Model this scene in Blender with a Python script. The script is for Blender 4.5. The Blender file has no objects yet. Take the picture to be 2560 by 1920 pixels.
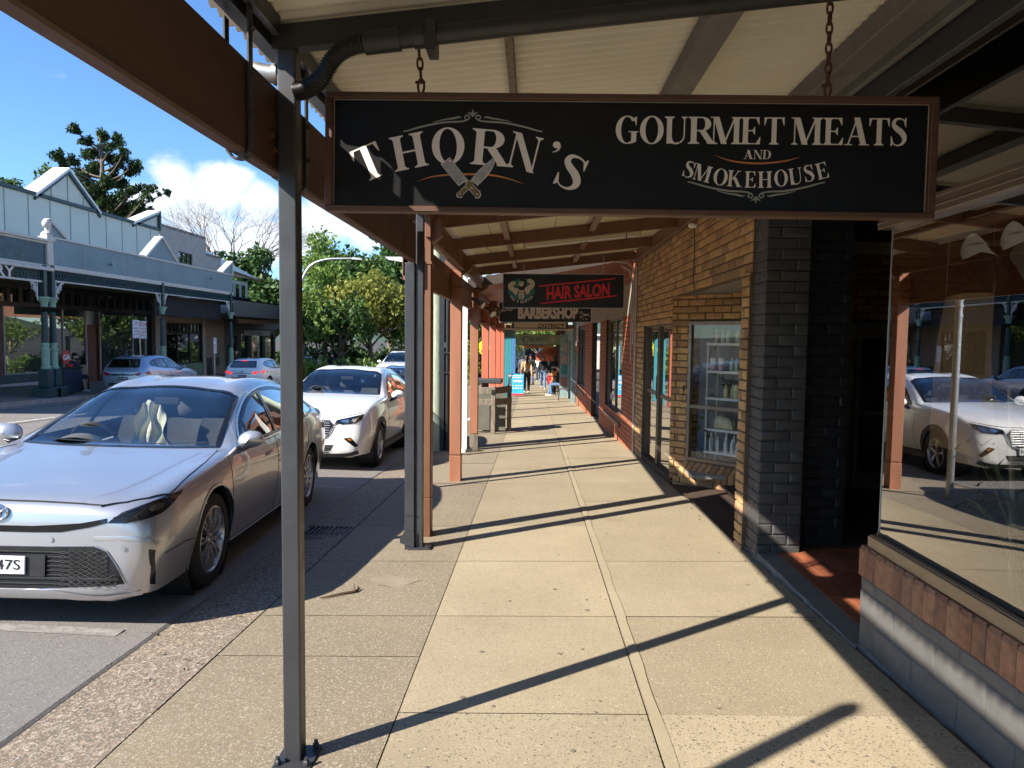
import bpy, bmesh, math, random
import numpy as np
from mathutils import Vector, Matrix, Quaternion
from mathutils.bvhtree import BVHTree
from mathutils.geometry import delaunay_2d_cdt
random.seed(7); rng = np.random.default_rng(7)
S = bpy.context.scene; COL = S.collection
R = math.radians

# ---------------------------------------------------------------- camera
cam = bpy.data.cameras.new('camera'); cam.sensor_width = 36.0; cam.lens = 36.0*1775/2560
cam.clip_end = 3000; cam.clip_start = .05
co = bpy.data.objects.new('camera', cam); COL.objects.link(co); S.camera = co
_psi, _th, _r = R(1.70), R(3.75), 0.0115
_R0 = Vector((math.cos(_psi), math.sin(_psi), 0)); _F = Vector((-math.sin(_psi)*math.cos(_th), math.cos(_psi)*math.cos(_th), -math.sin(_th)))
_U0 = _R0.cross(_F); _Rr = _R0*math.cos(_r)+_U0*math.sin(_r); _U = _U0*math.cos(_r)-_R0*math.sin(_r)
CAM = Vector((0, 0, 1.59))
co.matrix_world = Matrix(((_Rr.x, _U.x, -_F.x, CAM.x), (_Rr.y, _U.y, -_F.y, CAM.y), (_Rr.z, _U.z, -_F.z, CAM.z), (0, 0, 0, 1)))
S.render.resolution_x = 1024; S.render.resolution_y = 768

# ---------------------------------------------------------------- sky and sun
SUN_EL, SUN_AZ = R(34.6), math.atan2(-.5925, -.8055)      # direction towards the sun (world xy angle)
SD = Vector((math.cos(SUN_EL)*math.cos(SUN_AZ), math.cos(SUN_EL)*math.sin(SUN_AZ), math.sin(SUN_EL)))
W = bpy.data.worlds.new('World'); S.world = W; W.use_nodes = True
nt = W.node_tree; nt.nodes.clear(); N = nt.nodes.new; L = nt.links.new
sky = N('ShaderNodeTexSky'); sky.sky_type = 'NISHITA'; sky.sun_disc = False
sky.sun_elevation = SUN_EL; sky.sun_rotation = math.pi/2-SUN_AZ
sky.air_density = 1.0; sky.dust_density = .1; sky.ozone_density = 1.6
tc = N('ShaderNodeTexCoord'); nz = N('ShaderNodeVectorMath'); nz.operation = 'NORMALIZE'; L(tc.outputs['Generated'], nz.inputs[0])
def _m(op, a, b=None, clamp=False):
    n = N('ShaderNodeMath'); n.operation = op; n.use_clamp = clamp
    for i, q in enumerate((a, b)):
        if q is None: continue
        if isinstance(q, (int, float)): n.inputs[i].default_value = q
        else: L(q, n.inputs[i])
    return n.outputs[0]
cov = None
# cloud banks: (direction x,y,z, radius, weight)
CLOUDS = [(-.445,.878,.180,.065,.95),(-.40,.897,.186,.065,1.0),(-.478,.867,.160,.06,.9),(-.425,.88,.155,.07,.95),(-.36,.915,.165,.05,.9),(-.363,.924,.12,.065,.95),(-.31,.94,.135,.06,1.0),(-.27,.95,.155,.06,1.0),(-.225,.96,.145,.06,.9),(-.40,.90,.12,.08,.75),(-.60,.70,.39,.12,.47),(-.54,.77,.335,.09,.50),
          (.5,.8,.3,.3,.6),(-.95,-.1,.3,.3,.6),(-.95,.3,.35,.18,.5),(.2,-.9,.35,.35,.6),(.85,.2,.5,.4,.5),(-.1,.97,.1,.2,.6)]
for x, y, z, rad, w in CLOUDS:
    d = N('ShaderNodeVectorMath'); d.operation = 'DISTANCE'; L(nz.outputs[0], d.inputs[0])
    v = Vector((x, y, z)).normalized(); d.inputs[1].default_value = v
    mr = N('ShaderNodeMapRange'); mr.interpolation_type = 'SMOOTHSTEP'; L(d.outputs['Value'], mr.inputs['Value'])
    mr.inputs['From Min'].default_value = rad*1.15; mr.inputs['From Max'].default_value = rad*.1
    mr.inputs['To Min'].default_value = 0; mr.inputs['To Max'].default_value = w
    cov = mr.outputs[0] if cov is None else _m('MAXIMUM', cov, mr.outputs[0])
mp = N('ShaderNodeMapping'); mp.inputs['Scale'].default_value = (1, 1, 1.9); L(nz.outputs[0], mp.inputs['Vector'])
n1 = N('ShaderNodeTexNoise'); n1.inputs['Scale'].default_value = 9; n1.inputs['Detail'].default_value = 9; n1.inputs['Roughness'].default_value = .58; n1.inputs['Distortion'].default_value = .25; L(mp.outputs[0], n1.inputs['Vector'])
n2 = N('ShaderNodeTexNoise'); n2.inputs['Scale'].default_value = 22; n2.inputs['Detail'].default_value = 6; L(mp.outputs[0], n2.inputs['Vector'])
dens = _m('SUBTRACT', _m('ADD', _m('MULTIPLY', cov, .62), _m('MULTIPLY', n1.outputs[0], .95)), .62)
mask = N('ShaderNodeMapRange'); mask.interpolation_type = 'SMOOTHSTEP'; L(dens, mask.inputs['Value'])
mask.inputs['From Min'].default_value = .10; mask.inputs['From Max'].default_value = .34; mask.inputs['To Max'].default_value = .9
cw = N('ShaderNodeMix'); cw.data_type = 'RGBA'; L(n2.outputs[0], cw.inputs['Factor'])
cw.inputs[6].default_value = (4.4, 5.1, 6.0, 1); cw.inputs[7].default_value = (7.0, 7.1, 7.2, 1)
gain = N('ShaderNodeMix'); gain.data_type = 'RGBA'; gain.blend_type = 'MULTIPLY'; gain.inputs['Factor'].default_value = 1
L(sky.outputs[0], gain.inputs[6]); gain.inputs[7].default_value = (.66, .93, 1.25, 1)
mx = N('ShaderNodeMix'); mx.data_type = 'RGBA'; L(mask.outputs[0], mx.inputs['Factor']); L(gain.outputs[2], mx.inputs[6]); L(cw.outputs[2], mx.inputs[7])
bg = N('ShaderNodeBackground'); bg.inputs['Strength'].default_value = .074; L(mx.outputs[2], bg.inputs['Color'])
wo = N('ShaderNodeOutputWorld'); L(bg.outputs[0], wo.inputs[0])
sl = bpy.data.lights.new('sun', 'SUN'); sl.energy = 4.4; sl.angle = R(.53); sl.color = (1, .93, .83)
so = bpy.data.objects.new('sun', sl); COL.objects.link(so); so.rotation_euler = SD.to_track_quat('Z', 'Y').to_euler(); so.location = (-8, -6, 12)
vs = S.view_settings; vs.view_transform = 'Standard'; vs.look = 'None'; vs.gamma = 1; vs.exposure = 1.45
S.render.engine = 'CYCLES'; c = S.cycles; c.max_bounces = 10; c.diffuse_bounces = 5; c.glossy_bounces = 4; c.transparent_max_bounces = 24; c.transmission_bounces = 6
c.use_denoising = True; c.caustics_reflective = False; c.caustics_refractive = False; c.sample_clamp_indirect = 6
try: c.use_adaptive_sampling = True; c.adaptive_threshold = .015
except Exception: pass

# ---------------------------------------------------------------- mesh helpers
ORG = {}
def org(o):
    while o.parent is not None: o = o.parent
    return ORG.get(o.name, Vector((0, 0, 0)))
def tag(o, label=None, cat=None, group=None, kind=None):
    if label: o['label'] = label
    if cat: o['category'] = cat
    if group: o['group'] = group
    if kind: o['kind'] = kind
    return o
def thing(name, label, cat, loc=(0, 0, 0), group=None, local=False):
    o = bpy.data.objects.new(name, None); COL.objects.link(o); o.location = loc; o.empty_display_size = .1
    ORG[o.name] = Vector((0, 0, 0)) if local else Vector(loc)
    return tag(o, label, cat, group)
def copy_tree(o, parent=None):
    c_ = o.copy(); COL.objects.link(c_); c_.parent = parent
    if parent is None: ORG[c_.name] = Vector((0, 0, 0))
    for ch in list(o.children): copy_tree(ch, c_)
    return c_
def V(*a): return Vector(a)
class MB:
    def __init__(s): s.v = []; s.f = []; s.m = []; s.r = []
    def add(s, vs_, fs, mi=0, rnd=None):
        b = len(s.v); s.v.extend([tuple(p) for p in vs_]); rr = random.random() if rnd is None else rnd
        for f in fs: s.f.append(tuple(b+i for i in f)); s.m.append(mi); s.r.append(rr)
        return s
    def hexa(s, p, mi=0, rnd=None):
        return s.add(p, [(0, 3, 2, 1), (4, 5, 6, 7), (0, 1, 5, 4), (1, 2, 6, 5), (2, 3, 7, 6), (3, 0, 4, 7)], mi, rnd)
    def box(s, x0, x1, y0, y1, z0, z1, mi=0, rnd=None):
        x0, x1 = min(x0, x1), max(x0, x1); y0, y1 = min(y0, y1), max(y0, y1); z0, z1 = min(z0, z1), max(z0, z1)
        return s.hexa([(x0, y0, z0), (x1, y0, z0), (x1, y1, z0), (x0, y1, z0), (x0, y0, z1), (x1, y0, z1), (x1, y1, z1), (x0, y1, z1)], mi, rnd)
    def obox(s, c_, sz, rot=None, mi=0, rnd=None):
        c_ = Vector(c_); hx, hy, hz = sz[0]/2, sz[1]/2, sz[2]/2
        P = [Vector(q) for q in ((-hx, -hy, -hz), (hx, -hy, -hz), (hx, hy, -hz), (-hx, hy, -hz), (-hx, -hy, hz), (hx, -hy, hz), (hx, hy, hz), (-hx, hy, hz))]
        if rot is not None: P = [rot @ q for q in P]
        return s.hexa([c_+q for q in P], mi, rnd)
    def beam(s, a, b, w, h, up=(0, 0, 1), mi=0, rnd=None):
        a, b = Vector(a), Vector(b); d = (b-a).normalized(); side = d.cross(Vector(up))
        if side.length < 1e-5: side = d.cross(Vector((1, 0, 0)))
        side.normalize(); u = side.cross(d)
        P = []
        for q in (a, b):
            P += [q-side*w/2-u*h/2, q+side*w/2-u*h/2, q+side*w/2+u*h/2, q-side*w/2+u*h/2]
        return s.add(P, [(0, 3, 2, 1), (4, 5, 6, 7), (0, 1, 5, 4), (1, 2, 6, 5), (2, 3, 7, 6), (3, 0, 4, 7)][0:6] and [(0, 1, 2, 3), (7, 6, 5, 4), (0, 4, 5, 1), (1, 5, 6, 2), (2, 6, 7, 3), (3, 7, 4, 0)], mi, rnd)
    def tube(s, pts, r, n=8, mi=0, caps=True, rnd=None):
        pts = [Vector(p) for p in pts]; k = len(pts); rs = r if isinstance(r, (list, tuple)) else [r]*k
        vs_ = []; prev = None
        for i, p in enumerate(pts):
            t = (pts[min(i+1, k-1)]-pts[max(i-1, 0)])
            if t.length < 1e-9: t = Vector((0, 0, 1))
            t.normalize()
            if prev is None:
                a = t.cross(Vector((0, 0, 1)) if abs(t.z) < .9 else Vector((1, 0, 0)))
            else: a = prev-t*prev.dot(t)
            a.normalize(); prev = a; b = t.cross(a)
            for j in range(n):
                th = 2*math.pi*j/n; vs_.append(p+(a*math.cos(th)+b*math.sin(th))*rs[i])
        fs = [(i*n+j, i*n+(j+1) % n, (i+1)*n+(j+1) % n, (i+1)*n+j) for i in range(k-1) for j in range(n)]
        if caps: fs += [tuple(range(n-1, -1, -1)), tuple((k-1)*n+j for j in range(n))]
        return s.add(vs_, fs, mi, rnd)
    def lathe(s, prof, c_=(0, 0, 0), n=24, axis='z', mi=0, rnd=None, rot=None, caps=True):
        c_ = Vector(c_); vs_ = []
        for r, z in prof:
            for j in range(n):
                th = 2*math.pi*j/n; q = Vector((r*math.cos(th), r*math.sin(th), z))
                if axis == 'x': q = Vector((q.z, q.x, q.y))
                elif axis == 'y': q = Vector((q.y, q.z, q.x))
                if rot is not None: q = rot @ q
                vs_.append(c_+q)
        k = len(prof)
        fs = [(i*n+j, i*n+(j+1) % n, (i+1)*n+(j+1) % n, (i+1)*n+j) for i in range(k-1) for j in range(n)]
        if caps: fs += [tuple(range(n-1, -1, -1)), tuple((k-1)*n+j for j in range(n))]
        return s.add(vs_, fs, mi, rnd)
    def prism(s, poly, fn, d, mi=0, rnd=None):
        """poly: 2d points; fn(u,v,w) -> 3d; from w=0 to w=d"""
        n = len(poly); vs_ = [fn(u, v, 0) for u, v in poly]+[fn(u, v, d) for u, v in poly]
        fs = [tuple(range(n)), tuple(range(2*n-1, n-1, -1))]+[(i, i+n, (i+1) % n+n, (i+1) % n) for i in range(n)]
        return s.add(vs_, fs, mi, rnd)
    def quad(s, a, b, c_, d, mi=0, rnd=None): return s.add([a, b, c_, d], [(0, 1, 2, 3)], mi, rnd)
    def grid(s, P, mi=0, rnd=None):
        k, n = len(P), len(P[0]); b = [q for row in P for q in row]
        return s.add(b, [(i*n+j, i*n+j+1, (i+1)*n+j+1, (i+1)*n+j) for i in range(k-1) for j in range(n-1)], mi, rnd)
    def xf(s, M):
        s.v = [tuple(M @ Vector(p)) for p in s.v]; return s
    def build(s, name, mats, parent=None, smooth=False, bevel=0, recalc=True, label=None, seg=1):
        me = bpy.data.meshes.new(name); o_ = org(parent) if parent is not None else Vector((0, 0, 0))
        me.from_pydata([(p[0]-o_.x, p[1]-o_.y, p[2]-o_.z) for p in s.v], [], s.f)
        if not isinstance(mats, (list, tuple)): mats = [mats]
        for m_ in mats: me.materials.append(m_)
        me.polygons.foreach_set('material_index', s.m)
        if recalc and len(s.f) < 60000:
            bm = bmesh.new(); bm.from_mesh(me); bmesh.ops.recalc_face_normals(bm, faces=bm.faces); bm.to_mesh(me); bm.free()
        finish(me, s.r, o_, smooth)
        o = bpy.data.objects.new(name, me); COL.objects.link(o)
        if parent is not None: o.parent = parent
        if bevel:
            b = o.modifiers.new('edge', 'BEVEL'); b.width = bevel; b.segments = seg; b.limit_method = 'ANGLE'; b.angle_limit = R(40); b.use_clamp_overlap = True
        if label: o['label'] = label
        return o
def finish(me, rnd, o_, smooth):
    nf = len(me.polygons)
    if rnd is not None and len(rnd) == nf:
        at = me.attributes.new('rnd', 'FLOAT', 'FACE'); at.data.foreach_set('value', np.array(rnd, np.float32))
    nl = len(me.loops); vi = np.empty(nl, np.int32); me.loops.foreach_get('vertex_index', vi)
    vc = np.empty(len(me.vertices)*3); me.vertices.foreach_get('co', vc); vc = vc.reshape(-1, 3)+np.array(o_)
    nr = np.empty(nf*3); me.polygons.foreach_get('normal', nr); nr = nr.reshape(-1, 3)
    lt = np.empty(nf, np.int32); me.polygons.foreach_get('loop_total', lt); fi = np.repeat(np.arange(nf), lt)
    n_ = nr[fi]; p = vc[vi]; h = np.hypot(n_[:, 0], n_[:, 1]); flat = h < .5
    tx = np.where(flat, 1, -n_[:, 1]/np.maximum(h, 1e-6)); ty = np.where(flat, 0, n_[:, 0]/np.maximum(h, 1e-6))
    u = p[:, 0]*tx+p[:, 1]*ty; v = np.where(flat, p[:, 1], p[:, 2])
    uv = me.uv_layers.new(name='UVMap'); uv.data.foreach_set('uv', np.stack([u, v], 1).astype(np.float32).ravel())
    if smooth is not False:
        me.polygons.foreach_set('use_smooth', [True]*nf)
        if smooth is not True:
            try: me.set_sharp_from_angle(angle=R(smooth))
            except Exception: pass
    me.update()
def one(name, mb, mats, label, cat, loc=(0, 0, 0), group=None, **k):
    """a thing that is a single mesh"""
    e = Vector(loc); o = mb.xf(Matrix.Translation(-e)).build(name, mats, None, **k); o.location = e
    ORG[o.name] = e
    return tag(o, label, cat, group)
def struct(name, mb, mats, **k): return tag(mb.build(name, mats, None, **k), kind='structure')
def nobj(name, verts, faces, mats, parent=None, smooth=True, mi=None, rnd=None):
    """numpy mesh, for big meshes; verts in world coordinates"""
    o_ = org(parent) if parent is not None else Vector((0, 0, 0))
    me = bpy.data.meshes.new(name); v = np.asarray(verts, float)-np.array(o_); f = np.asarray(faces, np.int32)
    k = f.shape[1]; me.vertices.add(len(v)); me.vertices.foreach_set('co', v.astype(np.float32).ravel())
    me.loops.add(f.size); me.loops.foreach_set('vertex_index', f.ravel()); me.polygons.add(len(f))
    me.polygons.foreach_set('loop_start', np.arange(0, f.size, k, dtype=np.int32))
    try: me.polygons.foreach_set('loop_total', np.full(len(f), k, np.int32))
    except Exception: pass
    if not isinstance(mats, (list, tuple)): mats = [mats]
    for m_ in mats: me.materials.append(m_)
    if mi is not None: me.polygons.foreach_set('material_index', np.asarray(mi, np.int32))
    me.update(calc_edges=True)
    if rnd is None: rnd = rng.random(len(f))
    finish(me, rnd, o_, smooth)
    o = bpy.data.objects.new(name, me); COL.objects.link(o)
    if parent is not None: o.parent = parent
    return o

def cr_pts(c_, n):
    out = []; c_ = [2*c_[0]-c_[1]]+list(c_)+[2*c_[-1]-c_[-2]]
    for i in range(1, len(c_)-2):
        for k in range(n):
            t = k/n; a, b, d, e = c_[i-1:i+3]
            out.append(.5*((2*b)+(d-a)*t+(2*a-5*b+4*d-e)*t*t+(3*b-a-3*d+e)*t**3))
    out.append(c_[-2]); return out
# ---------------------------------------------------------------- materials
def _nodes(name):
    m_ = bpy.data.materials.new(name); m_.use_nodes = True; t = m_.node_tree; t.nodes.clear()
    out = t.nodes.new('ShaderNodeOutputMaterial'); b = t.nodes.new('ShaderNodeBsdfPrincipled'); t.links.new(b.outputs[0], out.inputs[0])
    return m_, t, b, out
def rgba(c_): return (c_[0], c_[1], c_[2], 1)
def mixc(t, f, a, b, blend='MIX'):
    n = t.nodes.new('ShaderNodeMix'); n.data_type = 'RGBA'; n.blend_type = blend
    for i, q in ((0, f), (6, a), (7, b)):
        if isinstance(q, (int, float)): n.inputs[i].default_value = q
        elif isinstance(q, (tuple, list)): n.inputs[i].default_value = rgba(q)
        else: t.links.new(q, n.inputs[i])
    return n.outputs[2]
def noise(t, scale, detail=5, rough=.55, vec=None, coord='Object', stretch=None, dist=0):
    tcn = t.nodes.new('ShaderNodeTexCoord'); v_ = tcn.outputs[coord] if vec is None else vec
    if stretch:
        mpn = t.nodes.new('ShaderNodeMapping'); mpn.inputs['Scale'].default_value = stretch; t.links.new(v_, mpn.inputs['Vector']); v_ = mpn.outputs[0]
    n = t.nodes.new('ShaderNodeTexNoise'); n.inputs['Scale'].default_value = scale; n.inputs['Detail'].default_value = detail; n.inputs['Roughness'].default_value = rough; n.inputs['Distortion'].default_value = dist
    t.links.new(v_, n.inputs['Vector']); return n.outputs[0]
def ramp(t, fac, a, b, lo=0., hi=1.):
    n = t.nodes.new('ShaderNodeMapRange'); n.inputs['From Min'].default_value = a; n.inputs['From Max'].default_value = b; n.inputs['To Min'].default_value = lo; n.inputs['To Max'].default_value = hi
    t.links.new(fac, n.inputs['Value']); return n.outputs[0]
def bump(t, b, h, strength=.3, dist=.01):
    n = t.nodes.new('ShaderNodeBump'); n.inputs['Strength'].default_value = strength; n.inputs['Distance'].default_value = dist
    t.links.new(h, n.inputs['Height']); t.links.new(n.outputs[0], b.inputs['Normal'])
def mat(name, col, rough=.6, metal=0, var=.15, vs_=5, col2=None, bmp=0, bs=60, coat=0, spec=.5, stretch=None, rnd=None, specks=None, wear=None, bdist=.004, rv=.08):
    m_, t, b, o = _nodes(name)
    a = tuple(q*(1-var) for q in col); c2 = col2 or tuple(min(1, q*(1+var)) for q in col)
    f = ramp(t, noise(t, vs_, 6, .6, stretch=stretch), .3, .7)
    c_ = mixc(t, f, a, c2)
    if rnd:      # per face colours (bricks, boards, slabs)
        at = t.nodes.new('ShaderNodeAttribute'); at.attribute_name = 'rnd'
        cr = t.nodes.new('ShaderNodeValToRGB'); cr.color_ramp.interpolation = 'LINEAR'; e = cr.color_ramp.elements
        while len(e) < len(rnd): e.new(.5)
        for i, q in enumerate(rnd): e[i].position = i/(len(rnd)-1); e[i].color = rgba(q)
        t.links.new(at.outputs['Fac'], cr.inputs[0])
        c_ = mixc(t, 1.0, cr.outputs[0], mixc(t, f, (1-var,)*3, (1+var,)*3), 'MULTIPLY')
    if wear:     # (colour, scale, threshold): patches of dirt / worn paint with their own shape
        w_ = ramp(t, noise(t, wear[1], 8, .7, stretch=stretch), wear[2], wear[2]+.08)
        c_ = mixc(t, w_, c_, wear[0])
    if specks:
        vn = t.nodes.new('ShaderNodeTexVoronoi'); vn.inputs['Scale'].default_value = specks[1]; tcn = t.nodes.new('ShaderNodeTexCoord'); t.links.new(tcn.outputs['Object'], vn.inputs['Vector'])
        c_ = mixc(t, ramp(t, vn.outputs['Distance'], specks[2], specks[2]*.6), c_, specks[0])
    t.links.new(c_, b.inputs['Base Color'])
    b.inputs['Metallic'].default_value = metal; b.inputs['Specular IOR Level'].default_value = spec
    if coat: b.inputs['Coat Weight'].default_value = coat; b.inputs['Coat Roughness'].default_value = .03
    if rv: t.links.new(ramp(t, noise(t, vs_*2.3, 4), .3, .7, max(0, rough-rv), min(1, rough+rv)), b.inputs['Roughness'])
    else: b.inputs['Roughness'].default_value = rough
    if bmp: bump(t, b, noise(t, bs, 6, .6, stretch=stretch), bmp, bdist)
    return m_
def glass(name, tint=(.75, .8, .8), refl=1.0, ior=1.5, rough=0.0):
    """thin pane: transparent with a Fresnel reflection"""
    m_, t, b, o = _nodes(name); t.nodes.remove(b)
    tr = t.nodes.new('ShaderNodeBsdfTransparent'); tr.inputs[0].default_value = rgba(tint)
    gl = t.nodes.new('ShaderNodeBsdfGlossy'); gl.inputs['Roughness'].default_value = rough; gl.inputs[0].default_value = (1, 1, 1, 1)
    lw = t.nodes.new('ShaderNodeLayerWeight'); lw.inputs['Blend'].default_value = .5; f0 = ((ior-1)/(ior+1))**2
    pw = t.nodes.new('ShaderNodeMath'); pw.operation = 'POWER'; pw.inputs[1].default_value = 5; t.links.new(lw.outputs['Facing'], pw.inputs[0])
    mm = t.nodes.new('ShaderNodeMath'); mm.operation = 'MULTIPLY_ADD'; mm.use_clamp = True; mm.inputs[1].default_value = 2*refl*(1-f0); mm.inputs[2].default_value = 2*refl*f0; t.links.new(pw.outputs[0], mm.inputs[0])
    mxs = t.nodes.new('ShaderNodeMixShader'); t.links.new(mm.outputs[0], mxs.inputs[0]); t.links.new(tr.outputs[0], mxs.inputs[1]); t.links.new(gl.outputs[0], mxs.inputs[2]); t.links.new(mxs.outputs[0], o.inputs[0])
    return m_
def emit(name, col, k):
    m_, t, b, o = _nodes(name); b.inputs['Base Color'].default_value = rgba(col); b.inputs['Emission Color'].default_value = rgba(col); b.inputs['Emission Strength'].default_value = k; return m_
def foliage(name, a, b_, trans=.3):
    m_, t, b, o = _nodes(name)
    at = t.nodes.new('ShaderNodeAttribute'); at.attribute_name = 'rnd'
    f = ramp(t, noise(t, .9, 3), .35, .65)
    c_ = mixc(t, at.outputs['Fac'], a, b_); c_ = mixc(t, f, c_, mixc(t, .5, c_, tuple(q*1.35 for q in b_)))
    t.links.new(c_, b.inputs['Base Color']); b.inputs['Roughness'].default_value = .55; b.inputs['Specular IOR Level'].default_value = .35
    tl = t.nodes.new('ShaderNodeBsdfTranslucent'); t.links.new(c_, tl.inputs[0])
    mxs = t.nodes.new('ShaderNodeMixShader'); mxs.inputs[0].default_value = trans; t.links.new(b.outputs[0], mxs.inputs[1]); t.links.new(tl.outputs[0], mxs.inputs[2]); t.links.new(mxs.outputs[0], o.inputs[0])
    return m_

# ---------------------------------------------------------------- text
_txt = {}
def text_mesh(s, bold=0.0, ext=.0015):
    k = (s, bold, ext)
    if k not in _txt:
        cu = bpy.data.curves.new('lettering', 'FONT'); cu.body = s; cu.size = 1; cu.align_x = 'CENTER'; cu.align_y = 'CENTER'; cu.offset = bold; cu.resolution_u = 3
        ob = bpy.data.objects.new('lettering', cu); COL.objects.link(ob); bpy.context.view_layer.update()
        me = bpy.data.meshes.new_from_object(ob.evaluated_get(bpy.context.evaluated_depsgraph_get()))
        bpy.data.objects.remove(ob); bpy.data.curves.remove(cu)
        v = np.empty(len(me.vertices)*3); me.vertices.foreach_get('co', v); v = v.reshape(-1, 3)
        fs = [tuple(p.vertices) for p in me.polygons]; bpy.data.meshes.remove(me)
        lo, hi = v[:, :2].min(0), v[:, :2].max(0); v[:, :2] -= (lo+hi)/2
        _txt[k] = (v, fs, hi-lo)
    return _txt[k]
def text(mb, s, c_, right, up, height=None, width=None, bold=0.0, rot=0, slant=0, mi=0, w=.001):
    """flat lettering centred at c_, fitted to height and/or width"""
    v, fs, sz = text_mesh(s, bold); right, up = Vector(right).normalized(), Vector(up).normalized(); nrm = right.cross(up)
    ky = height/sz[1] if height else width/sz[0]; kx = width/sz[0] if width else ky
    cr, sr = math.cos(rot), math.sin(rot); P = []
    for x, y, z in v:
        x, y = x*kx+slant*y*ky, y*ky; x, y = x*cr-y*sr, x*sr+y*cr
        P.append(Vector(c_)+right*x+up*y+nrm*(w))
    mb.add(P, fs, mi); return mb
# ================================================================ ground
def g(Y): return -.036*Y if Y < 14 else (-.504-.025*(Y-14) if Y < 75 else -2.03)
_rp = [(-60, .55), (-20, .34), (-16.2, .15), (-15.75, .13), (-15.74, .0), (-9, .06), (-5, .02), (-2.2, -.044)]
def gz(X, Y):
    if X >= -2.2: return .02*X+g(Y)
    for (a, za), (b, zb) in zip(_rp, _rp[1:]):
        if X <= b: return za+(zb-za)*(X-a)/(b-a)+g(Y)
    return g(Y)
def sheet(mb, xs, ys, dz=0, mi=0, rnd=None):
    mb.grid([[(x, y, gz(x, y)+dz) for x in xs] for y in ys], mi, rnd)
def aggregate(name, base, base2, stones, scale, thr, scale2=None, bmp=.25, rough=.85, stain=None, big=1.2, bd=.003):
    m_, t, b, o = _nodes(name); tcn = t.nodes.new('ShaderNodeTexCoord')
    c_ = mixc(t, ramp(t, noise(t, big, 8, .65), .3, .72), base, base2)
    c_ = mixc(t, ramp(t, noise(t, 210, 4, .75), .3, .7), mixc(t, 1, c_, (.66, .66, .66), 'MULTIPLY'), mixc(t, 1, c_, (1.26, 1.26, 1.26), 'MULTIPLY'))
    at = t.nodes.new('ShaderNodeAttribute'); at.attribute_name = 'rnd'; rv_ = ramp(t, at.outputs['Fac'], 0, 1, .86, 1.10); cv = t.nodes.new('ShaderNodeCombineColor'); [t.links.new(rv_, cv.inputs[i]) for i in range(3)]; c_ = mixc(t, 1, c_, cv.outputs[0], 'MULTIPLY')
    hs = None
    for sc, th in ((scale, thr), (scale2, thr*.8)):
        if not sc: continue
        v = t.nodes.new('ShaderNodeTexVoronoi'); v.inputs['Scale'].default_value = sc; v.inputs['Randomness'].default_value = 1; t.links.new(tcn.outputs['Object'], v.inputs['Vector'])
        sep = t.nodes.new('ShaderNodeSeparateColor'); t.links.new(v.outputs['Color'], sep.inputs[0])
        cr = t.nodes.new('ShaderNodeValToRGB'); e = cr.color_ramp.elements
        while len(e) < len(stones): e.new(.5)
        for i, q in enumerate(stones): e[i].position = i/(len(stones)-1); e[i].color = rgba(q)
        t.links.new(sep.outputs[0], cr.inputs[0])
        # only some of the cells show a stone, and stones differ in size
        th_ = t.nodes.new('ShaderNodeMath'); th_.operation = 'MULTIPLY'; t.links.new(sep.outputs[1], th_.inputs[0]); th_.inputs[1].default_value = th*1.6
        df = t.nodes.new('ShaderNodeMath'); df.operation = 'SUBTRACT'; t.links.new(th_.outputs[0], df.inputs[0]); t.links.new(v.outputs['Distance'], df.inputs[1])
        f = ramp(t, df.outputs[0], -.03, .05); c_ = mixc(t, f, c_, cr.outputs[0])
        hs = f
    if stain: c_ = mixc(t, ramp(t, noise(t, stain[1], 9, .7), stain[2], stain[2]+.12), c_, stain[0])
    t.links.new(c_, b.inputs['Base Color']); b.inputs['Roughness'].default_value = rough; b.inputs['Specular IOR Level'].default_value = .3
    h = t.nodes.new('ShaderNodeMath'); h.operation = 'ADD'; t.links.new(noise(t, 90, 5, .7), h.inputs[0]); t.links.new(hs, h.inputs[1])
    bump(t, b, h.outputs[0], bmp, bd); return m_
M_slab = aggregate('exposed concrete', (.285, .232, .150), (.365, .302, .20), [(.13, .105, .075), (.42, .36, .245), (.22, .175, .115), (.46, .40, .285), (.10, .085, .065)], 105, .34, 190, .22, stain=((.245, .195, .12), .8, .60))
M_slab2 = aggregate('kerb side concrete', (.20, .162, .108), (.27, .22, .148), [(.12, .1, .08), (.33, .275, .2), (.17, .135, .095), (.38, .325, .24), (.2, .155, .11)], 92, .46, 140, .35, stain=((.26, .2, .12), 1.3, .58))
M_pebble = aggregate('pebble strip', (.15, .122, .088), (.2, .165, .12), [(.22, .175, .125), (.35, .29, .215), (.15, .125, .1), (.29, .205, .14), (.42, .365, .29), (.2, .165, .15)], 58, .60, 100, .7, bd=.005)
M_asph = aggregate('asphalt', (.165, .152, .142), (.245, .225, .205), [(.08, .075, .07), (.26, .24, .22), (.15, .14, .13), (.32, .29, .26)], 95, .42, 150, .5, big=.5, stain=((.075, .068, .065), .55, .62))
M_gap = mat('joint dirt', (.11, .085, .055), .95)
M_mortar = aggregate('mortar strip', (.29, .24, .155), (.36, .30, .205), [(.3, .25, .16), (.42, .35, .24)], 130, .3, None, .1)
M_earth = mat('dark earth', (.06, .05, .04), .95, var=.4)
ys = [-14, -8, -4, 0, 4, 8, 12, 14, 20, 30, 40, 55, 75, 110, 180]
mb = MB(); mb.grid([[(x, y, gz(max(x, -60), y)-.7) for x in (-400, -60, -20, 1.79, 2.2, 60, 400)] for y in [-300]+ys+[400, 900]])
struct('ground', mb, M_earth)
mb = MB(); xs = [-1.715, -.595, .535, 1.80]; gp = .003
y = 3.12-1.24*14; k = 0
mb2 = MB(); mb3 = MB()
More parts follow.
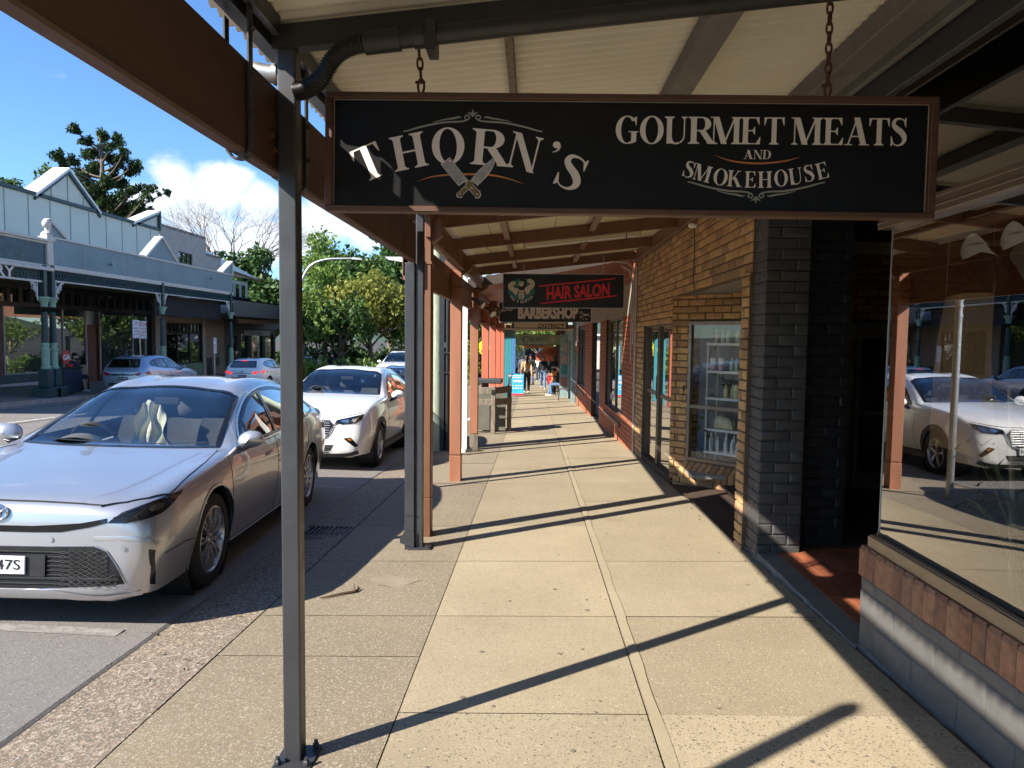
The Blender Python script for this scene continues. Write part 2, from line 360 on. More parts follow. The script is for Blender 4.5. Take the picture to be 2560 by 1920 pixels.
while y < 76:
    y1 = y+1.24; k += 1
    for i in range(3):
        off = (0, 0, .0)[i]; a, b = y+gp+off, y1-gp+off; hs = [(a, b)]
        if i == 0 and k % 2: hs = [(a, (a+b)/2-gp), ((a+b)/2+gp, b)]
        for a_, b_ in hs:
            dz = random.uniform(-.002, .002) if y < 12 else 0
            P = []; Yc = (a_+b_)/2
            for q in (0, 1):
                for Y in (a_, b_): P.append((xs[i+q]+(gp if q == 0 else -gp), Y, gz(xs[i+q], Y)+dz))
            (mb3 if i and Yc < 3.12 else mb if i else mb2).add([P[0], P[2], P[3], P[1]], [(0, 1, 2, 3)])
    y = y1
M_slab3 = aggregate('pebbly concrete', (.305, .25, .165), (.385, .32, .215), [(.11, .09, .07), (.42, .36, .25), (.17, .14, .10), (.30, .245, .16), (.10, .085, .07)], 72, .34, 130, .3)
struct('footpath_worn_slabs', mb3, M_slab3); struct('footpath', mb, M_slab); struct('footpath_edge', mb2, M_slab2)
mb = MB(); sheet(mb, [-1.72, 1.9], ys, -.012); struct('footpath_joint_bed', mb, M_gap)
mb = MB()      # uneven lip of mortar along the second joint
P = []
for i in range(240):
    Y = 1+i*.12; w_ = .052+.004*math.sin(i*.9)+random.uniform(-.003, .003)
    P.append([(.543+random.uniform(-.003, .003), Y, gz(.55, Y)+.006), (.543+w_, Y, gz(.6, Y)+.004)])
mb.grid(P); struct('footpath_mortar_strip', mb, M_mortar)
mb = MB(); P = []
for i in range(330):
    Y = -6+i*.2; P.append([(-2.26, Y, gz(-2.2, Y)-.012), (-1.96, Y, gz(-1.96, Y)-.003), (-1.722, Y, gz(-1.722, Y)-.001)])
mb.grid(P, rnd=.6); struct('pebble_gutter', mb, M_pebble)
mb = MB(); P = []
xr = [-15.74, -12, -9, -7, -5, -3.5, -2.6]
for i in range(480):
    Y = -9+i*.2; jx = -2.215+.008*math.sin(i*1.3)+random.uniform(-.010, .010)
    P.append([(x, Y, gz(x, Y)) for x in xr]+[(jx-.02, Y, gz(-2.2, Y)+.002), (jx, Y, gz(-2.2, Y)-.008)])
for Y in (92, 110, 180): P.append([(x, Y, gz(x, Y)) for x in xr]+[(-2.25, Y, gz(-2.2, Y)), (-2.22, Y, gz(-2.2, Y)-.02)])
mb.grid(P, rnd=.6); struct('road', mb, M_asph)
M_line = mat('road paint', (.7, .68, .62), .7, var=.15, wear=((.22, .2, .18), 22, .52))
M_lineW = mat('worn road paint', (.27, .255, .235), .8, var=.2, wear=((.2, .185, .17), 18, .47))
mb = MB()
for Y in (4.02, 8.95, 15.1): mb.grid([[(x, Y+q-.01*(x+2.4), gz(x, Y)+.005) for x in (-5.0, -4, -3, -2.42)] for q in (-.05, .05)])
struct('parking_bay_marking', mb, M_lineW)
mb = MB()
for k in range(-2, 9): sheet(mb, [-9.06, -8.94], [k*9+2, k*9+5], .005)
sheet(mb, [-15.2, -15.1], [6, 24], .005); sheet(mb, [-11.9, -11.82], [8, 24.5], .005)
struct('road_centre_marking', mb, M_line)
M_kerb = mat('kerb concrete', (.3, .27, .23), .85, var=.25, bmp=.3)
M_opp = mat('far footpath paving', (.2, .17, .14), .85, var=.25, vs_=2, bmp=.2)
mb = MB(); P = [[(-15.735, Y, gz(-15.74, Y)-.01), (-15.75, Y, gz(-15.75, Y)+.01), (-15.95, Y, gz(-15.95, Y)+.012)] for Y in ys]; mb.grid(P); struct('kerb', mb, M_kerb)
mb = MB(); sheet(mb, [-21, -19.9, -18, -16.2, -15.95], ys, .008); struct('footpath_opposite', mb, M_opp)
# far hills
mb = MB(); P = []
M_hill = mat('wooded hill', (.045, .075, .05), .9, var=.4, vs_=.05)
for j in range(4): P.append([(x, 420+j*70, -6+[0, 14, 26, 30][j]*(.7+.3*math.sin(x*.011+1)+.2*math.sin(x*.031))) for x in range(-700, 701, 25)])
mb.grid(P); struct('hill', mb, M_hill)
# small marks and litter on the paving
M_gum = mat('trodden gum', (.17, .14, .10), .9)
mb = MB()
for i in range(85):
    Y = 2.6+random.random()**1.6*15; X = random.uniform(-.9, 1.6); r_ = random.uniform(.006, .016)
    mb.add([(X+r_*math.cos(a)*random.uniform(.8, 1.1), Y+r_*1.1*math.sin(a), gz(X, Y)+.0035) for a in [q*math.pi/4 for q in range(8)]], [tuple(range(8))])
tag(mb.build('gum_spots', M_gum), 'small dark trodden gum spots scattered over the footpath', 'gum spots', kind='stuff')
M_patch = mat('patch concrete', (.24, .195, .14), .9, var=.2, bmp=.3)
mb = MB(); mb.add([(-1.0+.16*math.cos(a)*(1+.25*math.sin(3*a)), 5.05+.13*math.sin(a)*(1+.3*math.cos(2*a+1)), gz(-1, 5.05)+.006) for a in [q*math.pi/10 for q in range(20)]], [tuple(range(20))])
struct('footpath_patch', mb, M_patch)
M_bark = mat('dry stick', (.10, .055, .03), .9, var=.4)
mb = MB(); s_ = [(-1.42, 4.66), (-1.36, 4.70), (-1.29, 4.76), (-1.22, 4.80), (-1.20, 4.87)]
mb.tube([(x, y, gz(x, y)+.012) for x, y in s_], [.004, .007, .008, .009, .006], 6); mb.tube([(-1.22, 4.8, gz(-1.22, 4.8)+.012), (-1.26, 4.93, gz(-1.2, 4.9)+.02)], [.006, .003], 5)
one('stick', mb, M_bark, 'short bent dry stick lying on the pebbly footpath edge', 'stick', (-1.3, 4.75, gz(-1.3, 4.75)))
M_iron = mat('cast iron', (.03, .03, .03), .6, .3, bmp=.2)
mb = MB()
for i in range(9): mb.box(-2.14+i*.045, -2.12+i*.045, 6.35, 6.75, gz(-2, 6.5)-.02, gz(-2, 6.5)+.004)
for q in (6.34, 6.55, 6.76): mb.box(-2.16, -1.74, q-.012, q+.012, gz(-2, 6.5)-.02, gz(-2, 6.5)+.0055)
one('drain_grate', mb, M_iron, 'iron drain grate in the gutter beside the silver sedan', 'drain grate', (-1.95, 6.55, gz(-2, 6.5)))
M_leaf = mat('dry leaves', (.17, .11, .05), .9, var=.5)
mb = MB()
for i in range(260):
    a = random.random()
    X, Y = (random.uniform(-1.3, -.85), random.gauss(12.7, .25)) if a < .45 else (random.uniform(-2.25, -1.75), random.uniform(3, 14)) if a < .8 else (random.uniform(1.68, 1.79), random.uniform(2.5, 12))
    r_ = random.uniform(.008, .022); th = random.uniform(0, 6.28); dx, dy = r_*math.cos(th), r_*math.sin(th); z = gz(X, Y)+.006
    mb.quad((X-dx, Y-dy, z), (X+dy*.4, Y-dx*.4, z+.006), (X+dx, Y+dy, z+.003), (X-dy*.4, Y+dx*.4, z+.008))
tag(mb.build('leaf_litter', M_leaf), 'dry leaf litter along the gutter and around the posts', 'leaf litter', kind='stuff')

# ================================================================ our side: materials
M_steel = mat('dark grey paint', (.033, .0345, .038), .42, var=.2, vs_=3, wear=((.11, .105, .1), 90, .70), bmp=.12, bs=180, bdist=.001)
M_steelb = mat('black paint', (.028, .028, .03), .45, var=.2, bmp=.1, bs=150, bdist=.001)
M_purlin = mat('grey purlin paint', (.14, .13, .12), .6, var=.15)
M_beam = mat('weathered brown beam', (.072, .031, .016), .62, var=.35, vs_=2.2, stretch=(1, .25, 3), wear=((.05, .028, .018), 6, .58), bmp=.25, bs=30)
M_brown = mat('brown verandah paint', (.165, .073, .039), .5, var=.15, vs_=3, stretch=(3, 3, .4), bmp=.12, bs=60)
M_post = mat('brown post paint', (.30, .125, .068), .5, var=.14, vs_=3, stretch=(3, 3, .35), bmp=.15, bs=70, wear=((.42, .22, .13), 16, .71))
M_postO = mat('red oxide paint', (.50, .135, .072), .55, var=.1, vs_=3, stretch=(3, 3, .35), bmp=.15, bs=70)
M_rawwood = mat('bare weathered timber', (.2, .165, .125), .9, var=.4, vs_=6, stretch=(5, 5, .5), bmp=.5, bs=40, wear=((.06, .045, .035), 14, .56))
M_cream = mat('cream corrugated sheet', (.74, .70, .60), .5, var=.08, vs_=1.5, wear=((.44, .38, .28), 30, .67))
M_creamb = mat('cream ceiling board', (.62, .53, .36), .6, var=.06)
M_rust = mat('rusty steel', (.10, .05, .03), .7, .5, var=.4, vs_=40)
M_galv = mat('galvanised steel', (.46, .46, .45), .4, .8, var=.15, vs_=14)
M_white = mat('white paint', (.78, .77, .73), .5, var=.05)
M_alu = mat('bronze aluminium', (.23, .175, .125), .38, .55, var=.08)
M_alud = mat('dark bronze aluminium', (.09, .07, .052), .4, .5, var=.1)
M_glass = glass('shop window glass', (.93, .95, .92), 2.9, 1.5)
M_glass2 = glass('salon glass', (.92, .94, .92), .85, 1.5)
M_blackp = mat('black plastic', (.02, .02, .02), .45)
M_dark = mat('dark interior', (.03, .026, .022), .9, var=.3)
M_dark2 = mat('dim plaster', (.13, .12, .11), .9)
M_term = mat('terracotta tile', (.27, .085, .04), .5, var=.2, vs_=8, rnd=[(.2, .06, .03), (.33, .11, .05), (.26, .08, .04)])
YB = [(.52, .30, .115), (.39, .215, .09), (.60, .37, .15), (.46, .26, .105), (.27, .16, .085), (.56, .34, .15), (.49, .26, .13), (.34, .20, .10)]
M_ybrick = mat('ochre textured brick', (.4, .23, .1), .85, var=.28, vs_=28, rnd=YB, bmp=.8, bs=55, bdist=.006, stretch=(1, 1, 1.6))
M_ymortar = mat('dark raked mortar', (.10, .07, .045), .95, var=.25)
M_rbrick = mat('red wirecut brick', (.4, .13, .06), .8, var=.2, vs_=26, rnd=[(.42, .13, .055), (.34, .10, .045), (.46, .155, .07), (.37, .115, .05)], bmp=.4, bs=70)
M_rmortar = mat('brown mortar', (.06, .04, .03), .95)
M_gbrick = mat('charcoal painted brick', (.052, .05, .049), .6, var=.15, vs_=9, bmp=.35, bs=45, bdist=.005)
M_gbrick2 = mat('grey painted brick', (.105, .10, .094), .52, var=.16, vs_=7, bmp=.35, bs=45, wear=((.16, .15, .145), 60, .73), bdist=.005)
M_kbrick = mat('black painted brick', (.014, .014, .016), .5, bmp=.4, bs=40)
M_sillb = mat('brown sill brick', (.24, .105, .055), .75, var=.3, vs_=22, rnd=[(.28, .12, .06), (.2, .09, .05), (.33, .155, .08), (.24, .115, .065)], bmp=.5, bs=60, wear=((.06, .04, .03), 45, .62))

# ---------------------------------------------------------------- brickwork made of bricks
def bricks(mb, o, u, n, Lw, z0, z1, holes=(), bw=.23, bh=.076, gap=.011, proud=.011, rough=.004, inset=.007, jit=.0):
    o, u, n = Vector(o), Vector(u).normalized(), Vector(n).normalized(); ph = bh+gap; k = 0; z = z0
    while z < z1-.02:
        zt = min(z+bh, z1); off = (k % 2)*(bw+gap)/2; x = -off
        while x < Lw-.004:
            a, b = max(x, 0), min(x+bw, Lw); segs = [(a, b)]
            for h0, h1, hz0, hz1 in holes:
                if (z+zt)/2 > hz0 and (z+zt)/2 < hz1:
                    ns = []
                    for s0, s1 in segs:
                        if s1 <= h0 or s0 >= h1: ns.append((s0, s1)); continue
                        if s0 < h0: ns.append((s0, h0))
                        if s1 > h1: ns.append((h1, s1))
                    segs = ns
            for s0, s1 in segs:
                if s1-s0 < .012: continue
                rr = random.random(); i_ = min(inset, (s1-s0)*.3); pr = proud+random.uniform(-jit, jit)
                P = [o+u*s0+V(0, 0, z), o+u*s1+V(0, 0, z), o+u*s1+V(0, 0, zt), o+u*s0+V(0, 0, zt)]
                Q = [o+u*(s0+i_)+V(0, 0, z+i_), o+u*(s1-i_)+V(0, 0, z+i_), o+u*(s1-i_)+V(0, 0, zt-i_), o+u*(s0+i_)+V(0, 0, zt-i_)]
                Q = [q+n*(pr+random.uniform(-rough, rough)) for q in Q]; c_ = (Q[0]+Q[1]+Q[2]+Q[3])/4+n*rough*random.uniform(0, 1.2)
                m_ = [(P[i]*.3+Q[i]*.7)+n*(pr*.25) for i in range(4)]
                mb.add(P+m_+Q+[c_], [(i, (i+1) % 4, 4+(i+1) % 4, 4+i) for i in range(4)]+[(4+i, 4+(i+1) % 4, 8+(i+1) % 4, 8+i) for i in range(4)]+[(8+i, 8+(i+1) % 4, 12) for i in range(4)], 0, rr)
            x += bw+gap
        z += ph; k += 1
def panels(mb, o, u, n, Lw, z0, z1, holes=(), thick=.1, mi=0):
    """a wall slab with rectangular openings; its face lies on o/u, its body behind (-n)"""
    o, u, n = Vector(o), Vector(u).normalized(), Vector(n).normalized()
    us = sorted(set([0, Lw]+[min(max(h[i], 0), Lw) for h in holes for i in (0, 1)]))
    for a, b in zip(us, us[1:]):
        if b-a < 1e-4: continue
        segs = [(z0, z1)]
        for h0, h1, a0, a1 in holes:
            if h0 < (a+b)/2 < h1:
                ns = []
                for s0, s1 in segs:
                    if s1 <= a0 or s0 >= a1: ns.append((s0, s1)); continue
                    if s0 < a0: ns.append((s0, a0))
                    if s1 > a1: ns.append((a1, s1))
                segs = ns
        for s0, s1 in segs:
            P = [o+u*a, o+u*b, o+u*b-n*thick, o+u*a-n*thick]
            mb.hexa([p+V(0, 0, s0) for p in P]+[p+V(0, 0, s1) for p in P], mi)
def brickwall(parent, o, u, n, Lw, z0, z1, holes, mb_, mm, name='brick_wall', thick=.1, **k):
    a = MB(); bricks(a, o, u, n, Lw, z0, z1, holes, **k); a.build(name, mb_, parent, recalc=False)
    b = MB(); panels(b, Vector(o)+Vector(n)*.001, u, n, Lw, z0, z1, holes, thick); b.build('mortar_bed', mm, parent)
def frame_rect(mb, o, u, n, u0, u1, z0, z1, w=.05, d=.05, mull=(), trans=(), mi=0):
    o, u, n = Vector(o), Vector(u).normalized(), Vector(n).normalized()
    def bar(a, b, c_, e, dd=d):
        P = [o+u*a+n*dd/2, o+u*b+n*dd/2, o+u*b-n*dd/2, o+u*a-n*dd/2]; mb.hexa([p+V(0, 0, c_) for p in P]+[p+V(0, 0, e) for p in P], mi)
    bar(u0, u0+w, z0, z1); bar(u1-w, u1, z0, z1); bar(u0+w, u1-w, z0, z0+w); bar(u0+w, u1-w, z1-w, z1)
    for x in mull: bar(x-w/2, x+w/2, z0+w, z1-w, d*.9)
    for z in trans: bar(u0+w, u1-w, z-w/2, z+w/2, d*.8)
def pane(parent, o, u, n, u0, u1, z0, z1, m_, name='window_pane', t_=.004):
    o, u, n = Vector(o), Vector(u).normalized(), Vector(n).normalized()
    return MB().add([o+u*u0+V(0, 0, z0), o+u*u1+V(0, 0, z0), o+u*u1+V(0, 0, z1), o+u*u0+V(0, 0, z1)], [(0, 1, 2, 3)]).build(name, m_, parent)
# ================================================================ verandah over the near footpath
def zr1(X): return 2.655+.103*(X+1)          # underside of rafters
va = thing('steel_verandah', 'dark grey steel verandah with cream corrugated roof and deep brown beam over the footpath', 'verandah', (-.95, 2.7, gz(-.95, 2.7)))
def corrugated(x0, x1, y0, y1, zf, pitch=.076, amp=.013, nx=2, t_=.0):
    P = []; n = int((y1-y0)/pitch*8)
    for i in range(n+1):
        Y = y0+(y1-y0)*i/n; w = amp*math.sin(2*math.pi*Y/pitch)
        P.append([(x0+(x1-x0)*j/(nx-1), Y, zf(x0+(x1-x0)*j/(nx-1))+w) for j in range(nx)])
    return MB().grid(P)
o = corrugated(-1.16, 2.62, -3.2, 2.745, lambda X: zr1(X)+.118); o.v += []; o.build('roof_sheeting', M_cream, va, smooth=True, recalc=False)
corrugated(-1.16, 2.62, 2.70, 6.27, lambda X: zr1(X)+.130).build('roof_sheeting', M_cream, va, smooth=True, recalc=False)
mb = MB().box(-1.045, -.985, -3.0, 2.80, 2.208, 2.525); mb.build('street_beam', M_beam, va, bevel=.008)
mb = MB().box(-1.045, -.985, 2.803, 5.93, 2.205, 2.52); mb.build('street_beam', M_beam, va, bevel=.008)
mb = MB(); mb.box(-1.055, -1.00, -3.2, 6.28, 2.672, 2.682); mb.box(-1.055, -1.045, -3.2, 6.28, 2.682, 2.76); mb.box(-1.012, -1.0, -3.2, 6.28, 2.682, 2.75); mb.build('gutter', M_steel, va)
mb = MB(); mb.box(-.985, -.955, -3.2, 2.69, 2.70, 2.768); mb.box(-.985, -.955, 2.78, 6.2, 2.70, 2.768); mb.build('edge_purlin', M_steel, va)
def post(x0, x1, y0, y1, z1, m_, parent, name='post', bevel=.006, z0=None, seg=1):
    z0 = gz((x0+x1)/2, y0)-.02 if z0 is None else z0
    return MB().box(x0, x1, y0, y1, z0, z1).build(name, m_, parent, bevel=bevel, seg=seg)
p_ = post(-.975, -.905, 2.70, 2.77, 2.66, M_steel, va, seg=2)
zb = gz(-.94, 2.7)
mb = MB().box(-1.005, -.855, 2.655, 2.815, zb-.01, zb+.010)
for x, y in ((-.99, 2.675), (-.875, 2.675), (-.99, 2.80), (-.875, 2.80)): mb.lathe([(.014, 0), (.014, .014), (.008, .02), (.008, .03)], (x, y, zb+.012), 6)
mb.build('base_plate', M_steel, p_)
p_ = post(-.995, -.93, 5.97, 6.04, 2.78, M_steel, va, seg=2)
zb = gz(-.96, 6)
mb = MB().box(-1.05, -.86, 5.93, 6.10, zb-.01, zb+.02); mb.lathe([(.012, 0), (.012, .02)], (-.885, 5.95, zb+.02), 6); mb.build('base_plate', M_steel, p_)
p_ = post(-1.083, -1.0, 5.95, 6.06, 2.205, M_steel, va, seg=2)
mb = MB().prism([(-1.083, .16), (-1.0, .16), (-1.0, .02), (-1.12, .06), (-1.12, .10)], lambda u, v, w: V(u, 5.945-w, zb+v), .006); mb.build('base_bracket', M_steel, p_); MB().box(-1.085, -.998, 5.944, 5.949, zb+.30, zb+.312).build('post_joint', M_steel, p_)
MB().box(-.79, .0, 0, 0, 0, 0) if False else None
for Y in (-1.0, 2.735, 4.4, 6.12):      # rafters
    MB().beam((-1.0, Y, zr1(-1)+.045), (1.62, Y, zr1(1.62)+.045), .06, .09).build('rafter', M_steel, va, bevel=.003)
for x0, x1, ya, yb, m_ in ((.68, .80, -1, 6.2, M_purlin), (1.47, 1.66, -3, 6.25, M_purlin), (-.135, -.10, 2.77, 4.37, M_rawwood)):
    z = zr1(x0)
    mb = MB().beam(((x0+x1)/2, ya, z+.075), ((x0+x1)/2, yb, z+.075), x1-x0, .09 if x1-x0 > .05 else .06)
    if x1-x0 > .15: mb.box(x0-.004, x0+.03, ya, yb, z+.01, z+.035); mb.box(x1-.02, x1+.012, ya, yb, z-.02, z+.03)
    mb.build('purlin', m_, va, bevel=.003)
mb = MB(); z = zr1(1.68); mb.box(1.68, 1.72, -3, 6.25, z-.16, z+.10); mb.box(1.72, 2.08, -3, 6.25, z+.06, z+.10); mb.box(2.06, 2.11, -3, 6.2, z-.02, z+.06); mb.build('wall_beam', M_steel, va, bevel=.003)
for Y in (2.43, 3.03):      # U straps round the street beam
    mb = MB(); w = .036
    pth = [(-.978, 2.74), (-.978, 2.25), (-.981, 2.215), (-.995, 2.196), (-1.015, 2.192), (-1.035, 2.196), (-1.05, 2.215), (-1.053, 2.25), (-1.053, 2.66)]
    for (xa, za), (xb, zb_) in zip(pth, pth[1:]):
        d = Vector((xb-xa, zb_-za)).normalized(); nx, nz_ = d.y*.006, -d.x*.006
        e = .0015; mb.hexa([(xa-d.x*e, Y, za-d.y*e), (xb+d.x*e, Y, zb_+d.y*e), (xb+nx*-1, Y, zb_-nz_), (xa-nx, Y, za-nz_), (xa, Y+w, za), (xb, Y+w, zb_), (xb-nx, Y+w, zb_-nz_), (xa-nx, Y+w, za-nz_)])
    for z in (2.62, 2.47, 2.33): mb.lathe([(.011, 0), (.011, .009), (.006, .012), (.006, .018)], (-.976, Y+w/2, z), 6, 'x')
    mb.build('hanger_strap', M_steel, va)
for y, z in ((2.66, 2.33), (2.69, 2.285), (2.83, 2.33), (2.86, 2.285)): MB().lathe([(.02, 0), (.02, .004), (.012, .004), (.012, .016)], (-.985, y, z), 8, 'x').build('beam_bolt', M_rust, va)
# drain pipe with its ribbed hose
pp = [(-.62, 2.655), (-.2, 2.7), (.6, 2.785), (1.5, 2.88)]
mb = MB().tube([(x, 2.645, z) for x, z in pp], .034, 12); mb.tube([(-.63, 2.645, 2.654), (-.50, 2.645, 2.668)], .042, 12); mb.tube([(-.45, 2.645, 2.673), (-.41, 2.645, 2.677)], .040, 12)
mb.box(-.40, -.365, 2.60, 2.70, 2.615, 2.722); dp = mb.build('drain_pipe', M_blackp, va, smooth=40)
mb = MB(); hp = []; rr = []
ctl = [V(-.90, 2.70, 2.50), V(-.86, 2.69, 2.505), V(-.80, 2.67, 2.535), V(-.75, 2.655, 2.60), V(-.69, 2.647, 2.64), V(-.60, 2.645, 2.657)]
hp = cr_pts(ctl, 36); rr = [.031+.004*(1 if i % 4 < 2 else -1)*.8 for i in range(len(hp))]
mb.tube(hp, rr, 14); mb.build('ribbed_hose', M_blackp, dp, smooth=30)
mb = MB().tube([(-1.13, 2.735, 2.60), (-1.0, 2.735, 2.575), (-.972, 2.735, 2.57)], .033, 14); mb.lathe([(.04, 0), (.04, .02)], (-.998, 2.735, 2.575), 14, 'x'); mb.build('overflow_pipe', M_galv, va, smooth=40)
# ---------------------------------------------------------------- brown timber verandah of the hair salon
def zr2(X): return 2.645+.112*(X+.93)
vb = thing('timber_verandah', 'brown timber verandah with rafters and corbelled posts in front of the ochre brick salon', 'verandah', (-1.0, 9.5, gz(-1, 9.5)))
for i, Y in enumerate((6.40, 9.47, 12.95)):
    xc = -1.0-.0125*(Y-6.4); zb = gz(xc, Y)
    stump = (.30 if i == 2 else 0.0)
    mb = MB().box(xc-.075, xc+.075, Y, Y+.15, zb+stump+(.36 if i < 2 else 0), 2.47)
    if i == 0: mb.box(xc-.075, xc+.075, Y, Y+.15, zb-.02, zb+.36)
    p_ = mb.build('post', M_brown if i == 0 else M_post, vb, bevel=.008)
    if i == 1: MB().hexa([(xc-.079, Y-.004, zb-.02), (xc+.079, Y-.004, zb-.02), (xc+.079, Y+.154, zb-.02), (xc-.079, Y+.154, zb-.02), (xc-.079, Y-.004, zb+.352), (xc+.079, Y-.004, zb+.352), (xc+.079, Y+.154, zb+.352), (xc-.079, Y+.154, zb+.352)]).build('post_foot', M_post, p_, bevel=.007)
    if i == 2:
        m_ = MB()
        for j in range(5): m_.box(xc-.074+j*.03, xc-.074+j*.03+.028, Y+.004+random.uniform(0, .006), Y+.146, zb-.03, zb+.30+random.uniform(-.01, .004))
        m_.build('bare_stump', M_rawwood, p_)
    MB().box(xc-.083, xc+.083, Y-.008, Y+.158, 2.235, 2.262).build('collar', M_brown, p_, bevel=.004)
    # corbel with a curved foot
    pr = [(-1.19, 2.62), (-.84, 2.66), (-.83, 2.50), (-.90, 2.44), (-.98, 2.40), (-1.06, 2.345), (-1.12, 2.325), (-1.19, 2.325)]
    MB().prism(pr, lambda u, v, w: V(u+.0, Y+.02+w, v-.0), .09).build('corbel', M_brown, vb, bevel=.005)
    if i < 3: MB().box(-1.17, -1.09, Y-.10, Y-.02, 2.12, 2.36).build('beam_cleat', M_brown, vb, bevel=.004)
for a, b in ((6.30, 9.52), (9.525, 12.75)):
    MB().box(-1.155-.01, -1.115, a, b, 2.085, 2.50).build('street_beam', M_brown, vb, bevel=.004)
for a, b in ((6.35, 9.4), (9.41, 12.7)): MB().box(-.975, -.925, a, b, 2.47, 2.70).build('edge_beam', M_brown, vb, bevel=.004)
MB().box(1.70, 1.745, 6.28, 12.42, zr2(1.72)-.045, zr2(1.72)+.12).build('wall_plate', M_brown, vb, bevel=.003)
for Y in (7.0, 8.72, 10.5, 12.22): MB().beam((-1.02, Y, zr2(-1.02)+.07), (1.70, Y, zr2(1.70)+.07), .045, .14).build('rafter', M_brown, vb, bevel=.003)
for a, b in ((6.30, 6.97), (7.03, 8.69), (8.75, 10.47), (10.53, 12.19)):
    for X in (-.33, .68): MB().box(X-.035, X+.035, a, b, zr2(X)+.05, zr2(X)+.10).build('noggin', M_brown, vb, bevel=.003)
corrugated(-1.20, 1.80, 6.05, 12.5, lambda X: zr2(X)+.175).build('roof_sheeting', M_cream, vb, smooth=True, recalc=False)
mb = MB()
for i in range(7): mb.box(-.9+i*.38, -.9+i*.38+.372, 6.31, 12.3, 0, 0.008); 
mb.v = [(x, y, z+zr2(x)+.146) for x, y, z in mb.v]; mb.build('ceiling_board', M_creamb, vb)
MB().box(-1.24, -1.17, 6.3, 12.6, 2.66, 2.80).build('gutter', M_brown, vb, bevel=.004)
mb = MB(); zd = gz(-1.19, 12.3)
mb.box(-1.235, -1.145, 12.26, 12.33, zd+.07, 2.67); mb.tube([(-1.19, 12.295, zd+.12), (-1.19, 12.22, zd+.03)], .04, 10); mb.tube([(-1.15, 12.29, zd+.62), (-1.09, 12.29, zd+.62)], .025, 8)
mb.build('downpipe', M_white, vb)
mb = MB().tube([(-.62, 8.75, 2.84), (-.6, 8.9, 2.76), (-.62, 9.2, 2.74), (-.57, 10.45, 2.77)], .006, 6); mb.tube([(1.12, 8.75, 2.93), (1.12, 8.9, 2.80), (1.13, 9.1, 2.78), (1.2, 9.3, 2.93)], .006, 6)
mb.build('electric_cable', M_blackp, vb)
# fluorescent batten
fl = thing('fluorescent_batten', 'cream twin fluorescent batten light fixed to the salon rafters', 'light fitting', (.58, 9.1, 2.9))
a, b = V(-.15, 9.0, zr2(-.15)+.03), V(1.32, 9.0, zr2(1.32)+.03)
MB().beam(a, b, .13, .05).build('housing', M_creamb, fl, bevel=.006)
d = (b-a).normalized()
MB().tube([a+d*.06+V(0, -.03, -.045), b-d*.06+V(0, -.03, -.045)], .014, 10).build('tube', M_white, fl, smooth=40)
for q in (a+d*.02, b-d*.02): MB().obox(q+V(0, -.03, -.04), (.03, .05, .07)).build('end_cap', M_creamb, fl)

# ---------------------------------------------------------------- red verandah
def zr3(X): return 2.50+.19*(X+1.12)
vc = thing('red_verandah', 'red oxide verandah with boarded red soffit in front of the red brick barber', 'verandah', (-1.1, 19, gz(-1.1, 19)))
for i, Y in enumerate((16.4, 19.4, 22.3, 25.0)):
    zb = gz(-1.115, Y); xc = -1.115
    p_ = MB().box(xc-.08, xc+.08, Y, Y+.15, zb+.36, 2.36).build('post', M_postO, vc, bevel=.008)
    MB().box(xc-.086, xc+.086, Y-.006, Y+.156, zb+.03, zb+.352).build('post_foot', M_postO, p_, bevel=.008)
    MB().box(xc-.05, xc+.05, Y+.03, Y+.12, zb-.02, zb+.03).build('post_shoe', M_rust, p_)
    MB().box(xc-.09, xc+.09, Y-.01, Y+.16, 1.93, 1.955).build('collar', M_brown, p_)
    MB().prism([(-.95, 2.42), (-.86, 2.42), (-.86, 2.3), (-1.0, 2.06), (-1.03, 2.06), (-1.03, 2.42)], lambda u, v, w: V(u, Y+.03+w, v), .09).build('bracket', M_brown, vc, bevel=.004)
MB().box(-1.16, -1.09, 12.8, 25.4, 2.30, 2.49).build('street_beam', M_brown, vc, bevel=.004)
MB().box(-1.25, -1.18, 12.8, 25.4, 1.90, 2.30).build('valance_board', M_brown, vc, bevel=.004)
mb = MB(); Y = 12.80
while Y < 25.4:
    mb.hexa([(x, y, zr3(x)+z) for z in (0, .018) for x, y in ((-1.2, Y), (1.74, Y), (1.74, Y+.132), (-1.2, Y+.132))]); Y += .145
M_rsoff = mat('red soffit boards', (.25, .072, .042), .55, var=.12, rnd=[(.27, .075, .045), (.21, .06, .035), (.30, .085, .05)])
mb.build('soffit_boards', M_rsoff, vc)
M_rsoffgap = mat('soffit shadow lining', (.10, .07, .055), .8)
mb = MB().hexa([(x, y, zr3(x)+z) for z in (.022, .03) for x, y in ((-1.22, 12.78), (1.74, 12.78), (1.74, 25.5), (-1.22, 25.5))]); mb.build('soffit_lining', M_rsoffgap, vc)
mb = MB().hexa([(x, y, zr3(x)+z) for z in (-.04, .13) for x, y in ((-1.24, 12.74), (1.70, 12.74), (1.70, 12.78), (-1.24, 12.78))]); mb.build('barge_board', mat('dark barge paint', (.055, .04, .03), .6), vc)
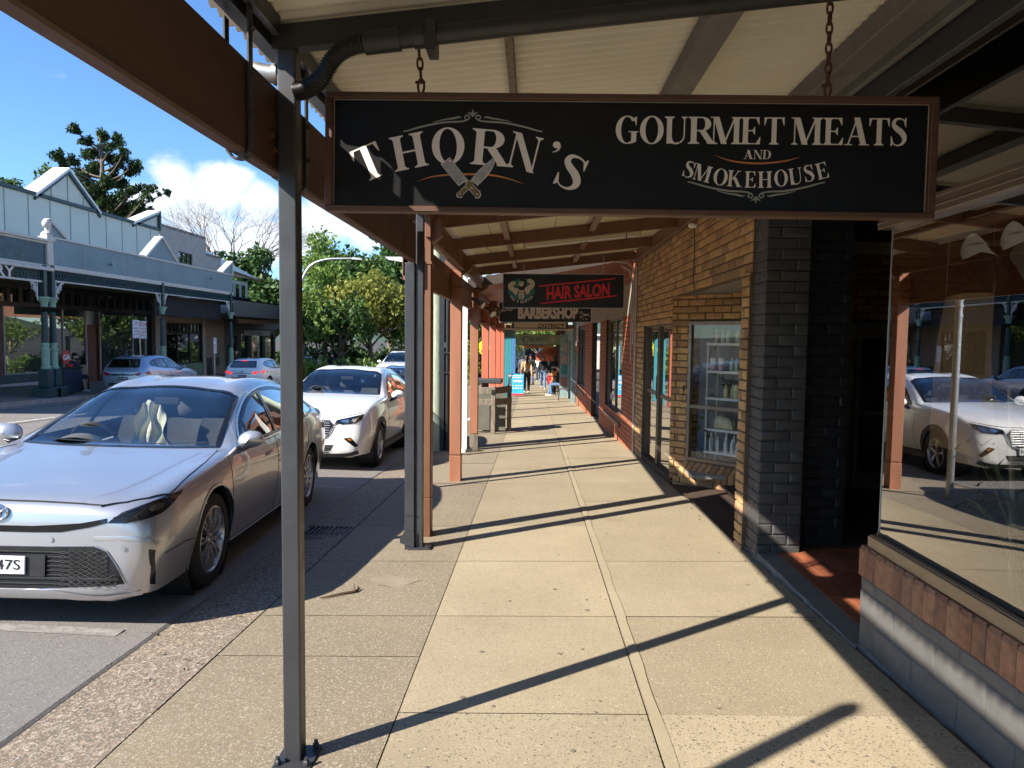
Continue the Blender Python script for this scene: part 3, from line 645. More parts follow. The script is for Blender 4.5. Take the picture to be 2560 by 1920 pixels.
# floodlights on the red verandah
M_bronze = mat('old bronze lamp', (.2, .17, .11), .4, .6)
for i, (x, y, z, ax) in enumerate(((-.98, 12.62, 2.20, V(.75, -.45, -.5)), (-.80, 13.0, 2.06, V(.6, -.7, -.55)))):
    ax = ax.normalized(); rot = ax.to_track_quat('Z', 'Y').to_matrix()
    t_ = thing('floodlight', ('bronze flood lamp on bracket nearest the brown salon post', 'second bronze flood lamp on a bracket with pale lens, beside the red soffit')[i], 'lamp', (x, y, z), 'floodlights under the red soffit')
    MB().lathe([(.03, -.16), (.036, -.02), (.05, 0), (.072, .10), (.075, .12), (.068, .12), (.03, .04)], (x, y, z), 16, rot=rot).build('lamp_housing', M_bronze, t_, smooth=40)
    MB().lathe([(.066, .10), (.0661, .104)], (x, y, z), 16, rot=rot).build('lens', M_white, t_)
    MB().tube([(x, y, z), (x-.06, y+.1, z+.08), (-1.1, y+.2, z+.16)], .012, 8).build('arm', M_bronze, t_)

# ---------------------------------------------------------------- far verandah with teal and blue posts
vd = thing('blue_verandah', 'cream ceilinged verandah with teal and blue posts beyond the red one', 'verandah', (-1.1, 33, gz(-1.1, 33)))
M_teal = mat('teal post paint', (.05, .26, .29), .45, var=.1); M_blue = mat('blue post paint', (.07, .2, .42), .45, var=.1); M_tealp = mat('pale teal trim', (.32, .46, .45), .5)
for i, Y in enumerate((26.6, 28.4, 30.2, 32.2, 34.4, 36.8, 39.4, 42)):
    zb = gz(-1.12, Y); MB().box(-1.19, -1.06, Y, Y+.12, zb, 1.98).build('post', M_teal if i < 5 else M_blue, vd, bevel=.01)
MB().box(-1.2, -1.1, 25.6, 43.5, 1.62, 1.98).build('street_beam', mat('dark green beam', (.02, .04, .045), .5), vd)
MB().box(-1.25, 1.45, 25.58, 25.68, 1.93, 2.05).build('end_beam', M_brown, vd)
MB().box(-1.25, 1.45, 25.70, 25.82, 1.86, 1.93).build('end_beam', M_creamb, vd)
mb = MB()
for k in range(12): mb.box(-1.25, 1.5, 25.75+k*1.5, 25.75+k*1.5+1.485, 2.06, 2.075)
mb.build('ceiling_board', M_creamb, vd)
mb = MB(); [mb.box(-1.2, 1.48, 26.4+k*1.5, 26.46+k*1.5, 1.98, 2.06) for k in range(11)]; mb.build('ceiling_batten', M_creamb, vd)
# ---------------------------------------------------------------- poles on the kerb
up_ = thing('utility_pole', 'pale green weathered timber power pole with black cable duct behind the brown post', 'pole', (-1.80, 13.0, gz(-1.8, 13)))
M_pole = mat('lichened pole timber', (.40, .45, .33), .9, var=.25, vs_=9, stretch=(6, 6, .5), bmp=.4, wear=((.2, .17, .11), 18, .60))
zb = gz(-1.8, 13); MB().tube([(-1.80, 13, zb-.05), (-1.80, 13, 2.5), (-1.80, 13, 9.5)], [.17, .155, .12], 20).build('shaft', M_pole, up_, smooth=40)
mb = MB().tube([(-1.57, 12.93, zb-.02), (-1.57, 12.93, 3.2)], .052, 14); mb.box(-1.70, -1.62, 12.86, 12.92, zb, 3.2)
for k in range(8): mb.box(-1.71, -1.505, 12.855, 12.95, zb+.35+k*.36, zb+.375+k*.36) if k in (3, 4) else mb.lathe([(.008, 0), (.008, .01)], (-1.66, 12.855, zb+.3+k*.33), 6, 'y')
mb.build('cable_duct', M_blackp, up_, smooth=40)
MB().box(-1.62, -1.60, 12.875, 12.88, zb+1.9, zb+1.99).build('sticker', M_white, up_)
t_ = thing('steel_pole', 'slim galvanised steel pole behind the grey verandah post', 'pole', (-1.42, 8.9, gz(-1.42, 8.9)))
zb = gz(-1.42, 8.9); MB().tube([(-1.42, 8.9, zb-.02), (-1.42, 8.9, 2.6)], .042, 16).build('shaft', M_galv, t_, smooth=40)
mb = MB(); [mb.lathe([(.05, 0), (.05, .03)], (-1.42, 8.9, z), 16) for z in (1.15, 1.9, 2.02, 2.1)]; mb.build('collar', M_galv, t_, smooth=40)
t_ = thing('sign_pole', 'parking sign pole at the kerb in front of the silver sedan', 'pole', (-2.02, .63, gz(-2.02, .63)))
zb = gz(-2.02, .63); MB().tube([(-2.02, .63, zb-.02), (-2.02, .63, 2.62), (-2.02, .63, 2.86)], .05, 16).build('shaft', M_galv, t_, smooth=40)
MB().lathe([(.05, 0), (.052, .03), (.03, .07), (.001, .08)], (-2.02, .63, 2.86), 16).build('cap', M_galv, t_, smooth=40)
# ================================================================ butcher's shop (near right)
Xf = 1.83
bs = thing('butcher_shop', 'butcher shopfront with grey painted brick base, brown brick sill and big frameless cornered window', 'shop building', (1.9, 3.9, gz(1.8, 3.9)))
zb = -.16
a = MB(); bricks(a, (Xf, -1.2, 0), (0, 1, 0), (-1, 0, 0), 5.10, -.235, .30, bw=.36, bh=.152, gap=.005, proud=.006, rough=.005, inset=.012)
a.build('base_brickwork', M_gbrick2, bs, recalc=False, smooth=35)
MB().box(Xf+.001, Xf+.22, -1.2, 3.895, -.3, .295).build('base_wall', M_gbrick2, bs)
a = MB(); bricks(a, (Xf+.225, 3.897, 0), (-1, 0, 0), (0, 1, 0), .22, -.235, .30, bw=.22, bh=.150, gap=.007, proud=.012); a.build('base_brickwork', M_gbrick2, bs, recalc=False, smooth=35)
mb = MB(); y = 3.915     # brick on edge sill course
while y > -1.2:
    w = .082+random.uniform(-.003, .003); zt = .472+random.uniform(-.004, .003); x0 = Xf-.016+random.uniform(-.003, .003); e = .012
    rr = random.random(); z0 = .303
    P = [(x0+e, y-w, z0), (x0+.2, y-w, z0), (x0+.2, y, z0), (x0+e, y, z0)]
    mb.add([(x0, y-w+e, z0+e), (x0, y-e, z0+e), (x0, y-e, zt-e*1.6), (x0, y-w+e, zt-e*1.6), (x0+e*1.3, y-w+e*.5, zt), (x0+e*1.3, y-e*.5, zt), (x0+.2, y, zt), (x0+.2, y-w, zt), (x0+e, y-w, z0), (x0+e, y, z0), (x0+e, y-w, zt-e), (x0+e, y, zt-e), (x0+.2, y-w, z0), (x0+.2, y, z0)],
           [(0, 1, 2, 3), (3, 2, 5, 4), (4, 5, 6, 7), (1, 9, 11, 2), (0, 3, 10, 8), (0, 8, 9, 1), (2, 11, 5), (3, 4, 10), (9, 13, 6, 5, 11), (8, 10, 4, 7, 12)], 0, rr)
    y -= w+.009
mb.build('sill_bricks', M_sillb, bs, recalc=False, smooth=30)
MB().box(Xf-.004, Xf+.2, -1.2, 3.90, .296, .460).build('sill_mortar', mat('sill mortar', (.09, .06, .045), .9, bmp=.3), bs)
mb = MB(); mb.box(Xf+.01, Xf+.115, -1.2, 3.875, .473, .535); mb.box(Xf+.018, Xf+.05, -1.2, 3.868, .535, .542)
mb.build('window_sill_frame', mat('tan aluminium', (.30, .215, .13), .4, .35, var=.06), bs, bevel=.003)
MB().box(Xf+.055, Xf+.112, -1.2, 3.872, .536, .556).build('window_channel', M_blackp, bs)
Xg = Xf+.062
mb = MB(); mb.add([(Xg, -1.2, .55), (Xg, 3.86, .55), (Xg, 3.86, 2.20), (Xg, -1.2, 2.20)], [(0, 1, 2, 3)])
gp_ = mb.build('window_pane', M_glass, bs)
MB().add([(Xg+.004, 3.86, .55), (2.9, 3.86, .55), (2.9, 3.86, 2.20), (Xg+.004, 3.86, 2.20)], [(0, 1, 2, 3)]).build('window_pane', M_glass2, bs)
MB().box(Xg-.003, Xg+.005, 3.855, 3.863, .55, 2.20).build('glass_edge', mat('green glass edge', (.30, .34, .30), .15), bs)
mb = MB(); mb.box(Xf+.0, Xf+.11, -1.2, 3.90, 2.185, 2.27); mb.box(Xf-.006, Xf+.0, -1.2, 3.9, 2.21, 2.222); mb.box(Xf-.006, Xf, -1.2, 3.9, 2.25, 2.272); mb.box(Xf+.11, 3.2, 3.80, 3.9, 2.185, 2.27)
mb.build('window_head_frame', mat('brown head frame', (.155, .12, .088), .38, .4, var=.08), bs, bevel=.003)
mb = MB().add([(Xg, -1.2, 2.27), (Xg, 3.86, 2.27), (Xg, 3.86, 2.85), (Xg, -1.2, 2.85)], [(0, 1, 2, 3)]); mb.build('transom_pane', glass('dark transom glass', (.16, .16, .15), 1.3, 1.6), bs)
MB().box(Xg-.01, Xg+.03, -1.2, 3.88, 2.85, 2.98).build('transom_head', M_alud, bs)
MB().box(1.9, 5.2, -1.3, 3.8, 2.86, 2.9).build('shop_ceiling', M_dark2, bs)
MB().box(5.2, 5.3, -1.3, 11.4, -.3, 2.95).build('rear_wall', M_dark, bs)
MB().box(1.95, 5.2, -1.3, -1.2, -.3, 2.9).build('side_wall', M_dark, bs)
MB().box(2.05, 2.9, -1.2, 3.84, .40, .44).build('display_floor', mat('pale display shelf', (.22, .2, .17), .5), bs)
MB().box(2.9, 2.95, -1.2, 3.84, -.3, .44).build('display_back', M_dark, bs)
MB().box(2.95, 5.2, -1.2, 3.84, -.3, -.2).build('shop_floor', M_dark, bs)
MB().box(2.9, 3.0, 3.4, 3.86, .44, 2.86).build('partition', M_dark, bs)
MB().box(Xg+.05, Xg+.09, -1.0, 3.7, 2.10, 2.135).build('hanging_rail', mat('rail timber', (.16, .07, .035), .5), bs)
# entry recess
zt = gz(1.83, 4.8)+.035
mb = MB(); nx = 0
x = 1.97
while x < 4.9:
    y = 3.905; k = 0
    while y < 5.80:
        mb.box(x, x+.135, y, min(y+.255, 5.82), zt-.05, zt+random.uniform(-.001, .001)); y += .262
    x += .142
mb.build('entry_tiles', M_term, bs)
MB().box(1.955, 5.0, 3.90, 5.83, zt-.08, zt-.005).build('tile_grout', mat('grout', (.23, .16, .11), .9), bs)
mb = MB(); P = []
for i in range(20):
    y = 3.90+i*.101; P.append([(1.81+random.uniform(-.012, .008), y, gz(1.8, y)-.01), (1.815+random.uniform(-.008, .006), y, zt-.004), (1.955, y, zt-.002)])
mb.grid(P); mb.build('entry_kerb', mat('entry kerb concrete', (.17, .155, .13), .9, var=.25, bmp=.5), bs)
MB().box(2.2, 5.0, 5.83, 8.2, zt-.02, zt+.012).build('entry_mat', mat('brown carpet mat', (.035, .018, .011), .95, var=.3, bmp=.5, bs=150), bs)
# charcoal pillar
pl = MB()
bricks(pl, (1.815, 5.655, 0), (0, 1, 0), (-1, 0, 0), .30, -.21, 2.9, bw=.23, bh=.078, gap=.006, proud=.008, rough=.006, inset=.011)
bricks(pl, (1.805, 5.65, 0), (1, 0, 0), (0, -1, 0), .345, -.21, 2.9, bw=.235, bh=.078, gap=.006, proud=.008, rough=.007, inset=.011)
pil = MB().box(1.816, 2.15, 5.652, 5.99, -.25, 2.95).build('pillar', M_gbrick, bs); pl.build('pillar_brickwork', M_gbrick, pil, recalc=False, smooth=35)
pl = MB(); bricks(pl, (2.15, 5.86, 0), (1, 0, 0), (0, -1, 0), .42, -.2, 2.75, bw=.23, bh=.077, gap=.007, proud=.008, rough=.004, inset=.009)
pil = MB().box(2.15, 2.575, 5.862, 6.04, -.25, 2.95).build('dark_pier', M_kbrick, bs); pl.build('pier_brickwork', M_kbrick, pil, recalc=False, smooth=35)
# inner wall with the far glass door
brickwall(bs, (2.575, 8.2, 0), (1, 0, 0), (0, -1, 0), 2.6, -.25, 2.56, [(.0, 2.6, -.3, 1.80)], M_ybrick, M_ymortar, 'inner_brickwork')
MB().box(2.575, 5.2, 8.13, 8.3, 2.56, 2.70).build('inner_beam', M_creamb, bs); MB().box(2.575, 5.2, 8.1, 8.3, 2.70, 3.0).build('inner_lintel', mat('dark inner lintel', (.06, .04, .03), .6), bs)
dr = MB(); tan = mat('champagne aluminium', (.36, .29, .19), .4, .4)
frame_rect(dr, (2.575, 8.16, 0), (1, 0, 0), (0, -1, 0), .0, 2.5, zt+.0, 1.80, .05, .06, mull=(1.03, 1.10), trans=(.78,))
dr.box(2.62, 3.62, 8.12, 8.17, zt+.01, zt+.20); dr.box(3.7, 5.0, 8.12, 8.17, zt+.01, zt+.20); dr.box(2.6, 5.0, 8.12, 8.17, 1.62, 1.75)
dd = dr.build('entry_door', tan, bs, bevel=.003)
MB().add([(2.6, 8.17, zt), (5.0, 8.17, zt), (5.0, 8.17, 1.75), (2.6, 8.17, 1.75)], [(0, 1, 2, 3)]).build('door_glass', M_glass2, dd)
mb = MB().box(3.56, 3.60, 8.085, 8.12, zt+.04, zt+.17); mb.lathe([(.018, 0), (.018, .02)], (3.58, 8.08, zt+.10), 10, 'y'); mb.build('door_lock', M_alu, dd)
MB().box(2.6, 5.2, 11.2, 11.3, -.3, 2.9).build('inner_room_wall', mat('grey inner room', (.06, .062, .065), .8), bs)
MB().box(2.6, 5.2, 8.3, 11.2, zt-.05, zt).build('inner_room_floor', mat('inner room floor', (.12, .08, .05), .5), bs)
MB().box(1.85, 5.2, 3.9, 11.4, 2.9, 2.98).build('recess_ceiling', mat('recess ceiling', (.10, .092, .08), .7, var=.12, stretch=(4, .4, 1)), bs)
# things in and behind the butcher's window
t_ = thing('display_stand', 'slatted timber stand holding pale bottles behind the far glass door', 'stand', (3.55, 8.75, zt))
mb = MB(); W_ = mat('pale stand timber', (.34, .22, .12), .6)
for k in range(9): mb.box(3.35+k*.055, 3.365+k*.055, 8.7, 8.71, zt+.35, zt+.78)
MB().box(3.34, 3.84, 8.68, 8.98, zt+.33, zt+.35).build('shelf', W_, t_); mb.build('slats', W_, t_)
for x in (3.37, 3.81):
    for y in (8.7, 8.96): MB().box(x-.012, x+.012, y-.012, y+.012, zt, zt+.35).build('leg', W_, t_)
def bottle(x, y, z, h, r, m_, label, group, capm=None, kind='bottle'):
    t_ = thing(kind, label, 'bottle' if kind == 'bottle' else 'jar', (x, y, z), group)
    if kind == 'bottle':
        MB().lathe([(r*.96, 0), (r, .006), (r, h*.62), (r*.9, h*.70), (r*.42, h*.76), (r*.42, h*.80)], (x, y, z), 14).build('body', m_, t_, smooth=40)
        MB().lathe([(r*.5, h*.79), (r*.5, h*.9), (r*.3, h*.92), (r*.28, h)], (x, y, z), 12).build('cap', capm or m_, t_, smooth=40)
    else:
        MB().lathe([(r*.7, 0), (r*.95, h*.12), (r, h*.55)], (x, y, z), 18).build('body', m_, t_, smooth=40)
        MB().lathe([(r*1.02, h*.55), (r*1.02, h*.98), (r*.98, h)], (x, y, z), 18).build('lid', capm or m_, t_, smooth=40)
    return t_
M_bw = mat('white bottle', (.84, .84, .82), .3, var=.04); M_bp = mat('pink bottle', (.55, .40, .38), .35, var=.05); M_bg = mat('sage bottle', (.48, .52, .42), .35, var=.05); M_by = mat('cream jar', (.66, .60, .40), .35, var=.05)
for i in range(4): bottle(3.42+i*.1, 8.83, zt+.352, .2+.03*(i % 2), .03, M_bw, 'pale bottle on the slatted stand behind the far glass door', 'bottles on the slatted stand')
# caps hanging from the rail
M_capk = mat('black cap cloth', (.012, .012, .013), .85, bmp=.2, bs=200); M_capw = mat('white cap cloth', (.55, .53, .49), .85, bmp=.2, bs=200); M_capg = mat('grey mesh cap', (.25, .235, .21), .85, bmp=.3, bs=200)
def cap_thing(x, y, z, label, mc, mbm, ms, yaw):
    t_ = thing('cap', label, 'cap', (x, y, z+.2), 'caps hanging in the window'); rot = Matrix.Rotation(yaw, 3, 'Z') @ Matrix.Rotation(R(-62), 3, 'X')
    P = []                                # crown: dome
    for i in range(9):
        ph = i/8*math.pi/2; P.append([V(x, y, z)+rot @ V(.088*math.cos(ph)*math.cos(th)*(.98), .105*math.cos(ph)*math.sin(th), .125*math.sin(ph)+.01*math.sin(5*th)*math.cos(ph)) for th in [k*math.pi/12 for k in range(25)]])
    MB().grid(P).build('crown', mc, t_, smooth=True)
    P = [[V(x, y, z)+rot @ V((.085+.0*q)*s*(1-.15*q), -.07-.10*q*math.sqrt(max(0, 1-(s*.93)**2))-.02*(1-abs(s)), -.004-.02*s*s-.018*q) for s in [k/8-1 for k in range(17)]] for q in (0, .33, .66, 1)]
    MB().grid(P).build('peak', mbm, t_, smooth=True)
    P = [[V(x, y, z)+rot @ V(.075*s, -.10+.0*q, .015+.075*q-.02*s*s) for s in [k/6-1 for k in range(13)]] for q in (0, .5, 1)]
    P = [[p+rot @ V(0, -.006-.0*0, 0) for p in r] for r in P]
    MB().grid(P).build('front_panel', mbm, t_, smooth=True)
    m2 = MB(); text(m2, "THORN'S", V(x, y, z)+rot @ V(0, -.135, -.022), rot @ V(1, 0, 0), rot @ V(0, .35, -.94) * -1, height=.014, bold=.01, w=.004)
    m2.build('lettering', M_blackp, t_)
    MB().tube([V(x, y, z)+rot @ V(0, .1, .01), V(x+.01, y+.01, z+.13), V(x, y, z+.27)], .008, 6).build('strap', ms, t_)
cap_thing(2.05, 3.30, 1.92, 'black mesh cap with white front hanging in the butcher window', M_capk, M_capw, M_capk, R(-70))
cap_thing(2.05, 3.02, 1.93, 'grey and white cap hanging in the butcher window nearest the frame edge', M_capg, M_capw, M_capw, R(-75))
t_ = thing('apron', 'tan leather apron hanging on two cords inside the butcher window', 'apron', (2.12, 3.55, 1.9))
P = []
for i in range(13):
    q = i/12; z = 1.83-q*.78; P.append([(2.10+.015*math.sin(3*s+q*4)+.02*q, 3.52-s*(.19+.10*q)+.05*q, z-.015*s*s) for s in [k/8-1 for k in range(17)]])
MB().grid(P).build('leather', mat('tan leather', (.20, .115, .04), .6, var=.2), t_, smooth=True)
mb = MB(); mb.tube([(2.10, 3.71, 1.82), (2.1, 3.70, 2.11)], .003, 5); mb.tube([(2.10, 3.33, 1.82), (2.1, 3.36, 2.11)], .003, 5); mb.build('cord', M_alu, t_)
# spotlight inside the window
t_ = thing('spotlight', 'small black spotlight with bright reflector above the hanging black cap', 'lamp', (2.25, 3.25, 2.1))
rot = V(-.35, -.55, -.6).to_track_quat('Z', 'Y').to_matrix()
MB().lathe([(.03, -.12), (.04, -.03), (.05, .05), (.045, .05), (.02, -.02)], (2.25, 3.3, 2.05), 16, rot=rot).build('lamp_housing', M_blackp, t_, smooth=40)
MB().lathe([(.001, .0), (.022, .004)], (2.25, 3.3, 2.05), 12, rot=rot).build('lit_bulb', emit('lit bulb', (1, .9, .72), 60), t_)
MB().lathe([(.002, .0), (.03, .02), (.044, .048)], (2.25, 3.3, 2.05), 16, rot=rot).build('reflector', mat('chrome reflector', (.9, .9, .9), .12, 1, var=0), t_, smooth=40)
MB().tube([(2.25, 3.3, 2.1), (2.25, 3.3, 2.3)], .012, 8).build('stem', M_blackp, t_)
# poster
t_ = thing('poster', 'dark green festival poster behind the glass at the right edge', 'poster', (2.0, 2.72, 1.5))
MB().box(1.985, 1.99, 2.30, 2.82, 1.05, 1.80).build('sheet', mat('poster green', (.025, .05, .03), .6, var=.5, vs_=6), t_)
mb = MB()
for i, (s_, h_) in enumerate((('READERS', .045), ('WRITERS', .045), ('FESTIVAL', .07))): text(mb, s_, (1.984, 2.60, 1.62-i*.075-(.02 if i == 2 else 0)), (0, -1, 0), (0, 0, 1), height=h_, width=.36, bold=.01)
text(mb, 'BELLINGEN', (1.984, 2.66, 1.38), (0, -1, 0), (0, 0, 1), height=.02); mb.build('lettering', M_white, t_)
MB().box(1.982, 1.985, 2.72, 2.79, 1.70, 1.76).build('emblem', mat('poster orange', (.5, .12, .03), .6), t_)
# reeds and strappy plants in the window
M_reed = foliage('reed leaves', (.05, .085, .03), (.10, .14, .05), .3); M_cane = mat('pale cane', (.38, .31, .18), .6)
def strappy(x, y, z, n, h, sp, label, canes=1, group=None, m_=None, wd=.012):
    t_ = thing('strap_leaf_plant', label, 'plant', (x, y, z), group); mb = MB()
    for i in range(n):
        a = random.uniform(0, 6.28); hh = h*random.uniform(.45, 1); s_ = sp*random.uniform(.3, 1); w = wd*random.uniform(.6, 1.2); P = []
        z0 = z+random.uniform(0, .25)*h
        for k in range(7):
            q = k/6; c_ = V(x+math.cos(a)*s_*q, y+math.sin(a)*s_*q, z0+hh*(q-.45*q*q*s_/sp*1.3)); ww = w*(1-q**2)+.0008
            P.append([c_+V(-math.sin(a), math.cos(a), 0)*ww, c_-V(-math.sin(a), math.cos(a), 0)*ww])
        mb.grid(P)
    mb.build('leaves', m_ or M_reed, t_, smooth=True)
    mb = MB()
    for i in range(canes):
        dx, dy = random.uniform(-.06, .06), random.uniform(-.12, .12); mb.tube([(x+dx, y+dy, z), (x+dx*1.5+.01, y+dy*1.3, z+h*.5), (x+dx*2, y+dy*1.5, z+h*.95)], [.013, .011, .008], 7)
    mb.build('cane', M_cane, t_, smooth=40)
    return t_
strappy(2.15, 3.08, .44, 46, 1.0, .5, 'strappy leafed cane plant inside the butcher window, farther from the window frame', 3)
strappy(2.2, 2.72, .44, 60, 1.15, .6, 'strappy leafed cane plant inside the butcher window, nearer the poster', 4)
t_ = thing('broad_leaf_plant', 'dark broad leafed plant trailing below the hanging caps', 'plant', (2.1, 2.75, 1.6)); mb = MB()
for i in range(16):
    c_ = V(2.07+random.uniform(-.05, .1), 2.85-i*.035, 1.86-i*.03+random.uniform(-.1, .1)); a = random.uniform(-1, 1); d = V(.2*math.sin(a), -math.cos(a), random.uniform(-.5, .1)).normalized(); sd = d.cross(V(1, .2, .3)).normalized(); P = []
    for k in range(6):
        q = k/5; w = .032*math.sin(math.pi*(.08+.9*q)); P.append([c_+d*q*.15+sd*w-V(0, 0, .04*q*q), c_+d*q*.15-sd*w-V(0, 0, .04*q*q)])
    mb.grid(P)
mb.build('leaves', foliage('dark leaf', (.02, .06, .02), (.04, .1, .03), .2), t_, smooth=True); MB().tube([(2.1, 2.9, 1.9), (2.08, 2.6, 1.65), (2.12, 2.3, 1.4)], .006, 6).build('stem', M_reed, t_)
t_ = thing('downlight', 'round recessed downlight glowing in the dark ceiling above the butcher window', 'light fitting', (2.35, 3.62, 2.86))
MB().lathe([(.055, 0), (.07, 0), (.07, -.008), (.055, -.008)], (2.4, 3.55, 2.858), 24).build('rim', M_creamb, t_); MB().lathe([(.001, -.003), (.054, -.003)], (2.4, 3.55, 2.858), 24).build('diffuser', emit('warm lamp', (1, .75, .42), 45), t_)

# ================================================================ hair salon building (ochre brick)
sb = thing('salon_building', 'ochre textured brick hair salon with recessed angled window and bronze sliding door', 'shop building', (1.9, 9, gz(1.8, 9)))
Xs = 1.80
brickwall(sb, (Xs, 5.96, 0), (0, 1, 0), (-1, 0, 0), 6.50, -.55, 3.15, [(.03, 3.34, -1, 2.15), (3.34, 5.70, -.40, 1.835)], M_ybrick, M_ymortar, thick=.12, rough=.006, proud=.013)
brickwall(sb, (1.78, 5.958, 0), (0, 1, 0), (-1, 0, 0), .19, -.22, 2.15, [], M_ybrick, M_ymortar, 'pier_brickwork', thick=.05, bw=.19, rough=.006, proud=.013)
MB().box(1.83, 1.99, 5.99, 6.15, -.25, 2.3).build('near_pier', M_ymortar, sb)
brickwall(sb, (1.80, 12.46, 0), (0, 1, 0), (-1, 0, 0), .02, -.5, 3.15, [], M_ybrick, M_ymortar, 'corner_brickwork', bw=.02)
A, B = V(1.90, 9.24, 0), V(2.52, 8.60, 0); u = (B-A).normalized(); n = V(-u.y, u.x, 0) if V(-u.y, u.x, 0).y < 0 else V(u.y, -u.x, 0)
Lw = (B-A).length
brickwall(sb, A, u, n, Lw+.1, -.33, 2.16, [(.13, Lw+.2, .045, 1.82)], M_ybrick, M_ymortar, 'angled_brickwork', rough=.006, proud=.013)
brickwall(sb, (1.80, 9.30, 0), V(.13, -.07, 0), V(-.5, -1, 0), .13, -.33, 2.16, [], M_ybrick, M_ymortar, 'pier_brickwork', bw=.13)
mb = MB(); x = .10       # sloping brick-on-edge sill
while x < Lw+.05:
    o_ = A+u*x; w = .078; q = [o_+n*.13, o_+u*w+n*.13, o_+u*w-n*.02, o_-n*.02]
    mb.hexa([p+V(0, 0, z) for p, z in zip(q, (-.17, -.17, -.06, -.06))]+[p+V(0, 0, z) for p, z in zip(q, (-.065, -.065, .045, .045))]); x += w+.01
mb.build('sill_bricks', M_ybrick, sb, bevel=.006)
brickwall(sb, A+n*.105, u, n, Lw+.05, -.33, -.165, [], M_ybrick, M_ymortar, 'sill_base_brickwork')
mb = MB(); frame_rect(mb, A, u, n, .13, Lw+.08, .045, 1.82, .045, .06, trans=(.74,)); wf = mb.build('window_frame', M_alu, sb, bevel=.003)
pane(wf, A, u, n, .15, Lw+.06, .06, 1.80, M_glass2)
mb = MB(); o_ = V(1.865, 9.32, 0); frame_rect(mb, o_, (0, 1, 0), (-1, 0, 0), 0, 2.34, gz(1.85, 10)-.04, 1.835, .06, .07, mull=(1.12, 1.22)); 
for yy in (.06, 1.22): mb.box(1.85, 1.88, 9.32+yy, 9.32+yy+1.05, .74, .80)
df = mb.build('sliding_door', M_alud, sb, bevel=.003)
pane(df, o_, (0, 1, 0), (-1, 0, 0), .05, 2.3, -.38, 1.80, M_glass2, 'door_glass')
MB().box(1.825, 1.85, 10.55, 10.60, .70, 1.05).build('door_handle', M_blackp, df, bevel=.006)
mb = MB(); P = []
for y in (5.99, 7, 8, 8.7, 9.3): P.append([(x, y, gz(1.8, y)+.02+.03*(x-1.8)) for x in (1.80, 2.0, 2.6)])
mb.grid(P); P = [[(1.805, y, gz(1.8, y)+.085) , (1.95, y, gz(1.8, y)+.09)] for y in (9.25, 10, 11, 12.0)]; mb.grid(P); P = [[(1.80, y, gz(1.8, y)), (1.805, y, gz(1.8, y)+.085)] for y in (9.25, 10, 11, 12.0)]; mb.grid(P)
mb.build('threshold', aggregate('dark terrazzo', (.05, .03, .02), (.07, .045, .03), [(.12, .08, .05), (.03, .02, .015), (.2, .15, .1)], 70, .4, None, .2), sb)
MB().box(1.805, 2.7, 6.0, 9.3, 2.155, 2.175).build('soffit_lining', mat('grey soffit boards', (.20, .19, .165), .7, var=.25, stretch=(9, 1, 1)), sb)
MB().box(2.575, 2.64, 6.0, 8.64, -.3, 2.9).build('recess_wall', M_ybrick, sb)
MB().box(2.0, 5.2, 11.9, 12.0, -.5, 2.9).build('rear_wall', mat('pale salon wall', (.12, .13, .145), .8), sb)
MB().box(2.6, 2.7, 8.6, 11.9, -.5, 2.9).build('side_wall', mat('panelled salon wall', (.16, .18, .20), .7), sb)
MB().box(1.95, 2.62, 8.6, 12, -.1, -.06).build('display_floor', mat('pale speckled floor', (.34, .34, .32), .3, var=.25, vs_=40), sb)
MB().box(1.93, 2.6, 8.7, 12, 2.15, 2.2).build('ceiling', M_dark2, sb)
brickwall(sb, (2.06, 9.42, 0), V(.5, .12, 0), V(.2, -1, 0), .13, -.1, 1.82, [], M_ybrick, M_ymortar, 'inner_brickwork', bw=.13)
# product shelf inside the salon window: ladder rack, bottles, jars, bag
def wp(s, d, z): return A+u*s-n*d+V(0, 0, z)
zS = [.17, .46, .86, 1.20, 1.55]
t_ = thing('display_rack', 'white four tier wire rack of hair products inside the salon window', 'rack', wp(.55, .28, -.06))
mb = MB()
for s in (.30, .98):
    for d in (.16, .40): mb.beam(wp(s, d, -.06), wp(s, d, 1.56 if s < .5 else 1.62), .018, .018)
mb.build('upright', M_white, t_)
for z in zS: MB().hexa([wp(.29, .14, z-.03), wp(.99, .14, z-.03), wp(.99, .42, z-.03), wp(.29, .42, z-.03), wp(.29, .14, z), wp(.99, .14, z), wp(.99, .42, z), wp(.29, .42, z)]).build('shelf', M_white, t_)
def prod(lst, z, m_, label, grp, kind='bottle', cm=None):
    for s, d, h, r in lst: q = wp(s, d, z); bottle(q.x, q.y, q.z+.001, h, r, m_, label, grp, cm, kind)
prod([(.36, .2, .24, .026), (.46, .19, .20, .022), (.52, .30, .26, .024), (.57, .2, .19, .026), (.66, .2, .18, .026), (.74, .19, .17, .026), (.80, .3, .22, .026), (.62, .32, .22, .024), (.88, .2, .2, .026), (.70, .34, .2, .022)], zS[0], M_bw, 'white pump bottle on the lowest shelf of the salon rack', 'white bottles on the lowest salon shelf')
prod([(.78, .22, .17, .026)], zS[1], M_bp, 'single mauve bottle beside the cream pouch on the salon rack', None)
prod([(.55, .2, .17, .028), (.60, .27, .17, .028)], zS[2], M_by, 'cream bottle beside the jar stacks on the middle salon shelf', 'cream bottles on the middle salon shelf')
prod([(.70, .2, .085, .042), (.81, .2, .085, .042)], zS[2], M_by, 'cream jar at the bottom of a pair on the middle salon shelf', 'lower cream jars', 'jar'); prod([(.70, .2, .085, .042), (.81, .2, .085, .042)], zS[2]+.087, M_by, 'cream jar on top of another on the middle salon shelf', 'upper cream jars', 'jar')
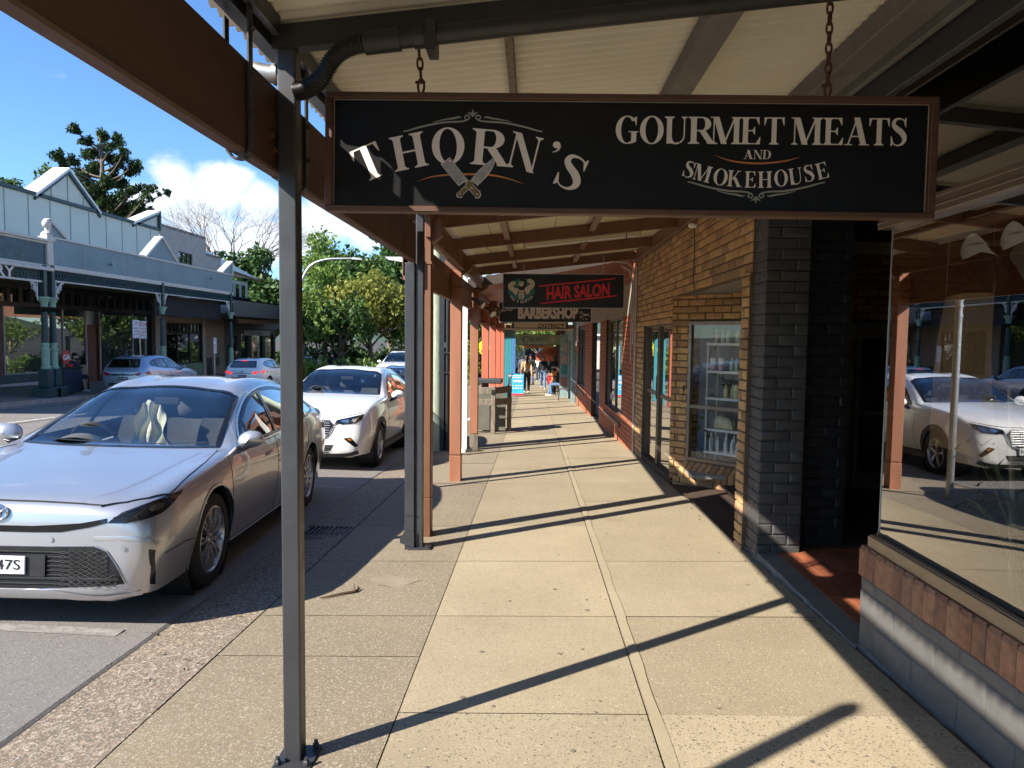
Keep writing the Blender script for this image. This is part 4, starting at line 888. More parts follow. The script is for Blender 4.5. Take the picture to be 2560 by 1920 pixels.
prod([(.36, .2, .08, .043), (.48, .2, .08, .043)], zS[3], M_bp, 'pinkish jar at the bottom of a pair on the fourth salon shelf', 'lower pink jars', 'jar'); prod([(.36, .2, .08, .043), (.48, .2, .08, .043)], zS[3]+.082, M_bw, 'white jar on top of a pink jar on the fourth salon shelf', 'upper white jars', 'jar')
prod([(.62, .2, .17, .028), (.69, .2, .17, .028), (.78, .22, .16, .028)], zS[3], M_bg, 'sage bottle on the fourth shelf of the salon rack', 'sage bottles on the fourth salon shelf')
prod([(.40, .2, .17, .026)], zS[4], M_bp, 'pink bottle on the top shelf of the salon rack', None)
prod([(.49, .2, .16, .028), (.56, .2, .16, .028), (.70, .2, .16, .028), (.78, .2, .16, .028), (.62, .3, .16, .026)], zS[4], M_bg, 'pale sage bottle on the top shelf of the salon rack', 'pale bottles on the top salon shelf')
q = wp(.53, .2, zS[1]); t_ = thing('pouch', 'cream zip pouch lying on the salon rack above the white bottles', 'bag', q); P = []
for i in range(13):
    s = i/12*2-1; w = .145*s; hh = .16*(1-abs(s)**4)**.5*(1-.1*s)+.004; P.append([q+u*w+n*(.05*math.cos(a)*(1-abs(s)**3))+V(0, 0, hh*.5+hh*.5*math.sin(a)) for a in [k*math.pi/8 for k in range(17)]])
MB().grid(P).build('fabric', mat('cream vinyl', (.62, .56, .40), .45, bmp=.2, bs=18), t_, smooth=True); MB().tube([q+u*.14+V(0, 0, .13), q+u*.16+V(0, 0, .05)], .005, 6).build('wrist_strap', M_by, t_)
t_ = thing('trailing_plant', 'green trailing vine climbing over the white salon rack', 'plant', wp(.3, .35, 1.6)); mb = MB()
for i in range(95):
    s, d, z = (random.uniform(.22, .75), random.uniform(.2, .5), random.uniform(1.5, 1.78)) if i < 45 else (random.uniform(.18, .38), random.uniform(.1, .4), random.uniform(.1, 1.5)) if i < 75 else (random.uniform(.35, .6), random.uniform(.35, .5), random.uniform(.95, 1.15))
    c_ = wp(s, d, z); dd_ = V(random.uniform(-1, 1), random.uniform(-1, 1), random.uniform(-1, .2)).normalized(); sd = dd_.cross(V(.3, .5, .8)).normalized(); l_ = random.uniform(.05, .09)
    mb.add([c_, c_+dd_*l_*.4+sd*l_*.4, c_+dd_*l_, c_+dd_*l_*.4-sd*l_*.4], [(0, 1, 2, 3)])
mb.build('leaves', foliage('vine leaf', (.03, .10, .015), (.07, .17, .03), .3), t_); MB().tube([wp(.3, .3, 1.65), wp(.24, .25, 1.2), wp(.28, .2, .7), wp(.4, .15, .2)], .004, 5).build('stem', M_reed, t_)
# gecko ornament
q = wp(.075, -.016, .95); t_ = thing('gecko_ornament', 'small black gecko ornament on the brick pier beside the salon window', 'ornament', q)
mb = MB(); f2 = lambda a, b: q+u*a+V(0, 0, b)+n*.006
mb.tube([f2(.004, .055), f2(.0, .035), f2(0, .0), f2(.003, -.03), f2(-.004, -.06), f2(-.012, -.085)], [.006, .009, .008, .004, .003, .001], 6)
for sx in (-1, 1):
    for z0 in (.025, -.01): mb.tube([f2(0, z0), f2(sx*.016, z0+.006), f2(sx*.02, z0+.018)], [.003, .0025, .002], 5)
mb.build('body', M_blackp, t_)
# sensor with its cable on the salon wall
t_ = thing('wall_sensor', 'white wall sensor lamp with a black cable drooping down the ochre brick', 'sensor', (1.76, 8.05, 2.78))
MB().lathe([(.03, 0), (.035, .03), (.03, .07), (.015, .085)], (1.79, 8.05, 2.86), 14, 'x', rot=Matrix.Rotation(math.pi, 3, 'Z')).build('lamp_head', M_white, t_, smooth=40)
MB().tube([(1.775, 8.05, 2.83), (1.78, 8.06, 2.5), (1.775, 8.05, 2.25), (1.77, 7.98, 2.14), (1.79, 7.75, 2.10), (1.83, 7.55, 2.13)], .005, 6).build('cable', M_blackp, t_)
# conduits at the corner
t_ = thing('conduit', 'bundle of pinkish grey conduit pipes down the corner between ochre and red brick', 'pipe', (1.76, 12.5, -.4))
M_cond = mat('conduit pvc', (.50, .42, .37), .45)
z0 = gz(1.76, 12.5)
mb = MB().tube([(1.765, 12.42, z0), (1.765, 12.42, 2.85)], .020, 10); mb.tube([(1.73, 12.45, 1.5), (1.73, 12.46, 2.7), (1.70, 12.46, 2.83), (1.60, 12.46, 2.9), (1.35, 12.46, 2.93)], .015, 8); mb.tube([(1.70, 12.48, 1.2), (1.70, 12.49, 2.6), (1.66, 12.49, 2.76), (1.5, 12.49, 2.86)], .013, 8)
for z in (.1, .75, 1.5, 2.2): mb.box(1.735, 1.795, 12.395, 12.45, z, z+.03)
mb.build('pipe', M_cond, t_, smooth=40)

# ================================================================ red brick barber building
rb = thing('barber_building', 'red brick barber shop with concrete lintel band, tall window and timber door', 'shop building', (1.75, 15, gz(1.75, 15)))
def Xr(Y): return 1.775-.0165*(Y-12.55)
A2 = V(Xr(12.55), 12.55, 0); u2 = V(Xr(26)-Xr(12.55), 26-12.55, 0).normalized(); n2 = V(-u2.y, u2.x, 0)
brickwall(rb, A2, u2, n2, 13.3, -1.15, 3.3, [(1.5, 4.2, .02, 2.04), (5.5, 7.55, -2, 2.04), (9.7, 12.3, -.05, 1.95), (-.1, 13.4, 2.04, 2.60)], M_rbrick, M_rmortar, thick=.14, rough=.003, proud=.007)
MB().hexa([A2+u2*a-n2*b+V(0, 0, z) for z in (2.03, 2.61) for a, b in ((0, -.012), (13.3, -.012), (13.3, .2), (0, .2))]).build('lintel_band', mat('weathered concrete', (.36, .31, .23), .85, var=.2, vs_=2, bmp=.3, wear=((.16, .13, .1), 3, .6), stretch=(3, 3, 1)), rb)
bricks_ = MB(); bricks(bricks_, (1.775, 12.548, 0), (1, 0, 0), (0, -1, 0), .05, -.6, 3.2, bw=.05); bricks_.build('corner_brickwork', M_rbrick, rb, recalc=False)
mb = MB(); frame_rect(mb, A2-n2*.08, u2, n2, 1.5, 4.2, .02, 2.04, .06, .06, mull=(2.85,)); wf = mb.build('window_frame', mat('grey green frame', (.14, .13, .105), .5), rb); pane(wf, A2-n2*.08, u2, n2, 1.52, 4.18, .05, 2.0, M_glass2)
text_mb = MB(); text(text_mb, 'BARBER', A2-n2*.075+u2*3.5+V(0, 0, .28), -u2, (0, 0, 1), height=.16, width=.7, bold=.01); text_mb.build('lettering', M_white, wf)
MB().hexa([A2+u2*1.5+n2*.05+V(0, 0, -.16), A2+u2*4.2+n2*.05+V(0, 0, -.16), A2+u2*4.2-n2*.08+V(0, 0, -.16), A2+u2*1.5-n2*.08+V(0, 0, -.16), A2+u2*1.5+n2*.05+V(0, 0, -.10), A2+u2*4.2+n2*.05+V(0, 0, -.10), A2+u2*4.2-n2*.08+V(0, 0, .02), A2+u2*1.5-n2*.08+V(0, 0, .02)]).build('window_sill', mat('brown tiled sill', (.16, .065, .035), .5), rb)
mb = MB(); o_ = A2-n2*.35; frame_rect(mb, o_, u2, n2, 5.5, 7.55, -.9, 2.04, .08, .06, mull=(6.5,), trans=(1.35, .1)); df = mb.build('door', mat('grey green door', (.17, .155, .125), .5), rb); pane(df, o_, u2, n2, 5.52, 7.5, -.9, 2.0, M_glass2, 'door_glass')
mb = MB(); frame_rect(mb, A2-n2*.08, u2, n2, 9.7, 12.3, -.05, 1.95, .06, .06, mull=(11,)); wf = mb.build('window_frame', mat('blue grey frame', (.12, .16, .17), .5), rb); pane(wf, A2-n2*.08, u2, n2, 9.72, 12.28, -.02, 1.9, M_glass2)
MB().hexa([A2+u2*9.6+n2*.06+V(0, 0, -.2), A2+u2*12.4+n2*.06+V(0, 0, -.2), A2+u2*12.4-n2*.05+V(0, 0, -.2), A2+u2*9.6-n2*.05+V(0, 0, -.2), A2+u2*9.6+n2*.06+V(0, 0, -.15), A2+u2*12.4+n2*.06+V(0, 0, -.15), A2+u2*12.4-n2*.05+V(0, 0, -.05), A2+u2*9.6-n2*.05+V(0, 0, -.05)]).build('window_sill', mat('brown tiled sill b', (.2, .09, .05), .5), rb)
MB().box(3.6, 3.7, 12.7, 26, -1.2, 3).build('rear_wall', mat('salon back wall', (.25, .23, .2), .9), rb); MB().box(1.9, 3.7, 12.7, 26, 2.2, 2.25).build('ceiling', M_dark2, rb); MB().box(1.9, 3.7, 12.55, 12.65, -1.2, 3).build('side_wall', M_rmortar, rb)
# notices on the barber wall
for i, (s, z, w, h, c1, lab) in enumerate(((12.85, 1.45, .5, .62, (.7, .68, .62), 'white printed notice on the red brick wall'), (12.8, .55, .42, .5, (.03, .25, .1), 'green notice stuck below the white one on the red brick wall'), (12.75, .02, .42, .5, (.1, .12, .35), 'blue poster on the red brick wall'), (12.75, -.45, .38, .62, (.02, .02, .02), 'black photo poster on the red brick wall'), (12.7, -.9, .4, .5, (.15, .12, .03), 'dark poster with a yellow spot, lowest on the red brick wall'))):
    o_ = A2+u2*s+n2*.02; t_ = thing('poster', lab, 'poster', o_+V(0, 0, z), 'posters on the barber wall')
    MB().hexa([o_-u2*w/2+V(0, 0, z), o_+u2*w/2+V(0, 0, z), o_+u2*w/2-n2*.008+V(0, 0, z), o_-u2*w/2-n2*.008+V(0, 0, z)]+[q+V(0, 0, h) for q in (o_-u2*w/2+V(0, 0, z), o_+u2*w/2+V(0, 0, z), o_+u2*w/2-n2*.008+V(0, 0, z), o_-u2*w/2-n2*.008+V(0, 0, z))]).build('sheet', mat('poster paper', c1, .6, var=.3, vs_=9), t_)
    m2 = MB()
    for k in range(4):
        e = w*(.1+.2*(k % 2)); zz = z+h*(.18+.18*k); q = o_+n2*.004; m2.quad(q-u2*w*.35+V(0, 0, zz), q+u2*e+V(0, 0, zz), q+u2*e+V(0, 0, zz+h*.06), q-u2*w*.35+V(0, 0, zz+h*.06))
    m2.build('print', mat('print ink', (.12, .12, .12) if i == 0 else (.6, .55, .4), .6), t_)
# next shops along the near side
nb = thing('blue_shop', 'pale blue grey timber shopfront beyond the red brick barber', 'shop building', (1.5, 28, gz(1.5, 28)))
M_bgrey = mat('pale blue grey paint', (.20, .27, .27), .55, var=.2, wear=((.45, .46, .43), 12, .66))
post(1.40, 1.53, 25.75, 25.9, 2.2, M_bgrey, nb, 'corner_post')
panels(mb := MB(), (1.42, 26.0, 0), (0, 1, 0), (-1, 0, 0), 6.0, -1.3, 2.3, [(1.0, 2.6, -1.3, 1.5), (3.2, 5.6, -.5, 1.5)], .12); mb.build('shopfront_wall', M_bgrey, nb)
MB().box(1.50, 1.52, 26, 32, -1.3, 1.6).build('window_pane', mat('dark shop glass', (.02, .025, .025), .08), nb)
MB().box(1.10, 1.44, 29.6, 29.75, -1.2, 1.75).build('door_screen', M_bgrey, nb)
text(mb := MB(), 'K', (1.27, 29.59, 1.5), (1, 0, 0), (0, 0, 1), height=.3, bold=.01); mb.build('lettering', mat('faded letter', (.28, .36, .36), .6), nb)
for i, (z, c1) in enumerate(((1.0, (.35, .3, .27)), (.52, (.45, .25, .22)), (.08, (.05, .2, .2)), (-.4, (.35, .12, .1)))): 
    t_ = MB().box(1.17, 1.40, 29.575, 29.585, z, z+.36); one('poster', t_, mat('door poster', c1, .6, var=.5, vs_=10), ('pale photo poster, topmost on the blue grey door screen', 'pink poster on the blue grey door screen', 'teal poster with portrait on the blue grey door screen', 'reddish poster, lowest on the blue grey door screen')[i], 'poster', (1.28, 29.58, z))
rs = thing('arcade_shops', 'row of brown and cream shopfronts at the far end of the near footpath', 'shop building', (1.5, 38, gz(1.5, 38)))
panels(mb := MB(), (1.40, 32.0, 0), (0, 1, 0), (-1, 0, 0), 12, -1.5, 2.6, [(1, 3, -1.5, 1.0), (4.5, 7, -.6, 1.0), (8, 11, -.6, 1)], .2); mb.build('shopfront_wall', mat('cream shop wall', (.42, .36, .28), .7), rs)
MB().box(1.58, 1.6, 32, 44, -1.5, 1.2).build('window_pane', mat('dark shop glass b', (.03, .03, .03), .1), rs)
for y in (32.05, 34.9, 38): MB().box(1.2, 1.4, y, y+.15, -1.5, 2.0).build('pilaster', mat('oxblood pilaster', (.12, .035, .03), .5), rs)
MB().box(1.26, 1.40, 33.2, 33.35, -1.5, 2.0).build('pilaster', M_white, rs)
# ================================================================ painted serif lettering
def _cr(P, n=8):
    P = [V(*p) for p in P]; return cr_pts(P, n)
def vstroke(P, n=8):
    """P: (x, y, width) points -> quads"""
    Q = cr_pts([V(*p) for p in P], n); a = []
    for i, q in enumerate(Q):
        t = (Q[min(i+1, len(Q)-1)]-Q[max(i-1, 0)]); t = V(t.x, t.y, 0).normalized(); nx, ny = -t.y*q.z/2, t.x*q.z/2
        a.append(((q.x+nx, q.y+ny), (q.x-nx, q.y-ny)))
    return [[a[i][0], a[i+1][0], a[i+1][1], a[i][1]] for i in range(len(a)-1)]
def ring(cx, cy, ro, so, ri, si, a0=0, a1=360, n=36):
    f = lambda r, s, a: (cx+r*math.cos(R(a)), cy+s*math.sin(R(a))); A_ = [a0+(a1-a0)*i/n for i in range(n+1)]
    return [[f(ro, so, A_[i]), f(ro, so, A_[i+1]), f(ri, si, A_[i+1]), f(ri, si, A_[i])] for i in range(n)]
def bx_(x0, x1, y0, y1): return [[(x0, y0), (x1, y0), (x1, y1), (x0, y1)]]
def srf(x0, x1, y, up, e=.085, h=.038):
    s = 1 if up else -1
    return [[(x0-e, y), (x1+e, y), (x1+e, y+s*h), (x0-e, y+s*h)], [(x0-e*.6, y+s*h), (x1+e*.6, y+s*h), (x1, y+s*h*2.6), (x0, y+s*h*2.6)]]
def stem(x0, x1, lo=True, hi=True, y0=0, y1=1, e=.085):
    r = bx_(x0, x1, y0, y1); return [r]+([srf(x0, x1, y0, True, e)] if lo else [])+([srf(x0, x1, y1, False, e)] if hi else [])
def dg(x0, y0, x1, y1, w): return [[(x0-w/2, y0), (x0+w/2, y0), (x1+w/2, y1), (x1-w/2, y1)]]
def glyph(c_):
    t = .036
    if c_ == 'H': return stem(.10, .28)+stem(.60, .78)+[bx_(.27, .61, .475, .525)], .88
    if c_ == 'I': return stem(.10, .28), .38
    if c_ == 'T': return [bx_(.31, .49, 0, 1), srf(.31, .49, 0, True), bx_(.03, .77, .955, 1), [[(.03, 1), (.075, 1), (.13, .955), (.055, .70), (.03, .70)]], [[(.77, 1), (.725, 1), (.67, .955), (.745, .70), (.77, .70)]]], .80
    if c_ == 'O': return [ring(.45, .5, .42, .525, .225, .485)], .90
    if c_ == 'R': return stem(.10, .28, hi=False)+[srf(.10, .26, 1, False), bx_(.26, .46, .955, 1), bx_(.26, .46, .47, .515), ring(.44, .735, .28, .265, .10, .222, -90, 90, 18), dg(.72, .035, .45, .49, .21), bx_(.60, .93, 0, .038)], .90
    if c_ == 'N': return stem(.12, .165, hi=False)+stem(.76, .805, lo=False)+[bx_(.02, .16, .962, 1), dg(.745, -.03, .17, 1, .20)], .92
    if c_ == 'U': return stem(.10, .28, lo=False)+[srf(.70, .745, 1, False)]+[bx_(.70, .745, .3, 1), ring(.4225, .32, .3225, .345, .1425, .29, 180, 300, 18), ring(.4225, .32, .3225, .345, .277, .295, 300, 360, 8)], .86
    if c_ == 'E': return stem(.10, .28)+[bx_(.26, .66, .957, 1), bx_(.26, .70, 0, .043), bx_(.27, .52, .48, .525), [[(.70, 0), (.66, .0), (.56, .043), (.69, .27), (.715, .27)]], [[(.66, 1), (.62, 1), (.54, .957), (.645, .73), (.67, .73)]], [[(.52, .64), (.495, .64), (.42, .50), (.495, .36), (.52, .36)]]], .76
    if c_ == 'M': return stem(.10, .14, hi=False)+stem(.80, .98)+[bx_(.0, .16, .962, 1), dg(.47, 0, .19, 1, .20), dg(.47, 0, .83, .98, .06)], 1.08
    if c_ == 'A': return [dg(.12, 0, .40, .98, .05), dg(.64, 0, .40, 1.02, .195), bx_(.22, .55, .30, .345), bx_(0, .26, 0, .038), bx_(.48, .82, 0, .038)], .82
    if c_ == 'D': return stem(.10, .28)+[bx_(.26, .42, .957, 1), bx_(.26, .42, 0, .043), ring(.40, .5, .42, .5, .215, .457, -90, 90, 20)], .88
    if c_ == 'K': return stem(.10, .28)+[dg(.28, .40, .66, .98, .06), dg(.74, .03, .42, .60, .21), bx_(.55, .80, .962, 1), bx_(.58, .94, 0, .038)], .93
    if c_ in 'CG':
        p = [ring(.45, .5, .42, .525, .225, .485, 42, 270, 30), vstroke([(.45, -.005, .045), (.58, .02, .05), (.70, .11, .045), (.79, .27, .03)]), [[(.80, .99), (.765, .99), (.70, .93), (.755, .68), (.785, .66)]], ring(.45, .5, .40, .525, .26, .485, 42, 75, 4)]
        if c_ == 'G': p = [p[0], p[3], p[2], ring(.45, .5, .42, .525, .225, .485, 270, 300, 5), bx_(.60, .785, .06, .44), bx_(.50, .86, .405, .445), vstroke([(.5, .0, .04), (.62, .025, .06), (.78, .09, .06)])]
        return p, .88
    if c_ == 'S': return [vstroke([(.60, .76, .03), (.54, .92, .045), (.38, .985, .06), (.20, .93, .11), (.155, .76, .155), (.27, .62, .20), (.44, .50, .215), (.555, .34, .20), (.57, .19, .15), (.47, .05, .09), (.32, .005, .05), (.17, .06, .04), (.075, .26, .025)], 6), [[(.625, 1.02), (.59, 1.02), (.53, .90), (.60, .68), (.625, .68)]], [[(.055, -.02), (.09, -.02), (.16, .10), (.08, .35), (.055, .35)]]], .70
    if c_ == "'": return [ring(.16, .86, .12, .12, 0.001, .001), vstroke([(.22, .88, .10), (.25, .78, .08), (.20, .66, .05), (.07, .58, .02)])], .36
    return [], .35
class Board:
    """a flat board hung in the street: local u right, v up, faces -n"""
    def __init__(s, c_, w, h, roll=0, yaw=0, tilt=0):
        rot = Matrix.Rotation(yaw, 3, 'Z') @ Matrix.Rotation(tilt, 3, 'X'); s.u = rot @ V(math.cos(roll), 0, math.sin(roll)); s.v = rot @ V(-math.sin(roll), 0, math.cos(roll)); s.n = s.u.cross(s.v); s.c = Vector(c_); s.w = w; s.h = h
    def p(s, u, v, w=0): return s.c+s.u*u+s.v*v+s.n*w
    def rect(s, mb, u0, u1, v0, v1, w0, w1, mi=0): return mb.hexa([s.p(u, v, w) for w in (w0, w1) for u, v in ((u0, v0), (u1, v0), (u1, v1), (u0, v1))], mi)
    def polys(s, mb, polys, f, w): [mb.add([s.p(*f(*q), w) for q in P], [tuple(range(len(P)))]) for P in polys]
    def glyph(s, mb, ch, cu, cv, h, w=None, rot=0, wo=.0012, slant=0):
        pcs, adv = glyph(ch); kx = (w/adv) if w else h; cr, sr = math.cos(rot), math.sin(rot)
        for i, P in enumerate(pcs):
            def f(x, y):
                a, b = (x-adv/2)*kx+slant*(y-.5)*h, (y-.5)*h; return cu+a*cr-b*sr, cv+a*sr+b*cr
            s.polys(mb, P, f, wo+i*.00022)
def chain(a, b, link=.045, r=.0045):
    mb = MB(); a, b = Vector(a), Vector(b); d = (b-a); n = max(2, int(d.length/(link*.78))); d.normalize(); s1 = d.cross(V(0, 1, 0)).normalized() if abs(d.y) < .9 else V(1, 0, 0); s2 = d.cross(s1)
    for i in range(n):
        c_ = a+(b-a)*((i+.5)/n); s = s1 if i % 2 else s2; L_ = (b-a).length/n*.64; P = [c_+d*(L_*math.cos(t)*1.0)+s*(link*.24*math.sin(t)) for t in [k*math.pi/5 for k in range(11)]]
        mb.tube(P, r, 5, caps=False)
    return mb
# ---------------------------------------------------------------- the butcher's hanging sign
M_signbk = mat('black sign enamel', (.0062, .0062, .007), .45, var=.3, vs_=4, bmp=.03, bs=9, spec=.22)
M_signfr = mat('stained sign frame', (.085, .036, .02), .55, var=.3, vs_=4, stretch=(.6, 3, 3), bmp=.3, bs=40, wear=((.16, .10, .05), 30, .68))
M_lett = mat('cream vinyl lettering', (.76, .69, .62), .45, var=.05); M_sgrey = mat('grey vinyl scroll', (.30, .30, .27), .45); M_sor = mat('orange vinyl line', (.55, .20, .06), .45)
sg = thing('hanging_sign', 'long black butcher sign in a brown wooden frame hung on two chains, reading gourmet meats', 'sign', (.35, 2.8, 2.07))
B = Board((.349, 2.80, 2.293), 2.335, .457, -.0075, R(.0), R(-1.2))
w, h = 1.1675, .2285
mb = MB(); B.rect(mb, -w+.025, w-.025, -h+.02, h-.02, -.02, .0); mb.build('sign_board', M_signbk, sg)
for a in ((-w, w, h-.024, h), (-w, w, -h, -h+.024), (-w, -w+.030, -h+.024, h-.024), (w-.030, w, -h+.024, h-.024)): mb = MB(); B.rect(mb, *a, -.03, .022); mb.build('frame', M_signfr, sg, bevel=.004)
mb = MB()
for a in ((-w+.03, w-.03, h-.0262, h-.024), (-w+.03, w-.03, -h+.024, -h+.0255), (-w+.03, -w+.0325, -h+.024, h-.024), (w-.0325, w-.03, -h+.024, h-.024)): B.rect(mb, *a, .0, .003)
mb.build('bead', mat('pale bead', (.4, .33, .26), .5), sg)
K3 = .001539/2.698; K4 = .001539/2.458
def c3(x, y): px, py = 780+x/2.698, 220+y/2.698; return (px-1578)*.001539, -(py-391-.0095*(px-1578))*.00154
def c4(x, y): px, py = 1480+x/2.458, 220+y/2.458; return (px-1578)*.001539, -(py-391-.0095*(px-1578))*.00154
mb = MB()
for ch, x, y, hh, ww, rot in (('T', 402, 508, 232, 210, 24), ('H', 674, 435, 232, 245, 12), ('O', 942, 397, 238, 238, 4), ('R', 1237, 408, 240, 282, -4), ('N', 1462, 437, 236, 225, -13), ("'", 1672, 395, 190, 78, -10), ('S', 1782, 572, 228, 196, -24)):
    B.glyph(mb, ch, *c3(x, y if ch != "'" else y+62), hh*K3, ww*K3, R(rot))
mb.build('lettering', M_lett, sg)
mb = MB()
for ch, x, ww in zip('GOURMETMEATS', (238, 390, 538, 697, 843, 993, 1133, 1332, 1492, 1632, 1765, 1882), (150, 158, 150, 180, 196, 134, 134, 196, 134, 152, 134, 112)): B.glyph(mb, ch, *c4(x, 268+(x-1050)*.0075), 163*K4, ww*K4*.98, 0)
for ch, x, ww in zip('AND', (982, 1040, 1095), (58, 56, 54)): B.glyph(mb, ch, *c4(x, 411), 54*K4, ww*K4)
for ch, x, y, ww, rot in (('S', 625, 502, 72, -17), ('M', 708, 524, 108, -14), ('O', 818, 547, 92, -8), ('K', 905, 557, 92, -4), ('E', 1000, 562, 72, 0), ('H', 1088, 562, 88, 2), ('O', 1185, 553, 88, 6), ('U', 1272, 541, 84, 9), ('S', 1352, 523, 66, 13), ('E', 1432, 507, 74, 16)): B.glyph(mb, ch, *c4(x, y), 98*K4, ww*K4, R(rot))
mb.build('lettering', M_lett, sg)
def strk(mb, P, c_, k, wo=.0012):
    q = vstroke([(*c_(x, y), wd*k) for x, y, wd in P], 8); B.polys(mb, q, lambda a, b: (a, b), wo)
def scroll(mb, c_, k, cx, cy, s, f):
    """mirror symmetric flourish; s: half width scale, f: +1 upwards, -1 downwards"""
    for m_ in (-1, 1):
        T = lambda P: [(cx+m_*x*s, cy+f*y*s, wd*s) for x, y, wd in P]
        strk(mb, T([(475, 128, 7), (440, 122, 10), (330, 92, 12), (200, 68, 12), (90, 62, 11), (40, 52, 10), (22, 34, 9), (34, 20, 9), (52, 28, 9), (50, 44, 7), (38, 44, 4)]), c_, k)
        strk(mb, T([(270, 66, 3), (200, 50, 8), (130, 40, 12), (98, 32, 12), (75, 36, 3)]), c_, k, .0016)
        strk(mb, T([(2, 30, 3), (14, 10, 12), (34, 0, 2)]), c_, k, .002)
    strk(mb, [(cx, cy+f*30*s, 10*s), (cx, cy+f*5*s, 14*s), (cx, cy-f*22*s, 1)], c_, k, .0024)
mb = MB(); scroll(mb, c3, K3, 1106, 172, 1.0, 1); mb.build('scrollwork', M_sgrey, sg); mb = MB(); scroll(mb, c4, K4, 1036, 690, .88, -1); mb.build('scrollwork', M_sgrey, sg)
mb = MB(); strk(mb, [(735, 636, 1), (830, 605, 7), (960, 590, 11), (1100, 586, 13), (1240, 592, 12), (1360, 616, 8), (1465, 652, 1)], c3, K3, .001); mb.build('curved_line', M_sor, sg); mb = MB(); strk(mb, [(780, 416, 1), (860, 444, 8), (950, 459, 10), (1040, 464, 11), (1130, 459, 10), (1220, 446, 8), (1295, 425, 1)], c4, K4, .001); mb.build('curved_line', M_sor, sg)
M_kn = mat('printed blade', (.33, .33, .32), .4, var=.3, vs_=30); M_kh = mat('printed knife handle', (.17, .115, .03), .5, var=.25, vs_=60); M_ko = mat('blade outline', (.6, .6, .58), .4)
def pg(mb, P, wo): B.polys(mb, [P], lambda x, y: c3(x, y), wo)
mb = MB(); mk = MB(); mh = MB(); mr = MB()
cl = [(897, 524), (958, 478), (1077, 628), (1058, 632), (1046, 640), (1018, 662)]; kn = [(1257, 474), (1258, 510), (1240, 552), (1205, 600), (1150, 660), (1108, 618), (1160, 560), (1205, 520)]
def grow(P, e): cx = sum(p[0] for p in P)/len(P); cy = sum(p[1] for p in P)/len(P); return [(cx+(x-cx)*(1+e/max(1, math.hypot(x-cx, y-cy))), cy+(y-cy)*(1+e/max(1, math.hypot(x-cx, y-cy)))) for x, y in P]
pg(mk, grow(cl, 6), .0026); pg(mk, grow(kn, 6), .0027); pg(mb, cl, .0030); pg(mb, kn, .0032)
h1 = [(1060, 634), (1082, 628), (1158, 700), (1168, 722), (1160, 742), (1132, 744), (1124, 722), (1090, 690)]; h2 = [(1104, 622), (1128, 646), (1052, 720), (1044, 742), (1014, 740), (1008, 718), (1030, 700)]
pg(mk, grow(h1, 6), .0034); pg(mh, h1, .0036); pg(mk, grow(h2, 6), .0038); pg(mh, h2, .0040)
B.polys(mr, [q for c_ in ((957, 500, 8), (1072, 636, 5), (1110, 682, 5), (1145, 722, 5), (1106, 634, 5), (1068, 676, 5), (1030, 718, 5)) for q in ring(c_[0], c_[1], c_[2], c_[2], .01, .01, n=10)], lambda x, y: c3(x, y), .0044)
mk.build('knife_outline', M_ko, sg); mb.build('knife_blades', M_kn, sg); mh.build('knife_handles', M_kh, sg); mr.build('rivets', M_lett, sg)
for u, zt in ((-.80, 2.775), (.757, 2.93)):
    q = B.p(u, h, -.005); c_ = chain(q+V(.0, 0, .055), (q.x-.012, q.y-.02, zt)); c_.tube([q+V(.012*math.sin(t), 0, .03+.028*math.cos(t)) for t in [k*math.pi/6 for k in range(13)]], .005, 6, caps=False); c_.tube([q+V(-.022, 0, .045), q+V(.016, 0, .045)], .006, 6); c_.build('chain', M_rust, sg, smooth=40)
# ---------------------------------------------------------------- hair salon sign
hs = thing('hanging_sign', 'black hair salon sign with red lettering and teal bearded man emblem on chains', 'sign', (.455, 11.2, 2.05))
B = Board((.455, 11.2, 2.324), 1.878, .517, .004); w, h = .939, .2585
mb = MB(); B.rect(mb, -w, w, -h, h, -.02, 0); mb.build('sign_board', mat('matt black sign', (.006, .006, .007), .4, var=.1), hs)
mb = MB()
for a in ((-w-.008, w+.008, h, h+.008), (-w-.008, w+.008, -h-.008, -h), (-w-.008, -w, -h, h), (w, w+.008, -h, h)): B.rect(mb, *a, -.022, .004)
mb.build('edge_trim', mat('alu trim', (.42, .42, .44), .4, .6), hs)
M_red = mat('distressed red vinyl', (.72, .025, .05), .45, wear=((.12, .01, .012), 38, .70))
def s4(x, y): return (x-1130)*1.878/829, -(y-489.5)*.517/230
mb = MB(); ang = math.atan2(33*1.0, 440)
text(mb, 'HAIR SALON', B.p(*s4(1231, 492), .001), B.u*math.cos(ang)+B.v*math.sin(ang), B.v, height=.205, width=.985, bold=.034, slant=.0)
for x0, y0, x1, y1 in ((962, 457, 1488, 401), (975, 576, 1500, 520)): a, b = V(*s4(x0, y0), 0), V(*s4(x1, y1), 0); B.polys(mb, vstroke([(a.x, a.y, .021), ((a.x+b.x)/2, (a.y+b.y)/2, .021), (b.x, b.y, .021)], 3), lambda p, q: (p, q), .0015)
mb.build('lettering', M_red, hs)
mb = MB(); B.polys(mb, ring(*s4(840, 490), .208, .196, .001, .001), lambda p, q: (p, q), .0012); mb.build('emblem_disc', mat('teal disc', (.012, .19, .18), .5, var=.2, vs_=8), hs)
M_ink = mat('emblem ink', (.006, .006, .007), .5); M_skin0 = mat('emblem pale skin', (.66, .60, .52), .5)
ms = MB(); mi_ = MB()
def st(mb, P, wo): B.polys(mb, vstroke([(*s4(x, y), wd*.00227) for x, y, wd in P], 6), lambda p, q: (p, q), wo)
